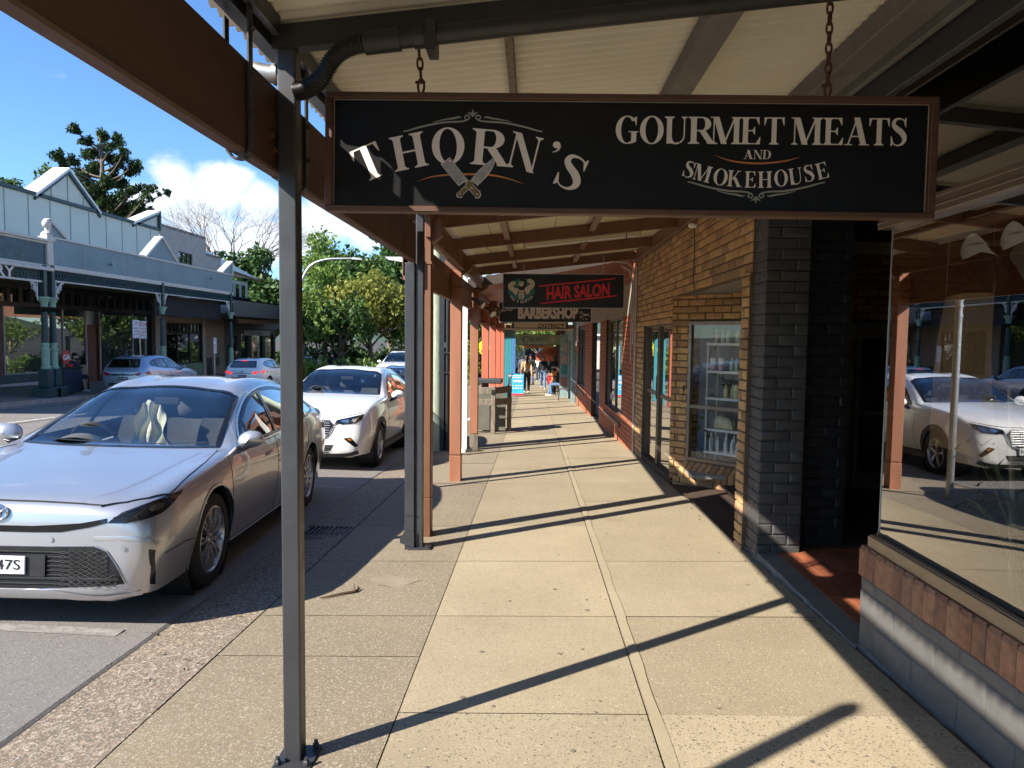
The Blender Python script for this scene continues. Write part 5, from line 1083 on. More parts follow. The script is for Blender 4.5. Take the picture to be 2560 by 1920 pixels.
for m_ in (-1, 1):
    X = lambda x: 840+m_*(x-840)
    st(mi_, [(X(866), 505, 66), (X(890), 470+(0 if m_ > 0 else 12), 46), (X(912), 455+(0 if m_ > 0 else 14), 44), (X(918), 430+(0 if m_ > 0 else 18), 40), (X(896), 418+(0 if m_ > 0 else 18), 38), (X(880), 424+(0 if m_ > 0 else 18), 34)], .0016)
    st(ms, [(X(866), 502, 52), (X(890), 472+(0 if m_ > 0 else 12), 36), (X(912), 455+(0 if m_ > 0 else 14), 34), (X(916), 432+(0 if m_ > 0 else 18), 30), (X(898), 420+(0 if m_ > 0 else 18), 28), (X(882), 425+(0 if m_ > 0 else 18), 26)], .0020)
st(ms, [(840, 470, 50), (840, 500, 62), (840, 545, 44)], .0024)
st(ms, [(840, 425, 30), (838, 450, 34), (836, 465, 26)], .0028)
st(mi_, [(826, 408, 8), (846, 412, 20), (862, 424, 16), (864, 450, 8)], .0032); st(mi_, [(822, 452, 6), (828, 466, 20), (842, 474, 26), (858, 462, 20), (864, 440, 6)], .0032)
st(mi_, [(826, 434, 3), (834, 432, 4), (842, 434, 3)], .0034)
for m_ in (-1, 1): st(mi_, [(840+m_*18, 478, 4), (840+m_*24, 510, 8), (840+m_*20, 548, 4)], .0034); st(mi_, [(840+m_*4, 500, 3), (840+m_*14, 504, 4), (840+m_*20, 500, 3)], .0034)
for k in range(3): st(mi_, [(828, 515+k*10, 2), (840, 517+k*10, 3), (852, 515+k*10, 2)], .0034)
st(mi_, [(752, 520, 30), (790, 556, 30), (840, 570, 30), (890, 556, 30), (926, 520, 30)], .0036)
ms.build('emblem_figure', M_skin0, hs); mi_.build('emblem_ink', M_ink, hs)
mb = MB(); s_ = "PAUL'S BOUTIQUE"
for i, ch in enumerate(s_):
    if ch == ' ': continue
    a = -58+116*i/(len(s_)-1); x, y = 840+84*math.sin(R(a)), 486+80*math.cos(R(a)); text(mb, ch, B.p(*s4(x, y), .0045), B.u*math.cos(R(a))+B.v*math.sin(R(a)), B.v*math.cos(R(a))-B.u*math.sin(R(a)), height=.040 if ch != "'" else .012, bold=.02)
mb.build('emblem_lettering', M_skin0, hs)
for u in (-.62, .62): q = B.p(u, h, -.01); chain(q, (q.x, q.y, zr2(q.x)+.01), .04, .003).build('chain', M_galv, hs)
# ---------------------------------------------------------------- barbershop sign and the ones behind
bb = thing('hanging_sign', 'black barbershop sign with white block lettering and scissors, partly behind the salon sign', 'sign', (.235, 15, 1.95))
B = Board((.235, 15, 2.125), 1.915, .40, .012); w, h = .957, .2
mb = MB(); B.rect(mb, -w, w, -h, h, -.02, 0); mb.build('sign_board', mat('chalk black sign', (.012, .012, .012), .5, var=.3, wear=((.12, .12, .12), 60, .76)), bb)
mb = MB()
for a in ((-w-.01, w+.01, h, h+.01), (-w-.01, w+.01, -h-.012, -h), (-w-.01, -w, -h, h), (w, w+.01, -h, h)): B.rect(mb, *a, -.022, .004)
mb.build('edge_trim', mat('alu trim b', (.5, .5, .48), .4, .5), bb)
def b4(x, y): return (x-1004)*1.915/628, -(y-645)*.40/118
mb = MB(); text(mb, 'BARBERSHOP', B.p(*b4(1028, 650), .001), B.u, B.v, height=.262, width=1.26, bold=.048); mb.build('lettering_shadow', mat('grey letter shadow', (.2, .19, .17), .5), bb)
mb = MB(); text(mb, 'BARBERSHOP', B.p(*b4(1023, 647), .0025), B.u, B.v, height=.262, width=1.26, bold=.048); text(mb, 'Est. 2008', B.p(*b4(1278, 687), .002), B.u, B.v, height=.022, bold=.01)
text(mb, 'Bellingen', B.p(*b4(752, 627), .002), (B.u+B.v*.22), B.v, height=.085, width=.33, slant=.35)
s2 = lambda P, wo=.002: B.polys(mb, vstroke([(*b4(x, y), wd*.003) for x, y, wd in P], 6), lambda p, q: (p, q), wo)
s2([(1262, 668, 4), (1285, 662, 6), (1312, 650, 1)]); s2([(1262, 654, 4), (1285, 660, 6), (1312, 669, 1)], .0024)
for cx, cy in ((1251, 647), (1251, 675)): B.polys(mb, ring(*b4(cx, cy), .028, .026, .018, .016, n=16), lambda p, q: (p, q), .002)
mb.build('lettering', M_lett, bb)
for u in (-.7, .7): q = B.p(u, h, -.01); chain(q, (q.x, q.y, zr3(q.x)), .04, .003).build('chain', M_galv, bb)
t_ = thing('hanging_sign', 'narrow cream sign with dark lettering just below the barbershop sign', 'sign', (.25, 22, 1.7)); B = Board((.19, 22, 1.98), 1.75, .22)
mb = MB(); B.rect(mb, -.87, .87, -.11, .11, -.02, 0); mb.build('sign_board', mat('navy sign edge', (.03, .05, .08), .5), t_); mb = MB(); B.rect(mb, -.80, .80, -.08, .09, .0, .003); mb.build('panel', M_creamb, t_)
mb = MB(); text(mb, 'DISTRICT', B.p(.35, -.02, .004), B.u, B.v, height=.13, width=.8, bold=.02); mb.build('lettering', M_blackp, t_)
ch = thing('hanging_sign', 'pale green chemist sign with dark serif lettering under the blue verandah', 'sign', (.25, 31, 1.4)); B = Board((.22, 31, 1.51), 1.99, .46, .0, 0)
mb = MB(); B.rect(mb, -.995, .995, -.23, .23, -.03, 0); mb.build('sign_board', mat('dark sign edge', (.03, .035, .03), .5), ch); mb = MB(); B.rect(mb, -.97, .97, -.205, .205, .0, .004)
mb.build('panel', mat('aged green sign', (.21, .245, .16), .6, var=.3, vs_=6, wear=((.30, .24, .12), 5, .55)), ch)
mb = MB()
B.glyph(mb, 'C', -.57, -.005, .30, .28, wo=.006)
for i, (c_, ww) in enumerate(zip('HEMIST', (.155, .13, .18, .075, .13, .14))): B.glyph(mb, c_, (-.36, -.21, -.045, .09, .195, .335)[i], .0+.010*i, .17, ww*1.05, R(4), wo=.006)
mb.build('lettering', M_blackp, ch)
mb = MB()
for i in range(14): a = random.uniform(0, 6.28); B.polys(mb, ring(.68+.2*math.cos(a)*random.random(), .03+.1*math.sin(a)*random.random(), .05, .045, .001, .001, n=8), lambda p, q: (p, q), .006+i*.0004)
mb.build('painted_figures', mat('painted figures', (.35, .24, .14), .6, rnd=[(.42, .3, .2), (.12, .1, .07), (.5, .42, .3), (.2, .1, .06)]), ch)
mb = MB()
for u in (-.55, .55): q = B.p(u, .23, -.01); mb.tube([q, q+V(-.25, 0, .3)], .012, 6); mb.tube([q, q+V(.25, 0, .3)], .012, 6)
mb.build('hanger_rod', M_blackp, ch)
t_ = thing('hanging_sign', 'orange timber sign beyond the chemist sign', 'sign', (.3, 40, 1.1)); B = Board((.25, 40, 1.13), 1.75, .26)
mb = MB(); B.rect(mb, -.87, .87, -.13, .13, -.03, 0); mb.build('sign_board', mat('orange timber', (.36, .16, .055), .6), t_); mb = MB(); text(mb, 'ZAATAR', B.p(-.1, .02, .003), B.u, B.v, height=.15, width=.8, bold=.02); mb.build('lettering', M_blackp, t_)
mb = MB(); [mb.tube([B.p(u, .1), B.p(u, .9)], .012, 6) for u in (-.6, .6)]; mb.build('hanger_rod', M_blackp, t_)
# ================================================================ opposite side of the street
M_pgreen = mat('pale green cladding', (.56, .58, .50), .6, var=.05, vs_=.8); M_bluegr = mat('blue grey fascia', (.135, .205, .235), .5, var=.10, vs_=.7, wear=((.18, .25, .28), 2.0, .6)); M_dkgreen = mat('dark green trim', (.018, .05, .05), .5); M_ctrim = mat('cream trim', (.50, .48, .43), .6, var=.1, wear=((.28, .26, .23), 5, .62))
M_dteal = mat('dark teal panel', (.018, .06, .075), .5, var=.5, vs_=3, wear=((.05, .11, .13), 6, .55)); M_olive = mat('olive ceiling', (.17, .18, .04), .6); M_dkfr = mat('dark brown shopfront', (.022, .016, .013), .5); M_wroof = mat('white sheet roof', (.72, .72, .70), .5, var=.06); M_lgreen = mat('light green capital', (.25, .40, .29), .5, var=.15)
M_gl3 = glass('far shop glass', (.60, .63, .62), 1.3, 1.6); M_frost = mat('frosted film', (.36, .365, .37), .35, var=.08); M_lbrick = aggregate('x', (.5, .5, .5), (.5, .5, .5), [(.5, .5, .5), (.4, .4, .4)], 50, .3) if False else None
def bricktex(name, a, b_, mo, bw=.23, bh=.086, rough=.85, mort=.012, bm=.6):
    m_, t, b, o = _nodes(name); uv = t.nodes.new('ShaderNodeUVMap'); n = t.nodes.new('ShaderNodeTexBrick'); n.inputs['Scale'].default_value = 1; n.inputs['Brick Width'].default_value = bw; n.inputs['Row Height'].default_value = bh; n.inputs['Mortar Size'].default_value = mort; n.inputs['Mortar Smooth'].default_value = .3
    n.inputs['Color1'].default_value = rgba(a); n.inputs['Color2'].default_value = rgba(b_); n.inputs['Mortar'].default_value = rgba(mo); t.links.new(uv.outputs[0], n.inputs['Vector'])
    c_ = mixc(t, 1, n.outputs[0], mixc(t, noise(t, 3, 6, .65), (.75, .75, .75), (1.2, 1.2, 1.2)), 'MULTIPLY'); t.links.new(c_, b.inputs['Base Color']); b.inputs['Roughness'].default_value = rough; bump(t, b, n.outputs['Fac'], -bm, .01); return m_
M_lb = bricktex('pale painted brick', (.47, .42, .38), (.38, .34, .31), (.30, .27, .25)); M_tb = bricktex('tan brick', (.33, .25, .19), (.28, .21, .16), (.2, .16, .13)); M_orb = bricktex('orange brick', (.48, .2, .1), (.4, .17, .09), (.3, .2, .15))
V0 = -16.2; F0 = -19.8; P0 = -20.0
def opp_box(mb, x0, x1, y0, y1, z0, z1): return mb.box(x0, x1, y0, y1, z0, z1)
gb = thing('heritage_building', 'pale green gabled heritage shop row with blue grey verandah fascia and green iron columns', 'shop building', (-19, 30, gz(-19, 30)))
mb = MB(); y = 15.0
while y < 37.6: mb.box(P0-.15, P0, y+.01, min(y+1.27, 37.62), 3.4, 7.02); y += 1.28
mb.build('parapet_cladding', M_pgreen, gb)
mb = MB(); y = 15.0
while y < 37.6: mb.box(P0, P0+.025, y-.012, y+.012, 3.4, 7.02); y += 1.28
mb.build('cladding_cover_strips', mat('cover strip', (.30, .34, .31), .6), gb)
MB().box(P0-.25, P0+.10, 15, 37.68, 7.02, 7.17).build('parapet_coping', M_dkgreen, gb, bevel=.02)
def gable(y0, y1, ya, zb_, za, depth, part='gable', half=False):
    fn = lambda u, v, w: V(P0-.02-w, u, v)
    MB().prism([(y0, zb_), (y1, zb_), (ya, za)], fn, .12).build(part, M_pgreen, gb)
    for a, b in (((y0-.22, zb_-.06), (ya, za+.16)), ((ya, za+.16), (y1+.22, zb_-.06))):
        if half and b[0] > ya+.01: continue
        MB().prism([a, b, (b[0], b[1]-.12), (a[0], a[1]-.12)], lambda u, v, w: V(P0+.12-w, u, v), depth).build('gable_roof', M_wroof, gb)
        MB().prism([(a[0], a[1]-.12), (b[0], b[1]-.12), (b[0], b[1]-.26), (a[0], a[1]-.26)], lambda u, v, w: V(P0+.10-w, u, v), .12).build('barge_board', M_dkgreen, gb)
    if half: MB().box(P0-.05, P0+.12, y1-.08, y1+.08, zb_-.1, za+.1).build('barge_board', M_dkgreen, gb)
gable(28.35, 32.2, 30.25, 7.17, 8.45, .75); gable(35.3, 37.6, 37.62, 7.17, 7.95, .7, half=True)
mb = MB()
for yy in (29.2, 30.25, 31.3): mb.box(P0-.03, P0+.012, yy-.012, yy+.012, 7.17, 7.17+1.2*(1-abs(yy-30.25)/1.95))
mb.build('gable_battens', mat('cover strip b', (.32, .36, .33), .6), gb)
MB().box(-26, P0-.15, 15, 37.6, -.8, 6.8).build('rear_walls', M_pgreen, gb)
# verandah fascia
mb = MB(); y = 23.75
for a, b in ((23.6, 25.2), (25.21, 28.0), (28.01, 30.4), (30.41, 32.6), (32.61, 34.9), (34.91, 37.9)): mb.box(V0-.08, V0, a, b, 3.84, 4.72)
mb.build('verandah_fascia', M_bluegr, gb)
mb = MB(); mb.box(V0-.16, V0+.05, 23.6, 37.95, 4.72, 4.79); mb.box(V0-.1, V0+.04, 23.6, 37.95, 3.68, 3.84); mb.box(V0-.06, V0+.02, 23.6, 37.95, 3.29, 3.34); mb.build('fascia_trim', M_ctrim, gb, bevel=.01)
for (ya, za, y0, y1) in ((30.68, 5.72, 29.42, 31.94), (23.45, 5.30, 23.47, 24.3), (37.90, 5.42, 36.7, 37.92)):
    if y0 < ya < y1: P = [(y0+.1, 4.79), (y1-.1, 4.79), (ya, za-.1)]
    else: P = [(y0, 4.79), (y1, 4.79), (ya, za)]
    MB().prism(P, lambda u, v, w: V(V0-.01-w, u, v), .06).build('fascia_gablet', M_bluegr, gb)
    for a, b in (((y0, 4.79), (ya, za)), ((ya, za), (y1, 4.79))):
        if abs(a[0]-b[0]) < .1: MB().box(V0-.1, V0+.05, ya-.06, ya+.06, 4.79, za+.06).build('gablet_trim', M_ctrim, gb); continue
        d = Vector((b[0]-a[0], b[1]-a[1])).normalized(); nn = (-d.y*.09, d.x*.09) if d.x > 0 else (d.y*.09, -d.x*.09)
        MB().prism([a, b, (b[0]+nn[0], b[1]+nn[1]), (a[0]+nn[0], a[1]+nn[1])], lambda u, v, w: V(V0+.05-w, u, v), .32 if ya > 25 else .15).build('gablet_roof', M_wroof if b[0] == ya else M_ctrim, gb)
mb = MB(); y = 23.75      # iron lattice frieze
while y < 37.7:
    for k in (0, 1):
        a, b = (y, 3.36), (y+.16, 3.66)
        if k: a, b = (y, 3.66), (y+.16, 3.36)
        mb.beam((V0-.02, a[0], a[1]), (V0-.02, b[0], b[1]), .012, .022, up=(1, 0, 0))
    mb.beam((V0-.02, y+.08, 3.43), (V0-.02, y+.08, 3.59), .012, .05, up=(1, 0, 0)); y += .16
mb.build('iron_frieze', mat('iron frieze', (.04, .10, .115), .5), gb)
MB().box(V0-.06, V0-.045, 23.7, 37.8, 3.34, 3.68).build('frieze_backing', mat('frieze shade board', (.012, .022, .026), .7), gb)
MB().box(F0, V0-.1, 23.4, 37.2, 3.50, 3.56).build('verandah_ceiling', M_olive, gb); MB().box(F0, V0-.1, 15, 23.4, 3.50, 3.56).build('verandah_ceiling', M_olive, gb)
MB().box(F0, V0-.1, 15, 37.9, 3.86, 3.95).build('verandah_roof', M_wroof, gb)
def column(y, fat=1.0):
    zb = gz(V0, y); L_ = []
    c_ = MB().box(V0-.30*fat, V0+.30*fat, y-.30*fat, y+.30*fat, zb, zb+.34).build('column_base', M_dkgreen, gb, bevel=.03)
    MB().box(V0-.18, V0+.18, y-.16, y+.16, zb+.34, zb+.95).build('column_pedestal', M_dkgreen, gb, bevel=.02)
    MB().lathe([(.15, .95), (.155, 1.0), (.125, 1.05), (.125, 1.55), (.15, 1.58), (.15, 1.63)], (V0, y, zb), 12).build('column_lower', M_lgreen, gb)
    MB().lathe([(.105, 1.63), (.105, 1.72), (.12, 1.74), (.12, 1.80), (.105, 1.82)], (V0, y, zb), 16).build('column_ring', M_lgreen, gb)
    MB().lathe([(.11, 1.82), (.09, 2.9-(zb+.65))], (V0, y, zb), 16).build('column_shaft', M_dkgreen, gb, smooth=40)
    zc = 2.42
    MB().lathe([(.095, 0), (.12, .03), (.10, .06), (.11, .12), (.17, .26), (.20, .29), (.20, .33)], (V0, y, zc), 12).build('column_capital', M_lgreen, gb)
    MB().box(V0-.075, V0+.075, y-.075, y+.075, zc+.33, 3.8).build('column_head', M_dkgreen, gb)
column(23.12); column(23.52); column(30.62); column(37.6)
M_lace = mat('white iron lace', (.55, .57, .55), .6)
for y, sides in ((22.95, (-1,)), (23.66, (1,)), (30.62, (-1, 1)), (37.6, (-1,))):
    for s in sides:
        mb = MB(); o_ = y+s*.07
        for r_ in (.16, .30, .44): mb.tube([(V0-.02, o_+s*(.5-r_*math.cos(t)*1.0 if False else .46*(1-math.cos(t)*r_/.46)), 3.29-.75*(1-math.sin(t)*r_/.46) if False else 3.29-r_*1.3*(1-math.sin(t))) for t in [k*math.pi/16 for k in range(9)]], .014, 5)
        for k in range(9):
            a = random.uniform(.03, .34); z = 3.24-random.uniform(0, .6)*(1-a/.42); mb.tube([(V0-.02, o_+s*(a+.045*math.cos(t)), z+.045*math.sin(t)) for t in [q*math.pi/4 for q in range(9)]], .011, 4, caps=False)
        mb.beam((V0-.02, o_+s*.02, 3.29), (V0-.02, o_+s*.03, 2.62), .02, .03); mb.beam((V0-.02, o_, 3.28), (V0-.02, o_+s*.46, 3.28), .02, .02); mb.tube([(V0-.02, o_+s*(.44-.41*math.sin(t)), 3.26-.62*(1-math.cos(t))) for t in [k*math.pi/16 for k in range(9)]], .016, 5)
        mb.build('lace_bracket', M_lace, gb)
# shopfronts under the verandah
mb = MB(); mb.box(F0-.1, F0, 15, 37.0, 3.28, 3.5); mb.box(F0-.1, F0+.02, 15, 37.0, 2.55, 2.73)
y = 15.1
while y < 36.6: mb.box(F0-.1, F0-.01, y, y+.20, 2.73, 3.28); y += .62
mb.box(F0-.12, F0+.03, 36.3, 36.6, -1.0, 3.5); mb.build('clerestory_frame', M_dkfr, gb)
MB().box(F0-.09, F0-.08, 15, 36.6, 2.7, 3.3).build('clerestory_panes', M_gl3, gb); MB().box(F0-.40, F0-.38, 15, 36.6, 2.6, 3.4).build('clerestory_lining', mat('cream lining', (.42, .33, .2), .7), gb)
for y in (26.05, 29.4, 30.95, 31.95, 34.62): MB().box(F0-.06, F0, y-.025, y+.025, -.3, 2.55).build('mullion', mat('pale mullion', (.42, .42, .40), .5), gb)
MB().box(F0-.05, F0-.045, 15, 30.93, .0, 2.55).build('window_pane', M_gl3, gb); MB().box(F0-.05, F0-.045, 31.97, 36.3, -.2, 2.55).build('window_pane', M_gl3, gb)
MB().box(F0-.075, F0-.055, 26.1, 29.38, -.12, .88).build('frosted_film', M_frost, gb); MB().box(F0-.075, F0-.055, 31.98, 34.6, -.5, 2.5).build('frosted_film', M_frost, gb)
MB().box(F0-.12, F0+.02, 15, 30.93, -.40, -.05).build('stallboard', M_dteal, gb); MB().box(F0-.12, F0+.02, 31.97, 36.3, -.9, -.2).build('stallboard', M_dteal, gb); MB().box(F0-.13, F0+.04, 15, 30.93, -.7, -.38).build('plinth', M_ctrim, gb)
mb = MB(); mb.box(F0-.16, F0-.10, 31.0, 31.92, -1, 1.95); mb.box(F0-.09, F0-.02, 31.84, 31.93, -.9, 2.3); mb.build('door', mat('red brown door', (.09, .03, .018), .5), gb); MB().box(F0-.09, F0-.01, 25.2, 25.95, -.7, 2.5).build('door', mat('red brown door b', (.10, .035, .02), .5), gb)
mb = MB(); mb.box(F0-3, F0-2.9, 15, 37, -1, 3.4); mb.box(F0-3, F0-.1, 15, 37, -.9, -.7); mb.box(F0-3, F0-.4, 30.8, 30.9, -1, 3.4); mb.build('shop_interior', mat('dim shop interior', (.20, .15, .11), .9, var=.5, vs_=1.5), gb)
MB().box(F0-.15, F0+.06, 36.62, 37.2, -1.2, 3.5).build('corner_pier', mat('cream pier', (.30, .28, .24), .7, var=.2, wear=((.12, .11, .1), 4, .6)), gb)
mb = MB(); text(mb, 'CATES IN', (F0-.5, 26.55, 2.0), (0, 1, 0), (0, 0, 1), height=.26, width=2.3, bold=.01); mb.build('neon_lettering', emit('orange neon', (1, .33, .09), 1.1), gb)
MB().box(F0-.56, F0-.53, 25.3, 28.0, 1.72, 2.28).build('neon_board', M_dkfr, gb)
mb = MB(); text(mb, 'INDEPENDENT GROCERS', (F0-.03, 29.6, .78), (0, 1, 0), (0, 0, 1), height=.09, width=2.2, bold=.01); mb.build('lettering', mat('pale window lettering', (.34, .36, .36), .6), gb)
for x, y in ((V0+.03, 26.8), (V0+.03, 35.2)): MB().lathe([(.03, 0), (.05, .03), (.05, .10), (.02, .12)], (x, y, 4.18 if y < 30 else 4.35), 10, 'x').build('fascia_lamp', M_bluegr, gb)
# bakery at the left edge
bk = thing('bakery_verandah', 'bakery verandah with dark teal parapet, cream cornices and a ball finial at the left edge', 'verandah', (V0, 20, gz(V0, 20)))
MB().box(V0-.12, V0, 14, 23.28, 3.82, 4.50).build('parapet_panel', M_dteal, bk)
for a, b, e in ((4.50, 4.57, .05), (4.57, 4.66, .12), (3.62, 3.74, .10), (3.74, 3.82, .04)): MB().box(V0-.14, V0+e, 14, 23.55, a, b).build('cornice', M_ctrim, bk, bevel=.015)
MB().box(V0-.16, V0+.08, 23.26, 23.56, 3.82, 4.86).build('parapet_pier', M_ctrim, bk, bevel=.015); MB().box(V0-.2, V0+.13, 23.2, 23.62, 4.62, 4.76).build('pier_cap', M_ctrim, bk, bevel=.015)
MB().lathe([(.17, 0), (.13, .05), (.06, .1), (.055, .18), (.09, .2), (.13, .25), (.145, .33), (.12, .42), (.05, .48), (.01, .49)], (V0-.03, 23.41, 4.86), 16).build('ball_finial', M_ctrim, bk, smooth=40)
mb = MB(); y = 21.9
while y < 23.0:
    for a, b in (((y, 3.28), (y+.16, 3.60)), ((y, 3.60), (y+.16, 3.28))): mb.beam((V0-.02, a[0], a[1]), (V0-.02, b[0], b[1]), .012, .022, up=(1, 0, 0))
    y += .16
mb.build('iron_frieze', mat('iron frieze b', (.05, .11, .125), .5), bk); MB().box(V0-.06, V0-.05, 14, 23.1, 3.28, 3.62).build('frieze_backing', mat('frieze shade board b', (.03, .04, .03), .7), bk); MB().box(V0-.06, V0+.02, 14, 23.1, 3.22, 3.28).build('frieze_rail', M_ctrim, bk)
mb = MB(); text(mb, 'BAKERY', (V0+.03, 20.62, 3.45), (0, 1, 0), (0, 0, 1), height=.34, width=2.35, bold=.015); mb.build('lettering', mat('cream sign letters', (.62, .6, .54), .5), bk)
# black blind + tiled shop + brick upper floor
br = thing('brick_building', 'pale painted brick building with a small upper window and dark glazed shop below', 'shop building', (-20, 40, gz(-20, 40)))
mb = MB(); panels(mb, (P0, 37.75, 0), (0, 1, 0), (1, 0, 0), 5.3, 2.4, 7.3, [(1.95, 3.55, 5.58, 6.22)], 5.0); mb.build('upper_wall', M_lb, br)
mb = MB(); y = 37.75
while y < 43.0: mb.box(P0-.2, P0+.02, y+.006, y+.10, 7.3, 7.46); y += .11
mb.build('coping_bricks', mat('dark coping brick', (.22, .19, .17), .9, rnd=[(.12, .1, .09), (.3, .26, .24), (.2, .17, .15)]), br)
mb = MB(); frame_rect(mb, (P0-.08, 37.75, 0), (0, 1, 0), (1, 0, 0), 1.95, 3.55, 5.58, 6.22, .06, .06, mull=(2.48, 3.02), trans=(5.9,)); wf = mb.build('window_frame', M_dkfr, br); pane(wf, (P0-.1, 37.75, 0), (0, 1, 0), (1, 0, 0), 1.95, 3.55, 5.58, 6.22, M_gl3)
mb = MB(); panels(mb, (F0, 37.2, 0), (0, 1, 0), (1, 0, 0), 7.8, -1.3, 2.5, [(.6, 4.75, -.12, 2.2), (5.3, 6.0, -1, .15), (6.5, 7.0, -.4, .15)], .2); mb.build('shop_wall', M_tb, br)
MB().box(F0-.25, F0+.03, 41.95, 42.35, -1.3, 2.5).build('pale_pier', M_lb, br)
mb = MB(); frame_rect(mb, (F0-.08, 37.2, 0), (0, 1, 0), (1, 0, 0), .6, 4.75, -.12, 2.2, .08, .08, mull=(1.9, 3.3), trans=(1.62,)); 
for k in range(9): mb.box(F0-.1, F0-.04, 37.9+k*.44, 38.0+k*.44, 1.62, 2.2)
wf = mb.build('window_frame', M_dkfr, br); pane(wf, (F0-.1, 37.2, 0), (0, 1, 0), (1, 0, 0), .6, 4.75, -.12, 2.2, M_gl3)
MB().box(F0-3, F0-2.9, 37.3, 45, -1.2, 2.5).build('shop_interior', mat('dim interior b', (.07, .06, .05), .9), br)
mb = MB(); y = 37.25
while y < 42: mb.box(F0, F0+.05, y, y+.135, -1.35, -.12); y += .145
mb.build('green_tiles', mat('glazed green tile', (.14, .21, .15), .25, rnd=[(.12, .19, .13), (.18, .26, .19), (.15, .23, .16)]), br, bevel=.01)
for y0, y1, z0, z1 in ((42.5, 43.2, -1.1, .15), (43.7, 44.2, -.4, .15)): MB().box(F0-.03, F0+.02, y0, y1, z0, z1).build('meter_box', M_blackp, br)
bl = MB().box(V0-.45, V0-.40, 31.0, 37.3, 2.42, 3.27); bl.box(V0-.5, V0-.36, 31, 37.3, 2.38, 2.42); o = one('blind', bl, mat('black blind canvas', (.006, .006, .009), .8), 'black canvas blind hanging under the verandah beside the iron column', 'blind', (V0-.42, 34, 2.4))
# chimney and white roofed house
ho = thing('house', 'white weatherboard house with white sloping roof and hanging flower baskets', 'house', (-20.5, 48, gz(-20.5, 48)))
MB().box(-21.4, -20.05, 43.1, 45.2, 5.3, 6.35).build('chimney', M_lb, ho); mb = MB(); [mb.box(-21.4, -20.02, 43.1+k*.105, 43.19+k*.105, 6.35, 6.5) for k in range(20)]; mb.build('chimney_coping', mat('dark coping brick b', (.2, .17, .15), .9), ho)
MB().box(-27, -20.6, 44.5, 50.8, -1, 5.3).build('wall', mat('white weatherboard', (.45, .46, .45), .6), ho)
MB().add([(-20.6, 43.4, 6.95), (-20.25, 52.3, 5.60), (-20.15, 46.9, 5.80), (-20.15, 43.4, 6.05), (-27, 43.4, 7.6), (-27, 52.3, 6.4)], [(0, 3, 2, 1), (0, 1, 5, 4)]).build('roof', M_wroof, ho); MB().hexa([(-20.13, 43.4, 5.92), (-20.2, 52.3, 5.46), (-20.3, 52.3, 5.46), (-20.25, 43.4, 5.92), (-20.13, 43.4, 6.04), (-20.2, 52.3, 5.60), (-20.3, 52.3, 5.60), (-20.25, 43.4, 6.04)]).build('gutter', mat('brown gutter', (.16, .08, .05), .6), ho)
for k in range(4):
    y = 46.6+k*1.05; w_ = MB().box(-20.62, -20.57, y, y+.55, 3.9, 5.05).build('window', M_dkfr, ho); MB().box(-20.57, -20.55, y+.06, y+.49, 3.96, 4.99).build('pane', M_gl3, w_)
M_flw = foliage('basket plants', (.04, .08, .02), (.1, .16, .05), .2)
for k in range(4):
    y = 46.6+k*1.15; t_ = thing('hanging_basket', 'dark hanging flower basket below the eaves of the white house', 'basket', (-20.3, y, 4.1), 'hanging baskets on the white house')
    MB().lathe([(.05, 0), (.2, .1), (.25, .2), (.24, .2)], (-20.3, y, 3.95), 12).build('bowl', M_blackp, t_); MB().tube([(-20.3, y, 4.15), (-20.3, y, 5.2)], .012, 5).build('chain', M_blackp, t_)
# dark awning building
aw = thing('awning_building', 'low dark grey shop building with a deep plain awning fascia and shaded shopfronts', 'shop building', (-18, 45, gz(-18, 45)))
MB().box(V0-.1, V0, 37.95, 52, 2.58, 3.52).build('awning_fascia', mat('slate grey fascia', (.055, .06, .068), .5, var=.1), aw); MB().box(F0, V0-.1, 37.95, 52, 2.62, 2.72).build('awning_soffit', mat('brown awning soffit', (.10, .075, .055), .7), aw); MB().box(F0-.2, V0, 38, 52, 3.45, 3.52).build('awning_roof', M_wroof, aw)
MB().box(V0-1.2, V0-1.0, 41, 52, 2.25, 2.5).build('awning_beam', mat('brown beam', (.12, .085, .06), .6), aw)
mb = MB(); panels(mb, (F0, 45.0, 0), (0, 1, 0), (1, 0, 0), 9, -1.6, 2.6, [(.4, 2.0, -1.5, 1.5), (2.6, 3.8, -1.5, 1.6), (4.4, 6.4, -.8, 1.6), (6.9, 8.6, -1.5, 1.6)], .2); mb.build('shop_wall', mat('dark grey render', (.075, .07, .065), .8), aw)
MB().box(F0-.15, F0-.12, 45, 54, -1.5, 1.7).build('window_pane', M_gl3, aw); MB().box(F0-3, F0-2.9, 45, 54, -1.6, 2.6).build('shop_interior', mat('dim interior c', (.16, .12, .08), .9, var=.6, vs_=1), aw)
t_ = thing('shop_sign', 'small pale sign board hanging under the dark awning', 'sign', (V0-.9, 44.5, 1.9)); MB().box(V0-1.9, V0-.3, 44.0, 44.06, 1.52, 1.82).build('sign_board', mat('beige sign', (.34, .30, .24), .6), t_); mb = MB(); text(mb, 'COFFEE', (V0-1.1, 43.99, 1.67), (1, 0, 0), (0, 0, 1), height=.12, bold=.01); mb.build('lettering', M_blackp, t_); MB().box(V0-1.2, V0-.2, 45.5, 45.56, 1.95, 2.3).build('sign_board', mat('grey sign', (.25, .25, .24), .6), t_)
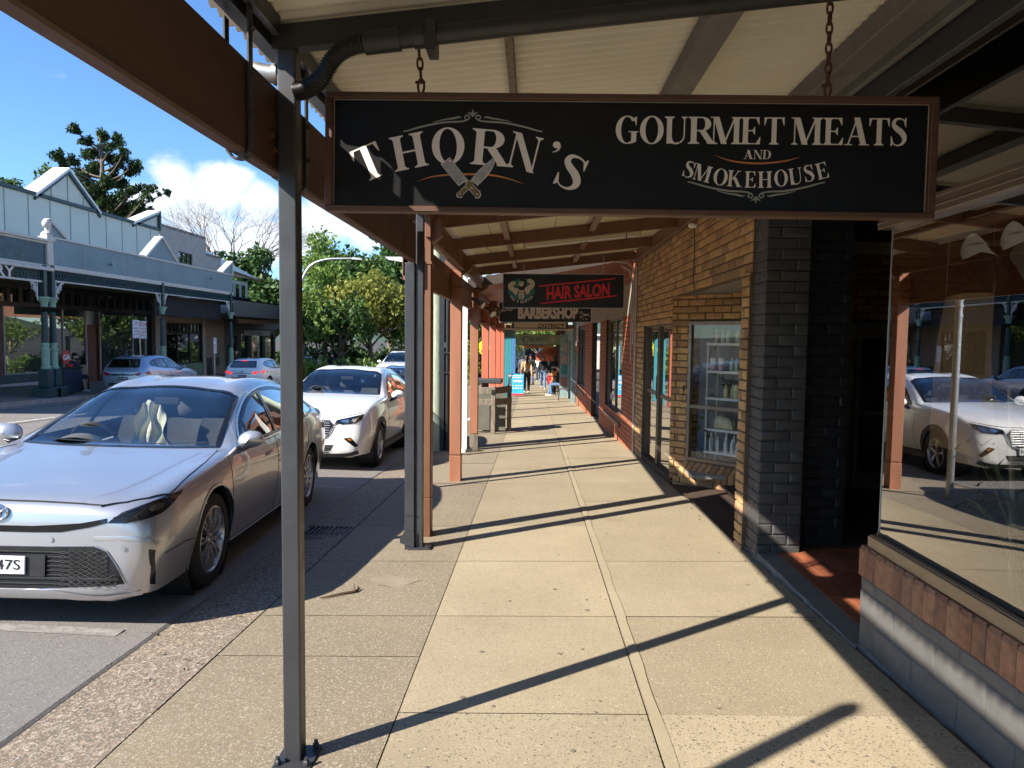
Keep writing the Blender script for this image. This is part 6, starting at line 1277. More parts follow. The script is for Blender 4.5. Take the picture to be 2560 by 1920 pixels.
# planters, parking signs
def planter(x, y, lab):
    zb = gz(x, y); t_ = thing('planter_box', lab, 'planter', (x, y, zb), 'dark planters on the opposite kerb'); pn = mat('navy panel', (.02, .035, .06), .45, var=.3, vs_=3)
    MB().box(x-.26, x+.26, y-.5, y+.5, zb+.06, zb+.92).build('body', M_blackp, t_, bevel=.01)
    for a in (-.48, .02): MB().box(x+.26, x+.28, y+a, y+a+.46, zb+.08, zb+.90).build('panel', pn, t_, bevel=.006)
    MB().box(x-.26, x+.26, y-.52, y-.5, zb+.08, zb+.90).build('panel', mat('rusty end panel', (.08, .035, .02), .8), t_)
    MB().box(x-.32, x+.32, y-.56, y+.56, zb+.92, zb+.96).build('lid', M_blackp, t_)
    return zb+.96
zt_ = planter(-16.55, 24.6, 'dark navy bin enclosure beside the doubled green column')
t_ = thing('bread_basket', 'black wire stand with a red and white round sign on the navy enclosure', 'stand', (-16.55, 24.6, zt_)); mb = MB()
for y in (24.2, 25.0): mb.tube([(-16.5, y, zt_), (-16.5, y, zt_+.22)], .02, 6)
mb.tube([(-16.5, 24.1, zt_+.18), (-16.5, 24.6, zt_+.26), (-16.5, 25.1, zt_+.18)], .03, 6); mb.build('rack', M_blackp, t_)
mb = MB().lathe([(.001, 0), (.24, 0), (.24, .03), (.001, .03)], (-16.45, 24.5, zt_+.36), 20, 'x'); mb.build('round_sign', mat('red sign', (.42, .03, .02), .5), t_); mb = MB(); text(mb, 'GA', (-16.41, 24.5, zt_+.36), (0, 1, 0), (0, 0, 1), height=.2, bold=.03); mb.build('lettering', M_white, t_)
MB().lathe([(.01, .0), (.12, .02), (.13, .10), (.05, .13)], (-16.4, 24.6, zt_), 12).build('red_bag', mat('red bag', (.4, .03, .02), .6), t_)
mw = mat('sign white', (.66, .66, .68), .5); mr_ = mat('sign red', (.5, .02, .03), .5); mg_ = mat('sign green', (.05, .09, .28), .5)
def psign(x, y, zt, boards, label, lean=0):
    zb = gz(x, y); t_ = thing('parking_sign', label, 'sign', (x, y, zb)); MB().tube([(x, y, zb-.02), (x, y+lean, zt)], .03, 8).build('pole', M_galv, t_, smooth=40)
    for k, (dy, zz, ww, hh, tp, cm) in enumerate(boards):
        b_ = MB().box(x+.035, x+.045, y+lean+dy-ww/2, y+lean+dy+ww/2, zz, zz+hh).build('sign_plate', mw, t_)
        mb = MB(); text(mb, tp[0], (x+.046, y+lean+dy, zz+hh*.82), (0, 1, 0), (0, 0, 1), height=hh*.2, bold=.01)
        for i, s_ in enumerate(tp[1:]): text(mb, s_, (x+.046, y+lean+dy, zz+hh*(.55-.17*i)), (0, 1, 0), (0, 0, 1), height=hh*.09, width=ww*.7, bold=.01)
        mb.build('lettering', cm, t_)
psign(-16.75, 29.9, 2.05, [(-.28, 1.38, .5, .75, ('1P', 'MON-FRI', '8:30AM-5:30PM', 'SAT'), mg_), (.27, 1.36, .5, .75, ('ZONE', 'MON-FRI', '8AM-6PM', 'SAT'), mr_)], 'twin white parking signs on a leaning pole in front of the opposite shop', -.18)
psign(-16.1, 35.4, 1.35, [(0, .62, .34, .78, ('P', 'LOADING', 'ZONE', '9-5'), mr_)], 'narrow red and white parking sign on a pole by the brick pier', 0)
# ================================================================ trees, hedge, lamp
def leafcloud(blobs, dens, size, up=.25, aspect=1.7):
    """blobs: (x, y, z, r[, squash]); leaf clumps spread through the blobs, thinner towards the inside"""
    C, S_ = [], []
    for b_ in blobs:
        r = b_[3]; sq = b_[4] if len(b_) > 4 else 1; n = int(dens*r*r); d = rng.normal(size=(n, 3)); d /= np.linalg.norm(d, axis=1)[:, None]
        rad = r*(rng.random(n)**.42)*(1+.16*np.sin(d[:, 0]*5+b_[0])+.14*np.sin(d[:, 2]*6+b_[1])); C.append(np.array(b_[:3])+d*rad[:, None]*np.array([1, 1, sq])); S_.append(np.full(n, 1.))
    C = np.concatenate(C); n = len(C); a = rng.normal(size=(n, 3)); a[:, 2] -= .2; a /= np.linalg.norm(a, axis=1)[:, None]; h = rng.normal(size=(n, 3)); h[:, 2] += up*4; b = np.cross(a, h); b /= np.linalg.norm(b, axis=1)[:, None]
    s = size*(.55+.9*rng.random(n))[:, None]; a = a*s*aspect/2; b = b*s/2
    v = np.stack([C-a, C+b*.9-a*.1, C+a, C-b*.9-a*.1], 1).reshape(-1, 3); f = np.arange(4*n).reshape(n, 4); return v, f
def limb(mb, pts, r0, r1, n=7):
    k = len(pts); mb.tube(pts, [r0+(r1-r0)*i/(k-1) for i in range(k)], n)
def tree(name, label, cat, x, y, h, blobs, dens, size, ml, mt, tr=.2, group=None, zb=None, lean=0):
    zb = gz(max(x, -20), y) if zb is None else zb; t_ = thing(name, label, cat, (x, y, zb), group); mb = MB()
    top = V(x+lean, y, zb+h*.62); limb(mb, cr_pts([V(x, y, zb-.1), V(x+lean*.3+.1, y, zb+h*.25), V(x+lean*.6-.1, y+.1, zb+h*.45), top], 4), tr, tr*.45)
    for b_ in blobs:
        q = V(*b_[:3]); s = V(x+lean*.5, y, zb+h*random.uniform(.25, .5)); m_ = (s+q)/2+V(random.uniform(-.2, .2), random.uniform(-.2, .2), -.12*abs(q.x-s.x)); limb(mb, cr_pts([s, m_, q], 4), tr*.42, tr*.10, 6)
    mb.build('trunk', mt, t_, smooth=True, recalc=False); v, f = leafcloud(blobs, dens, size); nobj('crown', v, f, ml, t_, smooth=False); return t_
M_lfA = foliage('deep green leaves', (.025, .06, .015), (.075, .14, .034), .25); M_lfB = foliage('mid green leaves', (.08, .15, .028), (.19, .28, .06), .35); M_lfC = foliage('yellow green leaves', (.13, .16, .025), (.26, .27, .06), .4); M_lfD = foliage('pine needles', (.012, .034, .012), (.05, .085, .026), .15)
M_tr = mat('grey bark', (.13, .10, .075), .9, var=.35, vs_=3); M_trp = mat('pale bark', (.34, .30, .24), .85, var=.3)
# hoop pine: whorls of long bare branches carrying dense tufts
PX = [(459, 178, 1.1), (505, 88, .9), (545, 140, 1.0), (585, 95, 1.0), (630, 95, .9), (700, 110, .9), (728, 145, .8), (690, 185, .8), (640, 222, 1.3), (575, 150, .9), (525, 190, 1.1), (338, 250, .7), (405, 235, 1.0), (440, 255, 1.0), (515, 290, 1.3), (478, 340, 1.0), (560, 265, .8), (615, 330, 1.1), (665, 355, 1.4), (712, 240, 1.0), (755, 300, 1.1), (800, 262, 1.0), (822, 225, .8), (772, 375, .9), (690, 395, 1.3), (620, 425, 1.2), (560, 445, 1.2), (868, 398, .9), (845, 440, .9), (888, 385, .6), (945, 482, .85), (775, 462, 1.0), (838, 515, 1.2), (715, 475, 1.3), (645, 490, 1.3), (765, 535, 1.3), (700, 545, 1.4), (600, 515, 1.4), (555, 395, 1.1), (500, 400, .9), (870, 540, .9), (460, 300, .8), (590, 210, .8), (655, 290, .9)]
hp_ = thing('hoop_pine', 'tall dark hoop pine with tufted branches rising behind the gabled green shops', 'tree', (-34.9, 60, -1)); mb = MB(); tufts = []
wx = lambda x: (x/2.37-1334)/1775*60*1.005; wz = lambda y, x: 1.59-((300+y/2.37)-843.5+(.0115*(1334-x/2.37)))/1775*60
tx, trunk = wx(604), lambda z: V(wx(604)+.05*math.sin(z), 60, z)
limb(mb, [trunk(z) for z in (-1, 6, 11, 15, 18)], .42, .10, 9)
for x, y, r in PX:
    q = V(wx(x), 60+random.uniform(-1, 1)*abs(x-604)/604*6+random.uniform(-1.2, 1.2), wz(y, x)); d = q-trunk(q.z); L_ = math.hypot(d.x, d.y); s = trunk(q.z-L_*.42-.3); m_ = (s*.5+q*.5)-V(0, 0, .10*L_); P = cr_pts([s, m_, q], 4); limb(mb, P, .10, .035, 6)
    tufts.append((q.x, q.y, q.z, r*.52, .85)); k = P[-2]; tufts.append((k.x, k.y, k.z+.1, r*.34, .8))
    tufts.append((q.x+random.uniform(-.4, .4), q.y+random.uniform(-.5, .5), q.z+random.uniform(-.4, .3), r*.32))
for k in range(6): tufts.append((tx+random.uniform(-1.2, 1.2), 62+random.uniform(-1, 1), 11.3+random.uniform(-.6, 1.2), 1.0))
mb.build('trunk', M_tr, hp_, smooth=True, recalc=False); v, f = leafcloud(tufts, 620, .15, up=.6, aspect=2.6); nobj('crown', v, f, M_lfD, hp_, smooth=False)
# bare tree
bt = thing('bare_tree', 'leafless pale tree with a fine fan of twigs behind the white roof', 'tree', (-30, 70, -2)); mb = MB()
def grow_(p, d, L_, r, lvl):
    q = p+d*L_; m_ = (p+q)/2+V(random.uniform(-.06, .06), random.uniform(-.06, .06), random.uniform(-.03, .05))*L_; mb.tube([p, m_, q], [r, r*.85, r*.66], 5 if lvl < 3 else 3, caps=False)
    if lvl >= 8: return
    for k in range(2 if lvl < 1 or random.random() < .72 else 3):
        ax = V(random.gauss(0, 1), random.gauss(0, 1), random.gauss(0, .4)).normalized(); nd = (d+ax*random.uniform(.36, .66)+V(0, 0, .02)).normalized(); grow_(q, nd, L_*random.uniform(.72, .88), r*.60, lvl+1)
for a in range(7): th = a*.9+.3; grow_(V(-30, 70, 5.6), V(.62*math.cos(th), .5*math.sin(th), .72).normalized(), 2.35, .16, 1)
mb.tube([(-30, 70, -2), (-30, 70, 5.8)], [.4, .3], 8); mb.build('trunk', mat('bare twigs', (.17, .135, .11), .9), bt, smooth=True, recalc=False)
v, f = leafcloud([(-30.5+random.uniform(-3, 3), 70, 7+random.uniform(-.5, 1.5), .7) for _ in range(5)], 60, .25); nobj('remaining_leaves', v, f, M_lfC, bt, smooth=False)
B_ = lambda cx, cy, cz, sx, sy, sz, n, r0, r1: [(cx+random.gauss(0, .5)*sx, cy+random.gauss(0, .5)*sy, cz+random.gauss(0, .5)*sz, random.uniform(r0, r1)) for _ in range(n)]
tree('dark_tree', 'dark spreading tree just showing behind the left end of the green parapet', 'tree', -45, 64, 15, B_(-45.2, 64, 13.2, 4.5, 3, 1.9, 15, .7, 1.3), 260, .24, M_lfA, M_tr, .35)
tree('dark_tree', 'olive green tree behind the white roofed house', 'tree', -25.5, 64, 9, B_(-26.2, 64, 6.0, 3, 2, 2.0, 16, 1.0, 1.8), 210, .28, M_lfA, M_tr, .3); tree('dark_tree', 'broad dark tree beyond the dark awning shop', 'tree', -22.4, 60, 8, B_(-22.6, 60, 4.3, 2.2, 2, 2.6, 14, 1.0, 1.7), 210, .28, M_lfA, M_tr, .3)
tree('leafy_tree', 'big dark green tree, tallest of the clump past the street lamp', 'tree', -13, 64, 12, B_(-13.2, 64, 7.6, 4.2, 3, 2.6, 30, 1.2, 2.0)+[(-9.8, 64, 6.5, 1.9), (-10.4, 64, 4.5, 1.9), (-16.8, 64, 8.0, 1.4)], 200, .30, M_lfA, M_tr, .4, group=None)
tree('leafy_tree', 'feathery light green tree beside the curved street lamp', 'tree', -15.4, 52, 9, B_(-15.4, 52, 5.4, 2.0, 2, 3.0, 26, .6, 1.2), 230, .20, M_lfB, M_tr, .16)
tree('leafy_tree', 'round yellow green street tree in front of the dark clump', 'tree', -11.6, 50, 7, B_(-11.5, 50, 3.6, 2.4, 2, 1.5, 22, .9, 1.5), 230, .22, M_lfC, M_tr, .2); tree('leafy_tree', 'mid green tree with low crown right of the yellow green tree', 'tree', -9.3, 52, 6.5, B_(-9.2, 52, 3.0, 1.6, 2, 2.0, 16, .8, 1.3), 230, .22, M_lfB, M_tr, .2)
tree('leafy_tree', 'shady dark tree under the yellow green crown', 'tree', -12.8, 47, 5, B_(-12.8, 47.5, 2.3, 2.4, 1.5, 1.0, 14, .7, 1.2), 260, .2, M_lfA, M_tr, .14); tree('leafy_tree', 'small dark tree low beside the feathery tree', 'tree', -15.2, 46, 5, B_(-15.0, 46.5, 2.6, 1.4, 1.5, 1.3, 12, .6, 1.1), 260, .2, M_lfB, M_trp, .12)
for i, (x, y, w) in enumerate(((-12.0, 40, 1.2), (-10.6, 41, 1.0), (-9.0, 42, 1.1), (-13.4, 41, 1.0))):
    z = gz(x, y); t_ = thing('shrub', ('dense low shrub in the street bed below the trees', 'low dark shrub next to the parked white hatchback roof', 'rounded shrub farthest along the street bed', 'small shrub under the curved lamp post')[i], 'shrub', (x, y, z)); bl_ = B_(x, y, z+.75, w, w, .5, 9, .4, .65); v, f = leafcloud(bl_, 420, .13); nobj('leaves', v, f, M_lfA if i % 2 else M_lfB, t_, smooth=False); mb = MB(); [limb(mb, [V(x, y, z), V(*q[:3])], .03, .01, 5) for q in bl_[:5]]; mb.build('stems', M_tr, t_)
tree('street_tree', 'slim pale trunked street tree at the far end of the blue posts', 'tree', -1.9, 50, 5, B_(-1.6, 50.5, 1.6, 1.6, 1.6, .7, 14, .5, .9), 230, .16, M_lfB, M_trp, .09); tree('street_tree', 'leafy tree over the far street corner', 'tree', .8, 66, 6, B_(.6, 66, 2.0, 3.0, 2, 1.0, 16, .7, 1.2), 200, .2, M_lfB, M_tr, .15); tree('street_tree', 'bright green tree glimpsed between the brown and red posts', 'tree', -3.6, 36, 4, B_(-3.6, 36, .5, .9, 1.2, 1.0, 12, .4, .7), 260, .16, M_lfC, M_tr, .08)
tree('street_tree', 'tall street tree closing the end of the street', 'tree', -6.5, 84, 9, B_(-6.5, 84, 4, 4, 2, 2.5, 18, 1.2, 1.9), 150, .34, M_lfA, M_tr, .25)
tree('street_tree', 'kerbside tree hidden up the street behind the camera', 'tree', -3.0, -9, 8, B_(-3.2, -9, 5.5, 2.5, 2.5, 2.0, 16, 1.0, 1.5), 90, .3, M_lfB, M_tr, .2) if False else None
z = gz(-12, 57); t_ = thing('hedge', 'long dark hedge closing the ground under the trees', 'hedge', (-12, 57, z)); v, f = leafcloud([(x, 57+random.uniform(-.6, .6), z+random.uniform(.5, 2.1), random.uniform(.8, 1.2)) for x in np.arange(-21, -3.5, .45)], 230, .2); nobj('leaves', v, f, M_lfA, t_, smooth=False); MB().box(-21, -3.4, 56.8, 57.2, z-.1, z+1.7).build('stems', mat('hedge stems', (.02, .03, .012), .9), t_)
# end of the street
eb = thing('end_building', 'low pale building closing the far end of the street', 'building', (2, 88, -2)); MB().box(-9, 14, 88, 92, -2.2, 1.9).build('wall', mat('pale end wall', (.5, .47, .42), .7), eb); MB().box(-9.3, 14.3, 87.5, 92.5, 1.9, 2.15).build('roof', M_wroof, eb); [MB().box(x, x+1.6, 87.95, 88, -1.9, .6).build('window', M_dark, eb) for x in (-7, -4, -1, 2, 5)]
um = thing('cafe_umbrella', 'folded rust red cafe awning by the far shopfronts', 'umbrella', (.95, 43, gz(.95, 43))); MB().lathe([(.02, 0), (.85, -.55), (.8, -.95), (.78, -.95), (.8, -.5)], (.95, 43, 1.15), 12).build('canopy', mat('rust canvas', (.36, .09, .04), .8), um); MB().tube([(.95, 43, gz(.95, 43)), (.95, 43, 1.1)], .03, 8).build('pole', M_galv, um)
# street lamp
lp = thing('street_lamp', 'galvanised street lamp with long curved arm beside the feathery tree', 'street lamp', (-14.75, 45, gz(-14.75, 45)))
P = [V(-14.8, 45, gz(-14.75, 45)), V(-14.85, 45, 3), V(-14.85, 45, 4.3), V(-14.65, 45, 5.3), V(-14.1, 45, 6.05), V(-13.2, 45, 6.38), V(-12.2, 45, 6.44), V(-11.5, 45, 6.46)]
Q = cr_pts(P, 6); MB().tube(Q, [.11-.05*i/(len(Q)-1) for i in range(len(Q))], 10).build('pole', M_galv, lp, smooth=40); MB().hexa([(-11.55, 44.85, 6.40), (-10.85, 44.85, 6.36), (-10.85, 45.15, 6.36), (-11.55, 45.15, 6.40), (-11.5, 44.9, 6.54), (-10.95, 44.9, 6.46), (-10.95, 45.1, 6.46), (-11.5, 45.1, 6.54)]).build('lamp_head', M_galv, lp)
t_ = thing('street_lamp', 'pale lamp head on a long arm just left of the grey verandah post', 'street lamp', (-6.3, 41, gz(-6.3, 41))); 
MB().hexa([(-8.6, 40.6, 5.82), (-6.2, 40.8, 5.35), (-6.2, 41.1, 5.35), (-8.6, 41.0, 5.82), (-8.75, 40.6, 5.98), (-6.2, 40.8, 5.8), (-6.2, 41.1, 5.8), (-8.75, 41.0, 5.98)]).build('lamp_head', mat('pale lamp body', (.6, .6, .58), .5), t_) if False else None
MB().hexa([(-6.15, 30, 4.80), (-5.2, 30, 4.66), (-5.2, 30.25, 4.66), (-6.15, 30.25, 4.80), (-6.32, 30, 4.92), (-5.2, 30, 4.92), (-5.2, 30.25, 4.92), (-6.32, 30.25, 4.92)]).build('lamp_head', mat('pale lamp body', (.6, .6, .58), .5), t_)
MB().tube([(-5.25, 30.1, 4.8), (-3.0, 31, 5.0), (-1.9, 31.3, 4.9), (-1.9, 31.3, gz(-1.9, 31.3))], .05, 8).build('arm', M_galv, t_, smooth=40)
t_ = thing('crossing_sign', 'yellow diamond pedestrian sign seen between the brown and red posts', 'sign', (-2.92, 40, gz(-2.92, 40))); MB().prism([(-.45, 0), (0, .45), (.45, 0), (0, -.45)], lambda u, v, w: V(-2.86+u, 40+w, 1.0+v), .02).build('sign_plate', mat('sign yellow', (.75, .62, .02), .5), t_); MB().tube([(-2.86, 40.05, gz(-2.9, 40)), (-2.86, 40.05, 1.4)], .03, 8).build('pole', M_galv, t_)
mb = MB(); mb.tube([(-2.86, 39.99, 1.12), (-2.84, 39.99, .95), (-2.96, 39.99, .75)], .035, 5); mb.tube([(-2.84, 39.99, .95), (-2.74, 39.99, .76)], .035, 5); mb.lathe([(.01, -.05), (.05, 0), (.01, .05)], (-2.86, 39.99, 1.2), 8); mb.build('walking_figure', M_blackp, t_)
for zz, yy in ((5.6, 70), (4.9, 70)):
    mb = MB().tube([(-60+i*6, yy, zz-.5*math.sin(i/10*math.pi)) for i in range(11)], .02, 4); tag(mb.build('overhead_wire', M_blackp), ('upper overhead power wire crossing behind the trees', 'lower overhead power wire crossing behind the trees')[zz < 5], 'wire')
# ================================================================ cars
TRIM = {}
def paint(name, col, metal=.0, rough=.28, coat=1.0, trim=False):
    if not trim: TRIM[name] = paint(name+' trim', col, metal, rough, coat, True)
    m_, t, b, o = _nodes(name); geo = t.nodes.new('ShaderNodeNewGeometry'); base = col
    c_ = mixc(t, ramp(t, noise(t, 1.5, 5, .6), .3, .7), tuple(q*.95 for q in col), tuple(min(1, q*1.04) for q in col))
    if not trim: c_ = mixc(t, geo.outputs['Backfacing'], c_, (.02, .02, .022))
    t.links.new(c_, b.inputs['Base Color'])
    b.inputs['Metallic'].default_value = metal; b.inputs['Roughness'].default_value = rough; b.inputs['Coat Roughness'].default_value = .02
    b.inputs['Coat Weight'].default_value = coat
    if trim: return m_
    t.links.new(ramp(t, geo.outputs['Backfacing'], 0, 1, coat, 0), b.inputs['Coat Weight']); t.links.new(ramp(t, geo.outputs['Backfacing'], 0, 1, metal, 0), b.inputs['Metallic'])
    return m_
M_silver = paint('silver car paint', (.50, .505, .52), .65, .28); M_cwhite = paint('white car paint', (.80, .79, .76), 0, .3); M_sblue = paint('silver blue car paint', (.36, .42, .52), .65, .32); M_cblue = paint('blue car paint', (.05, .12, .26), .4, .3)
M_tyre = mat('tyre rubber', (.018, .018, .018), .85, bmp=.2, bs=80); M_rim = mat('alloy rim', (.50, .50, .51), .3, .85, var=.05); M_rimd = mat('dark wheel recess', (.012, .012, .012), .6); M_gblk = mat('gloss black trim', (.008, .008, .009), .12, var=0, rv=0); M_clad = mat('grey black cladding', (.028, .028, .029), .6, bmp=.15, bs=200)
M_cglass = glass('car glass', (.78, .83, .83), 1.15, 1.5); M_cglassd = glass('tinted car glass', (.20, .22, .22), 1.4, 1.55); M_lens = glass('lamp lens', (.75, .78, .8), 1.3, 1.5); M_chrome = mat('chrome trim', (.75, .75, .75), .12, 1, var=0, rv=0)
M_seat = mat('dark car seat', (.055, .055, .055), .85, bmp=.15, bs=90); M_seatg = mat('grey car seat', (.12, .12, .115), .85); M_dash = mat('car dashboard', (.07, .073, .075), .65); M_plate = mat('plate white', (.75, .75, .73), .4); M_plated = mat('plate black', (.03, .03, .03), .4); M_tail = mat('red tail lamp', (.32, .008, .012), .18, var=.1, rv=0); M_amb = mat('amber reflector', (.45, .15, .02), .25); M_gapk = mat('panel gap', (.012, .012, .013), .8)
M_tailon = emit('lit brake lamp', (.8, .02, .015), .8)
def pchip(x, Y, xi):
    x = np.asarray(x, float); Y = np.asarray(Y, float); h = np.diff(x); d = np.diff(Y)/h; m = np.zeros_like(Y); m[0], m[-1] = d[0], d[-1]
    for i in range(1, len(x)-1):
        if d[i-1]*d[i] > 0: w1, w2 = 2*h[i]+h[i-1], h[i]+2*h[i-1]; m[i] = (w1+w2)/(w1/d[i-1]+w2/d[i])
    k = np.clip(np.searchsorted(x, xi)-1, 0, len(h)-1); t = (xi-x[k])/h[k]
    return (1+2*t)*(1-t)**2*Y[k]+t*(1-t)**2*h[k]*m[k]+t*t*(3-2*t)*Y[k+1]+t*t*(t-1)*h[k]*m[k+1]
CAMRY = [(.965,.27,.62,.45,.70,.64,.66,.70,.52,.715),(.945,.22,.72,.45,.80,.67,.745,.735,.56,.75),(.88,.18,.80,.47,.868,.715,.805,.775,.605,.79),(.74,.17,.845,.49,.902,.755,.842,.805,.625,.82),(.45,.17,.855,.51,.914,.80,.862,.84,.645,.857),(.0,.17,.86,.53,.918,.85,.87,.885,.665,.90),(-.30,.17,.86,.54,.915,.88,.874,.915,.70,.93),(-.46,.17,.86,.55,.912,.89,.876,.935,.73,.955),(-.70,.17,.86,.55,.91,.90,.875,1.045,.69,1.075),(-1.0,.17,.86,.55,.91,.905,.873,1.17,.648,1.205),(-1.3,.17,.86,.55,.91,.915,.872,1.285,.608,1.325),(-1.6,.17,.86,.55,.91,.925,.87,1.36,.583,1.405),(-2.05,.17,.86,.55,.91,.94,.87,1.392,.57,1.443),(-2.65,.17,.86,.55,.912,.965,.87,1.37,.565,1.42),(-3.0,.17,.86,.56,.91,.98,.865,1.30,.58,1.345),(-3.35,.18,.85,.58,.90,.99,.85,1.15,.64,1.18),(-3.55,.2,.83,.6,.885,.99,.83,1.06,.66,1.085),(-3.8,.23,.78,.62,.85,.97,.79,1.04,.64,1.06),(-3.92,.27,.70,.62,.78,.94,.72,1.0,.58,1.02),(-3.955,.32,.60,.6,.68,.88,.62,.94,.5,.955)]
HATCH = [(.86,.30,.48,.48,.58,.66,.55,.76,.44,.785),(.825,.25,.62,.50,.70,.70,.66,.81,.52,.84),(.72,.21,.73,.52,.80,.78,.75,.875,.58,.905),(.5,.21,.79,.56,.855,.865,.80,.935,.63,.965),(.2,.21,.82,.60,.875,.93,.81,.985,.66,1.015),(-.1,.21,.82,.62,.88,.965,.82,1.02,.685,1.05),(-.36,.21,.81,.64,.878,.985,.828,1.045,.705,1.075),(-.55,.21,.81,.64,.877,.985,.832,1.06,.715,1.09),(-.85,.21,.81,.64,.876,.99,.832,1.21,.67,1.24),(-1.15,.21,.81,.64,.876,1.0,.83,1.355,.625,1.395),(-1.45,.21,.81,.64,.876,1.01,.83,1.44,.59,1.485),(-1.9,.21,.81,.64,.878,1.02,.83,1.475,.57,1.525),(-2.4,.21,.81,.64,.88,1.05,.825,1.46,.56,1.512),(-2.8,.21,.81,.66,.878,1.08,.81,1.425,.55,1.478),(-3.08,.24,.79,.68,.86,1.09,.79,1.37,.54,1.425),(-3.22,.28,.77,.70,.84,1.07,.76,1.21,.60,1.25),(-3.33,.33,.72,.70,.79,1.0,.72,1.07,.60,1.095),(-3.395,.37,.66,.68,.73,.92,.66,.98,.54,1.0),(-3.415,.42,.56,.66,.64,.84,.58,.9,.46,.915)]
class Car:
    def __init__(s, name, label, loc, yaw, T, pm, wb, rw=.33, track=.78, scale=(1, 1, 1), group=None, mat_pitch=True):
        s.root = thing(name, label, 'car', (0, 0, 0), group, local=True); X, Y = loc
        n = V(-(gz(X+.5, Y)-gz(X-.5, Y)), -(gz(X, Y+1)-gz(X, Y-1))/2, 1).normalized(); f = V(math.sin(yaw), -math.cos(yaw), 0); f = (f-n*f.dot(n)).normalized(); r_ = f.cross(n)
        s.root.matrix_world = Matrix(((r_.x, f.x, n.x, X), (r_.y, f.y, n.y, Y), (r_.z, f.z, n.z, gz(X, Y)), (0, 0, 0, 1)))
        s.pm, s.wb, s.rw, s.track = pm, wb, rw, track; sx, sy, sz = scale
        T = [(r[0]*sy, r[1]*sz, r[2]*sx, r[3]*sz, r[4]*sx, r[5]*sz, r[6]*sx, r[7]*sz, r[8]*sx, r[9]*sz) for r in T]; s.T = T
        ys = np.array([r[0] for r in T])[::-1]; par = np.arange(len(T))[::-1].astype(float); par = np.arange(len(T)).astype(float); nl = 150
        # even spacing along the profile
        pi = np.linspace(0, len(T)-1, 400); q = np.stack([pchip(par, [r[c_] for r in T], pi) for c_ in (0, 9)], 1); L_ = np.r_[0, np.cumsum(np.hypot(*np.diff(q, axis=0).T))]; pi = np.interp(np.linspace(0, L_[-1], nl), L_, pi)
        C_ = [pchip(par, [r[c_] for r in T], pi) for c_ in range(10)]; y, zb, wb_, zs, ws, zh, wh, zr, wr, zt = C_
        cp = np.stack([np.stack(a, 1) for a in ((0*zb, zb), (wb_*.8, zb), (wb_, zb+.045), (ws, zs), (wh, zh), (wr, zr), (wr*.52, zr+(zt-zr)*.76), (0*zt, zt), (-wr*.52, zr+(zt-zr)*.76))], 1)   # nl, 9, 2
        rows = []; sub = [1, 2, 9, 9, 12, 6, 5]
        for k, nsub in enumerate(sub):
            a = cp[:, max(k-1, 0)] if k > 1 else cp[:, k]; b, d, e = cp[:, k], cp[:, k+1], cp[:, k+2]
            if k == 2: a = cp[:, 2]*2-cp[:, 3]*1+0*a
            for i in range(nsub+(k == len(sub)-1)):
                t = i/nsub; p_ = .5*((2*b)+(d-a)*t+(2*a-5*b+4*d-e)*t*t+(3*b-a-3*d+e)*t**3) if k > 1 else b+(d-b)*t; rows.append(p_)
        H = np.stack(rows, 1); nh = H.shape[1]                       # nl, nh, (x, z)
        full = np.concatenate([H[:, ::1], H[:, -2:0:-1]*np.array([-1, 1])], 1); nf = full.shape[1]; s.sd = None
        v = np.zeros((nl, nf, 3)); v[:, :, 0] = full[:, :, 0]; v[:, :, 2] = full[:, :, 1]; v[:, :, 1] = y[:, None]; s.v = v.reshape(-1, 3)
        i, j = np.meshgrid(np.arange(nl-1), np.arange(nf), indexing='ij'); j2 = (j+1) % nf
        s.f = np.stack([i*nf+j, i*nf+j2, (i+1)*nf+j2, (i+1)*nf+j], -1).reshape(-1, 4); caps = []
        for r_, o_ in ((0, 1), (nl-1, -1)):           # flat nose and tail: bridge left and right halves
            for jj in range(nh-1):
                a, b = r_*nf+jj, r_*nf+jj+1; c_, d = r_*nf+(nf-jj-1) % nf, r_*nf+(nf-jj) % nf
                caps.append((a, b, c_, d)[::-o_])
        s.f = np.concatenate([s.f, np.array(caps)]); s.keep = np.ones(len(s.f), bool); s.bvh = BVHTree.FromPolygons([tuple(q) for q in s.v], [tuple(int(w) for w in q) for q in s.f]); s.ctr = s.v[s.f].mean(1)
    def P(s, d, a, b):
        """project (a, b) on the body: d = l / r (y, z), f / b (x, z), t (x, y)"""
        o, w = {'l': (V(-3, a, b), V(1, 0, 0)), 'r': (V(3, a, b), V(-1, 0, 0)), 'f': (V(a, 5, b), V(0, -1, 0)), 'b': (V(a, -9, b), V(0, 1, 0)), 't': (V(a, b, 4), V(0, 0, -1))}[d]
        h, n, i, ds = s.bvh.ray_cast(o, w)
        if h is None: h, n, i, ds = s.bvh.find_nearest(o+w*{'l': 2.1, 'r': 2.1, 'f': 4.1, 'b': 5.1, 't': 3}[d])
        if n.dot(w) > 0: n = -n
        return h, n
    def arch(s, yw, ra, zw=None):
        zw = s.rw if zw is None else zw; dy, dz = s.v[:, 1]-yw, s.v[:, 2]-zw; dist = np.hypot(dy, dz); m = (np.abs(s.v[:, 0]) > .5) & (np.abs(dist-ra) < .022); k = ra/np.maximum(dist, 1e-6)
        s.v[m, 1] = yw+dy[m]*k[m]; s.v[m, 2] = zw+dz[m]*k[m]; c_ = s.v[s.f].mean(1); s.keep &= ~((np.hypot(c_[:, 1]-yw, c_[:, 2]-zw) < ra) & (np.abs(c_[:, 0]) > .5))
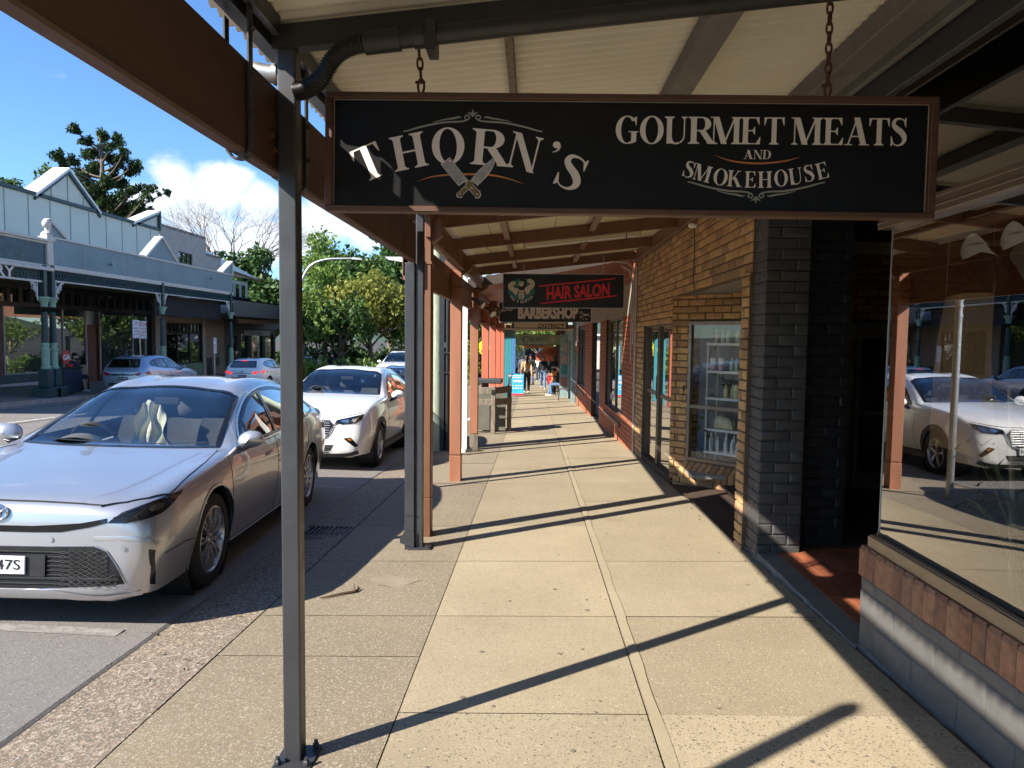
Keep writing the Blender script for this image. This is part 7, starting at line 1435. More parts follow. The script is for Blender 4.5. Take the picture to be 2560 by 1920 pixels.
    def hole(s, d, poly):
        a, b = {'l': (1, 2), 'r': (1, 2), 'f': (0, 2), 'b': (0, 2), 't': (0, 1)}[d]; x, y = s.ctr[:, a], s.ctr[:, b]; ins = np.zeros(len(x), bool)
        for (x0, y0), (x1, y1) in zip(poly, poly[1:]+poly[:1]):
            cnd = ((y0 > y) != (y1 > y)) & (x < (x1-x0)*(y-y0)/(y1-y0+1e-12)+x0); ins ^= cnd
        if d == 'l': ins &= s.ctr[:, 0] < -.3
        if d == 'r': ins &= s.ctr[:, 0] > .3
        if d == 't': ins &= s.ctr[:, 2] > .7
        if d == 'b': ins &= s.ctr[:, 1] < -2.9*abs(s.T[-1][0])/3.6
        s.keep &= ~ins
    def patch(s, mb, d, poly, off, h=.06, mi=0):
        pts = [Vector(p) for p in poly]; B_ = []
        for a, b in zip(pts, pts[1:]+pts[:1]):
            n = max(1, int((b-a).length/h)); B_ += [a+(b-a)*i/n for i in range(n)]
        k = len(B_); xs, ys = [p.x for p in pts], [p.y for p in pts]; G = list(B_)
        gx = min(xs)+h*.5
        while gx < max(xs):
            gy = min(ys)+h*.5
            while gy < max(ys): G.append(Vector((gx, gy))); gy += h
            gx += h
        ov, oe, of, *_ = delaunay_2d_cdt(G, [], [list(range(k))], 1, 1e-5); P_ = []
        for q in ov: hh, n = s.P(d, q.x, q.y); P_.append(hh+n*off)
        mb.add(P_, [tuple(f) for f in of], mi); return mb
    def ribbon(s, mb, d, line, w, off, h=.05, closed=False, mi=0):
        pts = [Vector(p) for p in line]; pts = pts+[pts[0]] if closed else pts; Q = []
        for a, b in zip(pts, pts[1:]):
            n = max(1, int((b-a).length/h)); Q += [a+(b-a)*i/n for i in range(n)]
        Q.append(pts[-1]); rows = []; k = len(Q)
        for i, q in enumerate(Q):
            t = (Q[(i+1) % (k-1)]-Q[(i-1) % (k-1)]) if closed else (Q[min(i+1, k-1)]-Q[max(i-1, 0)])
            t.normalize(); n2 = Vector((-t.y, t.x)); row = []
            ww = w if not callable(w) else w(i/(k-1))
            for e in (-.5, .5): hh, n = s.P(d, *(q+n2*ww*e)); row.append(hh+n*off)
            c_ = (row[0]+row[1])/2; hh, n = s.P(d, *q); rows.append([row[0], hh+n*(off+.002), row[1]])
        mb.grid(rows, mi); return mb
    def both(s, fn):
        for d, m_ in (('l', -1), ('r', 1)): fn(d, m_)
    def finish(s):
        u = np.unique(s.f[s.keep]); mp_ = -np.ones(len(s.v), int); mp_[u] = np.arange(len(u)); return nobj('body', s.v[u], mp_[s.f[s.keep]], s.pm, s.root, smooth=50)
    def wheels(s, spokes=10, kind=0, rr=.235, w=.215):
        for yw in (0, -s.wb):
            for sg_ in (-1, 1):
                x0 = sg_*s.track; F = lambda prof: [(r, z*sg_) for r, z in prof]; r = s.rw
                wh = MB().lathe(F([(rr, -.09), (r-.03, -.10), (r-.008, -.085), (r, -.06), (r, .06), (r-.008, .088), (r-.03, .104), (rr+.012, .106), (rr, .095)]), (x0, yw, r), 40, 'x', caps=False).build('wheel', M_tyre, s.root, smooth=35)
                MB().lathe(F([(rr+.002, -.05), (rr+.002, .096), (rr-.012, .101), (rr-.022, .085), (rr-.024, -.05)]), (x0, yw, r), 40, 'x', caps=False).build('rim', M_rim, wh, smooth=40)
                MB().lathe(F([(.001, .02), (rr-.02, .02), (rr-.02, .0)]), (x0, yw, r), 24, 'x').build('brake_disc', M_rimd, wh)
                mb = MB(); mb.lathe(F([(.001, .088), (.03, .09), (.04, .08), (.058, .072), (.06, .03)]), (x0, yw, r), 20, 'x')
                for k in range(spokes):
                    a = 2*math.pi*k/spokes+.15; dirs = (a-.10, a+.10) if kind == 0 else (a,)
                    for a2 in dirs:
                        c0, c1 = (.045, a if kind == 0 else a2), (rr-.014, a2); wd = .011 if kind == 0 else .02; t0 = V(0, math.cos(a2), math.sin(a2)); n0 = V(0, -math.sin(a2), math.cos(a2)); p0 = V(x0+sg_*.082, yw, r)+V(0, math.cos(c0[1]), math.sin(c0[1]))*c0[0]; p1 = V(x0+sg_*.088, yw, r)+t0*c1[0]; pm_ = (p0+p1)/2+V(sg_*.010, 0, 0); rows = []
                        for p, wq in ((p0, wd*1.15), (pm_, wd*.95), (p1, wd*1.25)): rows.append([p-n0*wq-V(sg_*.03, 0, 0), p-n0*wq*.8, p+n0*wq*.8, p+n0*wq-V(sg_*.03, 0, 0)])
                        mb.grid(rows)
                mb.build('spokes', M_rim, wh, smooth=30)
                MB().lathe([(.05, -.15*sg_), (s.rw+.075, -.14*sg_), (s.rw+.075, .10*sg_)], (sg_*(s.track-.02), yw, s.rw), 28, 'x', caps=False).build('wheel_well', M_rimd, s.root)
    def cabin(s, ydash, zdash, yseat, zroof, wheel=True, pillar=.62, rhd=1, seatm=None):
        sm = seatm or M_seat; mb = MB(); w = .76
        P = [[(x, ydash+.42-.12*(x/w)**2, zdash-.05), (x, ydash+.25-.10*(x/w)**2, zdash-.012+.01*math.cos(3*x)), (x, ydash+.02, zdash+.012), (x, ydash-.05, zdash-.05), (x, ydash-.02, zdash-.35)] for x in [k*w/8 for k in range(-8, 9)]]
        mb.grid(P); [mb.box(-.85, .85, ydash-2.9, ydash+.3, .22, .30)]; d_ = mb.build('dashboard', M_dash, s.root, smooth=40)
        if wheel:
            c_ = V(.36*rhd, ydash-.22, zdash-.02); rot = Matrix.Rotation(R(-25), 3, 'X'); P = [c_+rot @ V(.185*math.cos(t), 0, .185*math.sin(t)) for t in [k*math.pi/14 for k in range(29)]]; mb = MB().tube(P, .015, 8, caps=False)
            for a in (-20, 200, 90): mb.tube([c_, c_+rot @ V(.18*math.cos(R(a+180)), 0, .18*math.sin(R(a+180)))], .014, 6)
            mb.lathe([(.001, -.02), (.06, -.02), (.055, .02)], c_, 14, 'y'); mb.build('steering_wheel', M_blackp, s.root, smooth=40)
            mb = MB(); P = [[V(.36*rhd+.17*sx, ydash-.02+.1*q, zdash+.02+.06*math.sin(math.pi*(sx+1)/2)**.6*(1-q*.4)) for sx in [k/5-1 for k in range(11)]] for q in (0, .5, 1)]; mb.grid(P).build('instrument_hood', M_dash, d_, smooth=True)
        for x in (-.36, .36):
            for yy, hh in ((yseat, zroof-.36), (yseat-.95, zroof-.46)):
                P = []
                for q in range(7):
                    t = q/6; z = .42+(hh-.42)*t; y = yy-.02-.20*t; wx_ = .24*(1-.12*t-.25*max(0, t-.8)*5*.3); P.append([(x-wx_, y+.03, z), (x-wx_*.9, y+.10, z), (x, y+.06, z), (x+wx_*.9, y+.10, z), (x+wx_, y+.03, z), (x+wx_*.7, y-.06, z), (x-wx_*.7, y-.06, z), (x-wx_, y+.03, z)])
                b_ = MB().grid(P); b_.add(P[-1][:7], [tuple(range(7))]); b_.obox((x, yy+.24, .45), (.5, .52, .14)); st_ = b_.build('seat', sm, s.root, smooth=50)
                MB().lathe([(.001, -.09), (.075, -.08), (.085, 0), (.07, .07), (.001, .085)], (x, yy-.23, hh+.11), 12).xf(Matrix.Translation((x, 0, 0)) @ Matrix.Scale(1.5, 4, (1, 0, 0)) @ Matrix.Translation((-x, 0, 0))).build('headrest', sm, st_, smooth=True)
        MB().box(-.11, .11, ydash-.72, ydash-.69, zroof-.22, zroof-.155).build('rear_view_mirror', M_blackp, s.root, bevel=.01)
    def mirrors(s, y, z, x, m_, foot=M_gblk):
        for sg_ in (-1, 1):
            c_ = V(sg_*(x+.10), y, z); P = []
            for q in range(9):
                t = q/8; yy = y+.085*math.cos(t*math.pi)*-1; r_ = math.sin(math.pi*min(1, .12+.86*t)); P.append([V(sg_*(x+.10+.105*r_*math.cos(a)*(1.08 if math.cos(a) > 0 else .92)), y-.055+.13*t, z+.078*r_*math.sin(a)*(1 if math.sin(a) > 0 else .82)+.012*math.cos(a)) for a in [k*math.pi/8 for k in range(17)]])
            b_ = MB().grid(P); b_.add(P[0][:16], [tuple(range(16))]); mr_ = b_.build('side_mirror', TRIM.get(m_.name, m_), s.root, smooth=60)
            MB().hexa([(sg_*(x-.02), y-.05, z-.13), (sg_*(x+.06), y-.04, z-.09), (sg_*(x+.06), y+.04, z-.09), (sg_*(x-.02), y+.08, z-.13), (sg_*(x+.0), y-.04, z-.05), (sg_*(x+.13), y-.045, z-.045), (sg_*(x+.13), y+.045, z-.045), (sg_*(x), y+.06, z-.05)]).build('mirror_foot', foot, mr_, bevel=.01)
            MB().lathe([(.001, 0), (.07, .0)], (sg_*(x+.10), y-.058, z), 14, 'y').build('mirror_glass', M_chrome, mr_)
    def plate(s, d, x, z, txt, dark=False, w=.372, h=.107, off=.02):
        hh, n = s.P(d, x, z); ri = V(-1, 0, 0) if d == 'f' else V(1, 0, 0); n = V(0, 1, 0) if d == 'f' else V(0, -1, 0); c_ = hh+n*off
        p_ = MB().obox(c_, (w, .008, h)).build('number_plate', M_plated if dark else M_plate, s.root, bevel=.004); mb = MB(); text(mb, txt, c_+n*.0055+V(0, 0, .004), ri, (0, 0, 1), height=h*.56, width=w*.86, bold=.008); mb.build('plate_lettering', M_plate if dark else M_blackp, p_)
    def emblem(s, d, x, z, k=1.0, m_=None):
        """three interlaced ovals in chrome"""
        hh, n = s.P(d, x, z); fn = (lambda a, b, c_: hh+V(-a if d == 'f' else a, 0, 0)+V(0, 0, b)+n*(.004+c_)); mb = MB()
        for (cx, cz, rx, rz, wd) in ((0, 0, .068, .046, .0075), (0, .004, .026, .040, .006), (0, .021, .048, .019, .006)):
            P = [fn(k*(cx+rx*math.cos(t)), k*(cz+rz*math.sin(t)), .004) for t in [q*math.pi/18 for q in range(37)]]; mb.tube(P, wd*k, 6, caps=False)
        mb.build('emblem', m_ or M_chrome, s.root, smooth=40)
    def trim(s, name, m_, items):
        sep = name in ('headlight', 'headlight_projector', 'headlight_reflector', 'headlight_lens', 'corner_vent', 'tail_lamp', 'parking_sensor', 'door_handle', 'fog_lamp_slot', 'indicator', 'wiper', 'window_surround', 'arch_lip', 'headlight_brow'); mb = MB(); obs = {}
        for it in items:
            k, d = it[0], it[1]
            for dd, sg_ in ((('l', 1), ('r', 1)) if d == 'lr' else ((d[0], 1), (d[0], -1)) if len(d) > 1 else ((d, 1),)):
                L_ = [(a*sg_, b) for a, b in it[2]]
                if sep: key = (dd, sg_) if name == 'window_surround' else len(obs); mb = obs.setdefault(key, MB())
                if k == 'p': s.patch(mb, dd, L_, it[3], it[4] if len(it) > 4 else .06)
                else: s.ribbon(mb, dd, L_, it[3], it[4], closed=(k == 'c'))
        for m2 in (obs.values() if sep else (mb,)): o = m2.build(name, TRIM.get(m_.name, m_), s.root, smooth=40, recalc=False)
        return o
def smooth2(P, n=5, closed=False):
    Q = [V(a, b, 0) for a, b in P]
    if closed: Q = Q[-2:]+Q+Q[:2]; out = cr_pts(Q, n); k = 2*n; return [(q.x, q.y) for q in out[k:len(out)-1-k+0][:len(P)*n]]
    return [(q.x, q.y) for q in cr_pts(Q, n)]
def std(c, ws, dlo, lines, bpil, rear, fr=.03, tint=M_cglass, rt=M_cglassd, rd='b'):
    """windscreen (x, y), side glass outline (y, z), door lines"""
    c.hole('t', ws)
    for d in 'lr': c.hole(d, dlo)
    c.hole(rd, rear); c.trim('windscreen', tint, [('p', 't', ws, .0, .08)]); c.trim('windscreen_surround', M_gblk, [('c', 't', ws, .045, .004)])
    for d in 'lr': mb = MB(); c.patch(mb, d, dlo, .001, .08); mb.build('side_window', tint, c.root, smooth=60, recalc=False)
    c.trim('window_surround', M_gblk, [('c', 'lr', dlo, fr, .005)]+[('r', 'lr', l, w, .006) for l, w in bpil]); c.trim('rear_window', rt, [('p', rd, rear, 0, .08)]); c.trim('rear_window_surround', M_gblk, [('c', rd, rear, .04, .005)])
    c.trim('panel_gaps', M_gapk, [('r', 'lr', l, .007, .0015) for l in lines])
# ---------------------------------------------------------------- the silver sedan in front
c = Car('silver_sedan', 'silver sedan parked nearest at the kerb with a pale towel over its front seat', (-3.185, 4.90), R(4.1), CAMRY, M_silver, 2.825, .335, .785)
c.arch(0, .385); c.arch(-2.825, .385)
WS = smooth2([(-.73, -.47), (-.45, -.39), (0, -.355), (.45, -.39), (.73, -.47)], 4)+smooth2([(.59, -1.28), (.3, -1.37), (0, -1.40), (-.3, -1.37), (-.59, -1.28)], 4)
DLO = smooth2([(-.64, .925), (-1.2, .945), (-2.0, .970), (-2.8, 1.015), (-3.12, 1.05)], 3)+smooth2([(-3.15, 1.085), (-2.95, 1.19), (-2.6, 1.295), (-2.2, 1.338), (-1.8, 1.33), (-1.4, 1.265), (-1.0, 1.115)], 4)
RW = [(-.52, 1.12), (.52, 1.12), (.46, 1.33), (-.46, 1.33)]
std(c, WS, DLO, [[(-.31, .885), (-.315, .617), (-.36, .30), (-.42, .235)], [(-1.52, .93), (-1.54, .6), (-1.51, .26)], [(-2.68, .95), (-2.66, .75), (-2.56, .62), (-2.48, .45)], [(-.42, .235), (-2.42, .235)], [(.39, .44), (.55, .46), (.80, .45)]], [([(-1.58, .95), (-1.72, 1.33)], .08), ([(-2.72, 1.0), (-2.80, 1.27)], .035), ([(-.86, .93), (-1.0, 1.10)], .03)], RW)
c.trim('window_chrome', M_chrome, [('r', 'lr', [(-.62, .905), (-1.2, .925), (-2.0, .951), (-2.8, .996), (-3.14, 1.04)], .012, .008), ('r', 'lr', smooth2([(-3.17, 1.085), (-2.95, 1.21), (-2.6, 1.315), (-2.2, 1.358), (-1.8, 1.35), (-1.4, 1.286), (-1.0, 1.136), (-.64, .95)], 4), .010, .008)])
HL = [(.629, .664), (.70, .72), (.798, .757), (.845, .774), (.868, .784), (.874, .75), (.872, .71), (.86, .69), (.827, .678), (.73, .662)]
SU = [(0, .637), (.209, .637), (.348, .647), (.478, .659), (.626, .689)]; SB = [(.629, .664), (.532, .636), (.37, .604), (.2, .60), (0, .598)]; neg = lambda L_: [(-a, b) for a, b in L_]
c.trim('grille_slot', M_gblk, [('p', 'f', neg(SU[:0:-1])+SU+SB[:-1]+neg(SB[-2::-1]), .004)])
c.trim('headlight', mat('smoked headlight', (.012, .013, .015), .06, var=0, rv=0), [('p', 'ff', HL, .005, .03)])
c.trim('headlight_projector', mat('dark projector', (.16, .17, .19), .12, .8, var=0, rv=0), [('p', 'ff', [(.835+.022*math.cos(a), .727+.018*math.sin(a)) for a in [k*math.pi/6 for k in range(12)]], .010, .02)]); c.trim('daylight_strip', mat('smoked chrome', (.2, .2, .21), .15, 1), [('r', 'ff', [(.66, .69), (.76, .735), (.85, .765)], .006, .009)])
c.trim('headlight_brow', M_gblk, [('r', 't', [(.575, .925), (.696, .868), (.779, .785), (.845, .650)], .012, .004), ('r', 't', [(-.575, .925), (-.696, .868), (-.779, .785), (-.845, .650)], .012, .004)])
GR = [(.0, .516), (.30, .518), (.566, .525), (.632, .499), (.687, .421), (.734, .304), (.569, .289), (.268, .272), (0, .272)]
c.trim('lower_grille', mat('grille black', (.007, .007, .008), .5), [('p', 'f', GR+neg(GR[-2:0:-1]), .003)])
it = []
for k in range(8):
    z = .302+k*.0265; e = .725-max(0, z-.30)*.50
    for s_ in (-1, 1):
        for ph in (-1, 1):
            zz = []; x = .34
            while x < e: zz.append((s_*x, z+ph*.0118*(1 if int((x-.34)/.05+.01) % 2 else -1)*min(1, (x-.30)/.15))); x += .05
            it.append(('r', 'f', zz, .006, .012))
        it.append(('r', 'f', [(s_*.0, z), (s_*.34, z)], .009, .010))
c.trim('grille_mesh', mat('grille bar', (.014, .014, .015), .65, spec=.25), it); c.trim('grille_crosspiece', M_blackp, [('r', 'f', [(-.70, .335), (.70, .335)], .016, .013)])
c.trim('grille_chrome', M_rim, [('r', 'f', GR[2:6], .007, .006), ('r', 'f', neg(GR[2:6]), .007, .006)])
c.trim('corner_vent', M_gblk, [('p', 'ff', [(.845, .50), (.868, .49), (.862, .38), (.842, .262), (.83, .275), (.85, .38)], .005, .03)])
c.trim('hood_line', M_gapk, [('r', 'f', [(-.585, .756), (-.45, .764), (-.23, .77), (0, .772), (.23, .77), (.45, .764), (.585, .756)], .007, .0015)]+[('r', 't', [(s_*.845, .64), (s_*.845, .55), (s_*.832, .35), (s_*.812, -.02), (s_*.78, -.30), (s_*.755, -.40)], .008, .0015) for s_ in (-1, 1)])
c.trim('hood_crease', M_silver, [('r', 't', [(s_*.44, .90), (s_*.56, .72), (s_*.60, .45), (s_*.612, .0), (s_*.645, -.30)], .07, .001) for s_ in (-1, 1)]+[('r', 'ff', [(.55, .572), (.72, .576), (.835, .562), (.868, .53), (.876, .48)], .03, .002), ('r', 'f', smooth2([(-.80, .225), (-.57, .205), (-.3, .238), (0, .243), (.3, .238), (.57, .205), (.80, .225)], 4), .05, .006)])
c.trim('parking_sensor', M_silver, [('p', 'ff', [(x+.014*math.cos(a), z+.014*math.sin(a)) for a in [k*math.pi/5 for k in range(10)]], .007, .02) for x, z in ((.722, .516), (.312, .56))])
c.trim('plate_holder', M_blackp, [('p', 'f', [(-.29, .345), (.29, .345), (.29, .475), (-.29, .475)], .018)])
c.plate('f', 0, .413, 'FEA-47S', off=.028); c.emblem('f', 0, .712, 1.0)
c.trim('wiper', M_blackp, [('r', 't', smooth2([(-.64, -.50), (-.30, -.42), (.0, -.39)], 4), .022, .016), ('r', 't', smooth2([(-.02, -.415), (.3, -.44), (.56, -.50)], 4), .022, .016)])
c.trim('door_handle', M_silver, [('r', 'lr', [(-1.21, .79), (-1.43, .797)], .03, .02), ('r', 'lr', [(-2.30, .81), (-2.52, .82)], .03, .018)])
c.trim('sill_trim', M_silver, [('r', 'lr', [(-.45, .20), (-2.40, .20)], .035, .012)])
c.trim('tail_lamp', M_tail, [('p', 'lr', [(-3.55, .80), (-3.85, .78), (-3.88, .90), (-3.6, .90)], .004)])
c.trim('arch_lip', M_silver, [('r', 'lr', [(yy+.395*math.cos(a), .335+.395*math.sin(a)) for a in [R(q) for q in range(-18, 199, 12)]], .022, .004) for yy in (0, -2.825)])
c.mirrors(-.60, .985, .84, M_silver); c.wheels(10, 0, .238); c.cabin(-.55, .925, -1.45, 1.42); MB().prism([(0, 0), (.16, 0), (.02, .06), (0, .06)], lambda u, v, w: V(w-.012, -3.0+u, 1.33+v), .024).build('antenna_fin', M_silver, c.root, bevel=.004); c.finish(); CAM1 = c
tw = c.root.matrix_world; t_ = thing('towel', 'pale cream towel draped over a front seat inside the silver sedan', 'towel', tw @ V(.17, -1.45, 1.1)); P = []
for i in range(11):
    q = i/10; P.append([tw @ V(.17+.17*s_*(1-.45*(1-q))+.02*math.sin(9*q+s_*4), -1.36+.05*q+.03*math.sin(7*s_+3*q)+.02*math.cos(12*s_), 1.22-q*.40-.03*s_*s_*(1-q)+.015*math.sin(8*s_)) for s_ in [k/10-1 for k in range(21)]])
MB().grid(P).build('cloth', mat('cream towel', (.62, .58, .42), .95, var=.12, bmp=.6, bs=120), t_, smooth=True)
# ---------------------------------------------------------------- the white crossover behind it and the others
def hatch(name, label, loc, yaw, pm, scale=(1, 1, 1), clad=True, front=True, group=None, ptxt='BXR-82H', dark=False, lit=False, wheels=(5, 1), emb=True, grille=0, tintw=M_cglass):
    sx, sy, sz = scale; wb = 2.57*sy; c = Car(name, label, loc, yaw, HATCH, pm, wb, .33*sz**.5, .765*sx, scale, group); K = lambda L_: [(a*sy, b*sz) for a, b in L_]; KF = lambda L_: [(a*sx, b*sz) for a, b in L_]; KT = lambda L_: [(a*sx, b*sy) for a, b in L_]; rw = c.rw
    c.arch(0, rw+.052); c.arch(-wb, rw+.052)
    WS = KT(smooth2([(-.69, -.60), (-.4, -.515), (0, -.48), (.4, -.515), (.69, -.60)], 4)+smooth2([(.575, -1.25), (.3, -1.32), (0, -1.345), (-.3, -1.32), (-.575, -1.25)], 4))
    DLO = K(smooth2([(-.78, 1.03), (-1.3, 1.045), (-2.0, 1.075), (-2.6, 1.125), (-2.9, 1.17)], 3)+smooth2([(-2.88, 1.24), (-2.6, 1.335), (-2.2, 1.385), (-1.8, 1.405), (-1.5, 1.375), (-1.2, 1.275)], 4)); RW = KF([(-.56, 1.10), (.56, 1.10), (.50, 1.36), (-.50, 1.36)])
    std(c, WS, DLO, [K(l) for l in ([(-.58, .95), (-.62, .5), (-.55, .27)], [(-1.72, 1.03), (-1.76, .6), (-1.72, .28)], [(-2.58, 1.05), (-2.45, .8), (-2.2, .6), (-2.1, .4)])], [(K([(-1.76, 1.05), (-1.82, 1.40)]), .07), (K([(-2.45, 1.1), (-2.55, 1.33)]), .035)], RW, tint=tintw)
    if clad: c.trim('arch_cladding', M_clad, [('r', 'lr', [(yy+(rw+.078)*math.cos(a), rw+(rw+.078)*math.sin(a)) for a in [R(q) for q in range(-22, 203, 12)]], .075, .010) for yy in (0, -wb)]); c.trim('sill_cladding', M_clad, [('r', 'lr', K([(-.44, .27), (-2.12, .27)]), .12, .012)])
    if front:
        c.trim('grille', mat('front grille black', (.014, .014, .015), .4), [('p', 'f', KF([(-.29, .765), (.29, .765), (.35, .70), (.27, .545), (.18, .50), (-.18, .50), (-.27, .545), (-.35, .70)]), .003)])
        c.trim('grille_bars', M_rim if grille == 0 else M_chrome, [('r', 'f', KF([(-.31+abs(z-.68)*.25, z), (.31-abs(z-.68)*.25, z)]), .010, .012) for z in (.54, .575, .61, .645, .68, .715, .745)]); c.trim('grille_surround', M_chrome, [('r', 'f', KF(smooth2([(-.40, .715), (-.36, .69), (-.30, .56), (-.20, .49), (0, .48), (.20, .49), (.30, .56), (.36, .69), (.40, .715)], 4)), .018, .012)])
        HLp = KF([(-.37, .715), (-.40, .765), (-.55, .80), (-.745, .845), (-.735, .775), (-.66, .72), (-.5, .70)]); c.trim('headlight', M_gblk, [('p', 'ff', HLp, .004, .04)]); c.trim('headlight_reflector', M_chrome, [('p', 'ff', KF([(-.47, .735), (-.56, .735), (-.57, .775), (-.48, .765)]), .008, .03), ('p', 'ff', KF([(-.60, .74), (-.67, .75), (-.68, .80), (-.61, .785)]), .008, .03)]); c.trim('headlight_lens', M_lens, [('p', 'ff', HLp, .014, .04)])
        c.trim('lower_intake', M_rimd, [('p', 'f', KF([(-.36, .40), (.36, .40), (.30, .285), (-.30, .285)]), .004)]); c.trim('intake_bar', M_clad, [('r', 'f', KF([(-.33, z), (.33, z)]), .012, .010) for z in (.32, .36)]); c.trim('chin_cladding', M_clad, [('r', 'f', KF(smooth2([(-.70, .30), (-.5, .255), (0, .245), (.5, .255), (.70, .30)], 4)), .055, .008)])
        c.trim('fog_lamp_slot', M_gblk, [('p', 'ff', KF([(-.50, .50), (-.60, .52), (-.71, .40), (-.66, .375)]), .004, .04)]); c.trim('indicator', M_amb, [('p', 'ff', KF([(-.555, .50), (-.60, .505), (-.625, .475), (-.585, .47)]), .009, .03)])
        c.plate('f', 0, .455*sz, ptxt, dark)
    c.trim('hood_line', M_gapk, [('r', 'f', KF(smooth2([(-.72, .865), (-.5, .815), (-.3, .797), (0, .792), (.3, .797), (.5, .815), (.72, .865)], 4)), .008, .0015)])
    # tail
    c.trim('tail_lamp', M_tailon if lit else M_tail, [('p', 'bb', KF([(.42, .86), (.66, .93), (.70, .90), (.62, .80), (.5, .80)]), .006, .05), ('p', 'lr', K([(-3.05, .84), (-3.28, .84), (-3.28, .94), (-3.1, .95)]), .006, .05)])
    c.trim('rear_bumper', M_clad if clad else M_gblk, [('p', 'b', KF([(-.54, .43), (.54, .43), (.5, .55), (-.5, .55)]), .006)]); c.plate('b', 0, .70*sz, ptxt, dark, w=.36, off=.03); c.trim('tailgate_strip', M_gblk if dark else M_chrome, [('r', 'b', KF([(-.42, .83), (.42, .83)]), .05 if dark and clad else .018, .008)])
    if emb: c.emblem('b', 0, .885*sz, .75)
    if lit: c.trim('high_brake_lamp', M_tailon, [('r', 'b', KF([(-.13, 1.375), (.13, 1.375)]), .022, .012)])
    c.trim('wiper', M_blackp, [('r', 't', KT(smooth2([(-.60, -.555), (-.30, -.50), (.0, -.47)], 4)), .02, .014), ('r', 't', KT(smooth2([(-.02, -.49), (.3, -.505), (.56, -.56)], 4)), .02, .014)])
    c.trim('door_handle', pm, [('r', 'lr', K([(-1.45, .90), (-1.64, .905)]), .032, .018), ('r', 'lr', K([(-2.25, .93), (-2.42, .935)]), .032, .018)])
    c.mirrors(-.86*sy, 1.075*sz, .85*sx, pm); c.wheels(*wheels, .225, .21); c.cabin(-.55*sy, 1.03*sz, -1.45*sy, 1.50*sz); MB().prism([(0, 0), (.15, 0), (.02, .055), (0, .055)], lambda u, v, w: V(w-.012, -2.75*sy+u, 1.47*sz+v), .024).build('antenna_fin', pm, c.root, bevel=.004); c.finish(); return c
hatch('white_crossover', 'white crossover with grey wheel arch cladding parked behind the silver sedan', (-3.25, 10.95), R(.5), M_cwhite)
hatch('blue_car', 'blue hatchback parked behind the white crossover', (-3.35, 17.0), R(0), M_cblue, (1.0, .98, .95), False, emb=False, ptxt='CKP-51D')
hatch('white_wagon', 'tall white four wheel drive driving this way down the street', (-6.5, 33.5), R(0), M_cwhite, (1.09, 1.12, 1.22), False, emb=False, ptxt='DL-19-KT')
hatch('silver_blue_crossover', 'silver blue crossover with black tail strip parked along the opposite kerb', (-14.75, 28.4), R(180), M_sblue, (1.0, .985, 1.035), True, ptxt='ELG-40M', dark=True, front=False)
hatch('white_hatchback', 'white hatchback with lit brake lamps driving away up the street', (-12.5, 33.6), R(180), M_cwhite, (1.0, 1.02, .96), False, ptxt='CH-21-KC', dark=True, front=False, lit=True)
# ================================================================ people and street furniture
M_skin = mat('skin', (.52, .30, .21), .55, var=.06); M_hairb = mat('brown hair', (.07, .035, .018), .6, var=.3, bmp=.4, bs=90); M_hairk = mat('dark hair', (.018, .013, .01), .6, bmp=.4, bs=90); M_jean = mat('blue jeans', (.10, .17, .30), .9, var=.2, vs_=8, bmp=.3); M_jeand = mat('dark jeans', (.03, .035, .05), .9); M_blk = mat('black cloth', (.012, .012, .013), .9, bmp=.2); M_tan = mat('tan jacket', (.48, .29, .15), .85, var=.1, bmp=.2, bs=20); M_navy = mat('navy shirt', (.012, .015, .035), .9); M_shoe = mat('pale shoes', (.5, .47, .43), .7); M_lblue = mat('pale blue shirt', (.42, .5, .62), .8); M_orng = mat('orange trousers', (.42, .17, .04), .85); M_grey = mat('grey vest', (.15, .15, .15), .9); M_white2 = mat('white shirt', (.6, .6, .58), .85)
def caps(mb, pts, rs):
    """a closed tapered limb with round ends"""
    pts = [Vector(p) for p in pts]; d0 = (pts[0]-pts[1]).normalized(); d1 = (pts[-1]-pts[-2]).normalized(); a = [pts[0]+d0*rs[0]*q for q in (.98, .8, .45)]; b = [pts[-1]+d1*rs[-1]*q for q in (.45, .8, .98)]
    mb.tube(a+pts+b, [rs[0]*.2, rs[0]*.6, rs[0]*.9]+list(rs)+[rs[-1]*.9, rs[-1]*.6, rs[-1]*.2], 10); return mb
def ell(mb, c_, r, n=12): mb.lathe([(max(.01, math.sin(math.pi*i/8)), -math.cos(math.pi*i/8)) for i in range(9)], (0, 0, 0), n); k = 9*n; mb.v[-k:] = [(c_[0]+x*r[0], c_[1]+y*r[1], c_[2]+z*r[2]) for x, y, z in mb.v[-k:]]; return mb
def soft(mb, name, m_, parent, vox=.014, it=3):
    o = mb.build(name, m_, parent, smooth=True); r = o.modifiers.new('skin', 'REMESH'); r.mode = 'VOXEL'; r.voxel_size = vox; r.use_smooth_shade = True; q = o.modifiers.new('soften', 'SMOOTH'); q.iterations = it; q.factor = .5; return o
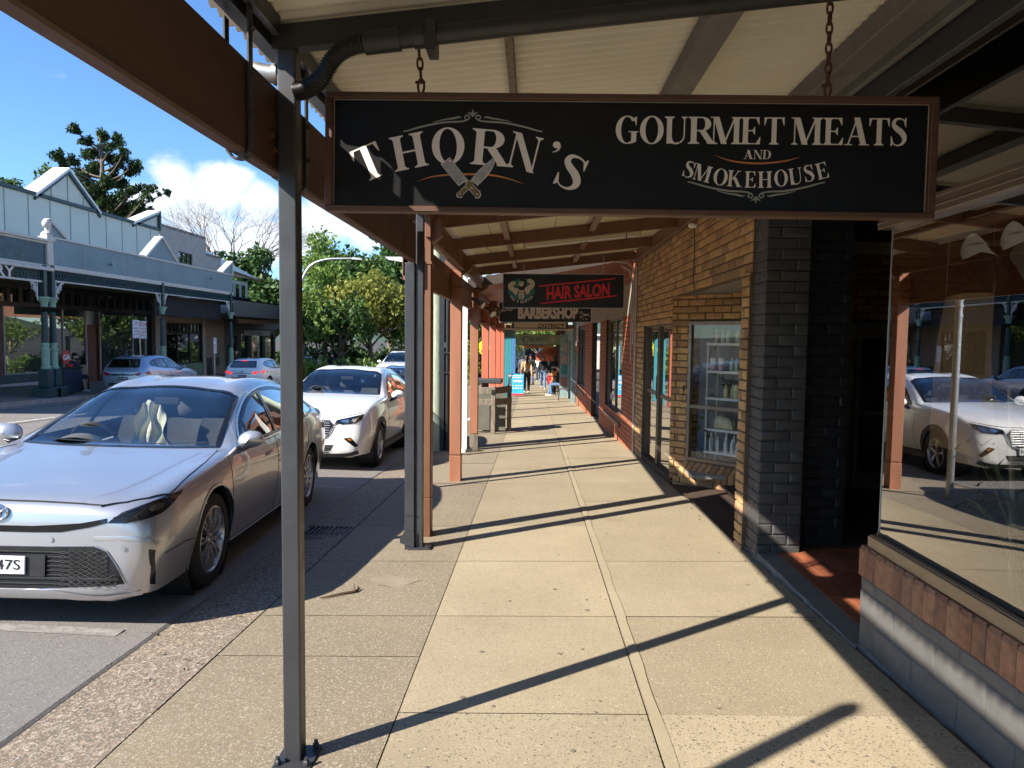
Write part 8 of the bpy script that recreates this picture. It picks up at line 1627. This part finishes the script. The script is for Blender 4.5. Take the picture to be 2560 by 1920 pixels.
def person(label, x, y, yaw, pose, h, top, legs, hair, shoes=M_shoe, long_sleeve=True, hairlen=.3, skin=None, z=None, phase=1, shorts=False, cap_=None, beard=False, glasses=False, arms=None, group=None, female=True):
    sk = skin or M_skin; z = gz(x, y) if z is None else z; t_ = thing('person', label, 'person', (0, 0, 0), group, local=True); t_.location = (x, y, z); t_.rotation_euler = (0, 0, yaw); k = h/1.7; sw = .17 if female else .20
    if pose == 'sit':
        hip = V(0, 0, .50); ch_ = V(0, .02, .92); sh = V(0, .0, 1.0); nk = V(0, .03, 1.12); hd = V(0, .06, 1.24); L_ = [(V(s*.09, 0, .50), V(s*.10, .40, .50), V(s*.10, .42+.05*s, .07)) for s in (-1, 1)]
        A_ = arms or [(V(s*sw, 0, 1.0), V(s*(sw+.05), .08, .74), V(s*.12, .30, .66)) for s in (-1, 1)]
    else:
        st_ = .23*phase if pose == 'walk' else .02; hip = V(0, 0, .92); ch_ = V(0, .02, 1.28); sh = V(0, .0, 1.39); nk = V(0, .02, 1.47); hd = V(0, .05, 1.60)
        L_ = [(V(s*.085, 0, .90), V(s*.09, .02+s*st_*.55, .49), V(s*.085, s*st_-(.06 if s*st_ < 0 else 0), .085+(.05 if s*st_ < -.1 else 0))) for s in (-1, 1)]
        A_ = arms or [(V(s*sw, 0, 1.38), V(s*(sw+.06), -.02-s*st_*.4, 1.10), V(s*(sw+.07), .06-s*st_*.9, .86)) for s in (-1, 1)]
    S_ = lambda v: v*k
    body = MB(); ell(body, S_(hd), (.076*k, .092*k, .112*k)); ell(body, S_(hd+V(0, .04, -.06)), (.05*k, .055*k, .05*k)); caps(body, [S_(nk-V(0, 0, .05)), S_(hd-V(0, .02, .06))], [.052*k, .048*k]); ell(body, S_(hd+V(0, .095, -.02)), (.016, .022, .028))
    for s in (-1, 1): ell(body, S_(hd+V(s*.078, -.005, -.01)), (.014, .022, .03))
    caps(body, [S_(hip), S_(ch_), S_(sh)], [.12*k, .115*k, .08*k])
    for s, (a, b, c_) in zip((-1, 1), A_):
        caps(body, [S_(a), S_(b), S_(c_)], [.048*k, .038*k, .027*k]); d = (c_-b).normalized(); sd = d.cross(V(0, 1, .2)).normalized(); p = S_(c_+d*.05); nn = d.cross(sd)
        body.obox(p, (.05, .03, .08), d.to_track_quat('Z', 'Y').to_matrix())
        for i in range(4): q = p+d*.035+nn*(.020*(i-1.5)); caps(body, [q, q+d*(.035+.008*(i in (1, 2)))+sd*.008, q+d*(.06+.012*(i in (1, 2)))+sd*.022], [.0095, .009, .008])
        q = p+nn*.03; caps(body, [q-d*.02, q+nn*.02+d*.01, q+nn*.024+d*.04], [.011, .010, .009])
    for a, b, c_ in L_: caps(body, [S_(a), S_(b), S_(c_)], [.082*k, .056*k, .038*k])
    soft(body, 'body', sk, t_, .011, 2)
    tb = MB(); caps(tb, [S_(hip+V(0, 0, .05 if pose != 'sit' else .04)), S_((hip+ch_)/2+V(0, .02, .03)), S_(ch_), S_(sh)], [.145*k, .125*k, .14*k, .10*k])
    caps(tb, [S_(sh+V(-sw*.9, 0, -.02)), S_(sh+V(sw*.9, 0, -.02))], [.07*k, .07*k]); caps(tb, [S_(ch_+V(-.08, .03, 0)), S_(ch_+V(.08, .03, 0))], [.11*k, .11*k])
    for a, b, c_ in A_: caps(tb, [S_(a), S_(b)]+([S_(c_)] if long_sleeve else []), [.064*k, .055*k]+([.043*k] if long_sleeve else [])) if long_sleeve else caps(tb, [S_(a), S_(a*.45+b*.55)], [.066*k, .062*k])
    soft(tb, 'top', top, t_)
    lg = MB(); caps(lg, [S_(hip+V(-.06, 0, 0)), S_(hip+V(.06, 0, 0))], [.135*k, .135*k])
    for a, b, c_ in L_: caps(lg, [S_(a), S_(b)]+([] if shorts else [S_(c_+V(0, 0, .03))]), [.098*k, .075*k]+([] if shorts else [.06*k]))
    soft(lg, 'trousers' if not shorts else 'shorts', legs, t_)
    for a, b, c_ in L_:
        m2 = MB(); caps(m2, [S_(c_+V(0, -.05, -.045)), S_(c_+V(0, .05, -.04)), S_(c_+V(0, .15, -.055))], [.045*k, .045*k, .034*k]); soft(m2, 'shoe', shoes, t_)
    hr = MB(); ell(hr, S_(hd+V(0, -.02, .03)), (.088*k, .098*k, .105*k)); ell(hr, S_(hd+V(0, -.045, -.02)), (.082*k, .07*k, .10*k))
    if hairlen: caps(hr, [S_(hd+V(0, -.08, 0)), S_(hd+V(0, -.10, -hairlen*.5)), S_(hd+V(0, -.09, -hairlen))], [.06*k, .055*k, .025*k])
    if beard: ell(hr, S_(hd+V(0, .06, -.09)), (.055*k, .05*k, .06*k))
    soft(hr, 'hair', hair, t_)
    if cap_: m2 = MB(); ell(m2, S_(hd+V(0, -.01, .065)), (.092*k, .105*k, .075*k)); m2.hexa([S_(hd+V(a, b, c_)) for c_ in (.045, .06) for a, b in ((-.07, .06), (.07, .06), (.05, .17), (-.05, .17))]); soft(m2, 'cap', cap_, t_)
    if glasses: m2 = MB(); [ell(m2, S_(hd+V(s*.033, .085, .012)), (.030, .014, .022)) for s in (-1, 1)]; m2.build('sunglasses', M_gblk, t_, smooth=True)
    else: m2 = MB(); [ell(m2, S_(hd+V(s*.03, .083, .008)), (.011, .008, .007), 8) for s in (-1, 1)]; m2.build('eyes', M_hairk, t_)
    return t_
PI = math.pi
def bag(name, label, x, y, z, w, d, h, m_, handles=True, taper=.85, yaw=0):
    t_ = thing(name, label, 'bag', (x, y, z)); rot = Matrix.Rotation(yaw, 3, 'Z'); P = [(-w/2*taper, -d/2, 0), (w/2*taper, -d/2, 0), (w/2*taper, d/2, 0), (-w/2*taper, d/2, 0), (-w/2, -d*.3, h), (w/2, -d*.3, h), (w/2, d*.3, h), (-w/2, d*.3, h)]; MB().hexa([V(x, y, z)+rot @ V(*p) for p in P]).build('body', m_, t_, bevel=.02)
    if handles: mb = MB(); [mb.tube([V(x, y, z)+rot @ V(w*.28*math.cos(t), s*d*.3, h+.16*math.sin(t)) for t in [k*PI/8 for k in range(9)]], .008, 5) for s in (-1, 1)]; mb.build('handles', m_, t_)
    return t_
person('woman in a tan jacket and black trousers walking away with a long ponytail', -.30, 33, 0, 'walk', 1.72, M_tan, M_blk, M_hairb, hairlen=.52)
bag('shoulder_bag', 'small black cross body bag at the hip of the woman in tan', -.07, 33.02, gz(-.1, 33)+.80, .22, .10, .18, M_blk, False)
person('woman in black with sunglasses and blue jeans walking towards the camera', .52, 37, PI, 'walk', 1.70, M_blk, M_jean, M_hairk, hairlen=.2, glasses=True, phase=-1)
bag('shopping_bag', 'red shopping bag carried by the woman in black', .92, 36.95, gz(.9, 37)+.28, .42, .18, .42, mat('red bag cloth', (.42, .01, .03), .7)); bag('shoulder_bag', 'black handbag on the shoulder of the woman in black', .80, 36.95, gz(.8, 37)+.85, .30, .14, .36, M_blk, True)
person('man in a dark shirt and blue jeans standing beyond the woman in tan', -.12, 42, PI*.8, 'stand', 1.78, M_blk, M_jean, M_hairk, hairlen=0, cap_=M_navy, female=False)
def chair(x, y, yaw, label, m_, frame):
    z = gz(x, y); t_ = thing('cafe_chair', label, 'chair', (x, y, z)); rot = Matrix.Rotation(yaw, 3, 'Z'); T = lambda a, b, c_: V(x, y, z)+rot @ V(a, b, c_)
    MB().hexa([T(a, b, c_) for c_ in (.44, .47) for a, b in ((-.22, -.22), (.22, -.22), (.22, .22), (-.22, .22))]).build('seat', m_, t_, bevel=.01); MB().hexa([T(a, b, c_) for c_, e in ((.56, .0), (.86, -.05)) for a, b in ((-.2, -.22+e), (.2, -.22+e), (.2, -.19+e), (-.2, -.19+e))]).build('backrest', m_, t_, bevel=.01)
    for a, b in ((-.2, .2), (.2, .2)): MB().tube([T(a*1.15, b*1.2, 0), T(a, b, .44)], .012, 6).build('leg', frame, t_)
    for a in (-.2, .2): MB().tube([T(a*1.15, -.28, 0), T(a, -.2, .44), T(a, -.25, .85)], .012, 6).build('leg', frame, t_)
M_purp = mat('plum vinyl', (.13, .08, .10), .6)
chair(1.22, 27.2, PI*.5, 'empty plum seated metal chair against the blue grey post', M_purp, M_blackp); chair(1.22, 30.9, PI*.5, 'metal chair under the seated woman with brown hair', M_purp, M_blackp); chair(1.36, 32.0, PI*.5, 'metal chair under the farther seated woman', M_purp, M_blackp)
person('woman with brown hair in a black and grey top and jeans sitting side on', 1.16, 30.9, PI*.5, 'sit', 1.66, M_blk, M_jean, M_hairb, hairlen=.25, z=gz(1.16, 30.9)-.02); person('woman in a dark top sitting behind the brown haired woman, facing the street', 1.32, 32.0, PI*.55, 'sit', 1.66, M_grey, M_blk, M_hairk, hairlen=.15, glasses=True, z=gz(1.3, 32)-.02)
person('person in a dark jacket and orange trousers standing by the far shops', 1.10, 36.2, 0, 'stand', 1.70, M_blk, M_orng, M_hairk, hairlen=0)
person('distant person in a white shirt beyond the walkers', .35, 48, PI, 'walk', 1.7, M_white2, M_jeand, M_hairb, hairlen=.1); person('distant person in grey at the far corner near the blue posts', -.75, 49, 0, 'walk', 1.72, M_grey, M_jeand, M_hairk, hairlen=0)
person('person in a pale blue shirt standing under the trees across the street', -14.1, 44, PI*.3, 'stand', 1.78, M_lblue, M_jeand, mat('grey hair', (.3, .28, .26), .7), hairlen=0, female=False); person('person in pale pink standing beside the blue shirted man', -13.5, 44.4, -PI*.5, 'stand', 1.65, mat('pale pink top', (.5, .33, .3), .8), M_grey, M_hairb, hairlen=.2); person('person in a striped dark top under the trees, nearest the dark trunk', -12.7, 44.6, PI*.9, 'stand', 1.68, M_blk, M_jeand, M_hairk, hairlen=.25)
zb = gz(-17.2, 26.0); bn = thing('bench', 'dark timber bench behind the navy enclosure on the opposite footpath', 'bench', (-17.3, 26.2, zb)); MB().box(-17.55, -17.1, 25.4, 27.0, zb+.42, zb+.47).build('seat', M_dkfr, bn); [MB().box(-17.5, -17.15, y, y+.06, zb, zb+.42).build('leg', M_blackp, bn) for y in (25.5, 26.84)]
person('bearded man in a navy shirt sitting with a paper bag across the street', -17.3, 26.2, -PI/2, 'sit', 1.8, M_navy, M_jeand, M_hairk, long_sleeve=False, hairlen=0, shorts=True, cap_=M_blk, beard=True, z=zb-.02, female=False)
bag('paper_bag', 'brown paper bag on the lap of the seated man', -16.92, 26.2, zb+.62, .30, .18, .36, mat('brown paper', (.36, .24, .13), .85, bmp=.5, bs=12), False, 1.0, PI/2)
person('head and shoulders of a person behind the white hatchback across the street', -16.4, 38.6, -PI/2, 'stand', 1.68, M_blk, M_jeand, M_hairk, hairlen=.1)
# timber bin enclosure by the red posts
te = thing('timber_enclosure', 'weathered timber rail frame round a grey bin panel beside the red posts', 'enclosure', (-.95, 16.2, gz(-.95, 16.2))); z = gz(-.9, 16.2)
for x, y in ((-.88, 15.75), (-.54, 16.3), (-1.42, 15.75)): MB().box(x-.05, x+.05, y-.05, y+.05, z-.02, z+1.08).build('post', M_rawwood, te, bevel=.01)
for zz in (.98, .72): MB().beam((-1.45, 15.72, z+zz), (-.86, 15.72, z+zz), .05, .15).build('rail', M_rawwood, te, bevel=.006); MB().beam((-.90, 15.74, z+zz), (-.5, 16.30, z+zz), .05, .15).build('rail', M_rawwood, te, bevel=.006)
MB().box(-1.40, -.62, 16.15, 16.22, z+.04, z+1.0).build('grey_panel', mat('olive grey panel', (.12, .115, .09), .6), te); MB().box(-1.35, -.70, 15.95, 16.5, z+1.12, z+1.22).build('lid', mat('dark bin lid', (.05, .055, .06), .5), te, bevel=.02); MB().box(-.92, -.84, 15.68, 15.71, z+.90, z+1.0).build('latch', M_blackp, te)
def aframe(x, y, w, h, m_, lab, lines):
    z = gz(x, y); t_ = thing('sandwich_board', lab, 'sign', (x, y, z)); 
    for s, nm in ((-1, 'front_panel'), (1, 'rear_panel')): MB().hexa([(x-w/2, y+s*.28, z+.06), (x+w/2, y+s*.28, z+.06), (x+w/2, y+s*.26, z+.06), (x-w/2, y+s*.26, z+.06), (x-w/2, y+s*.03, z+h), (x+w/2, y+s*.03, z+h), (x+w/2, y+s*.01, z+h), (x-w/2, y+s*.01, z+h)]).build(nm, m_, t_)
    MB().hexa([(x-w/2, y-.285, z+.06), (x+w/2, y-.285, z+.06), (x+w/2, y-.28, z+.06), (x-w/2, y-.28, z+.06), (x-w/2, y-.262, z+.14), (x+w/2, y-.262, z+.14), (x+w/2, y-.257, z+.14), (x-w/2, y-.257, z+.14)]).build('red_band', mr_, t_)
    mb = MB()
    for s_, q, hh in lines: text(mb, s_, (x, y-.29+.25*q, z+.06+(h-.06)*q), (1, 0, 0), V(0, .25, h).normalized(), height=hh, width=None if len(s_) < 6 else w*.85, bold=.02, w=.012)
    mb.build('lettering', M_white, t_)
aframe(-.66, 30.4, .52, .96, mat('cyan board', (.02, .30, .60), .45, var=.2, vs_=2), 'bright blue open pharmacy sandwich board on the footpath', (('BELLINGEN', .92, .05), ('PHARMACY', .83, .06), ('OPEN', .66, .11), ('7 DAYS', .45, .05), ('SCRIPTS', .33, .045)))
aframe(-1.02, 31.5, .5, .95, M_dteal, 'dark sandwich board half hidden behind the bright blue one', (('BOOKS', .9, .08),))
t_ = thing('cafe_table', 'small round cafe table with a yellow cup by the seated women', 'table', (1.05, 34.2, gz(1.05, 34.2))); z = gz(1.05, 34.2); MB().lathe([(.3, 0), (.3, .03)], (1.05, 34.2, z+.72), 20).build('tabletop', M_dkfr, t_); MB().tube([(1.05, 34.2, z), (1.05, 34.2, z+.72)], .03, 8).build('pedestal', M_blackp, t_); MB().lathe([(.2, 0), (.2, .02)], (1.05, 34.2, z), 16).build('base', M_blackp, t_)
# upper parapets of the near buildings, seen only in reflections and from across the street
for nm, lab, y0, y1, m_, h0, h1 in (('parapet_wall', 'tall orange brick parapet far along the near side', 43.5, 78, M_orb, 2.8, 7.0), ('parapet_wall', 'cream parapet above the blue verandah', 25.5, 43, M_creamb, 2.6, 4.6), ('parapet_wall', 'orange brick parapet above the near verandah', 2, 12.4, M_orb, 3.05, 5.4), ('parapet_wall', 'white rendered parapet above the red verandah', 12.5, 25, mat('white render', (.6, .58, .54), .8), 3.35, 5.0)):
    w_ = MB().box(2.3, 2.6, y0, y1, h0, h1); one(nm, w_, m_, lab, 'wall', (2.4, (y0+y1)/2, h0))
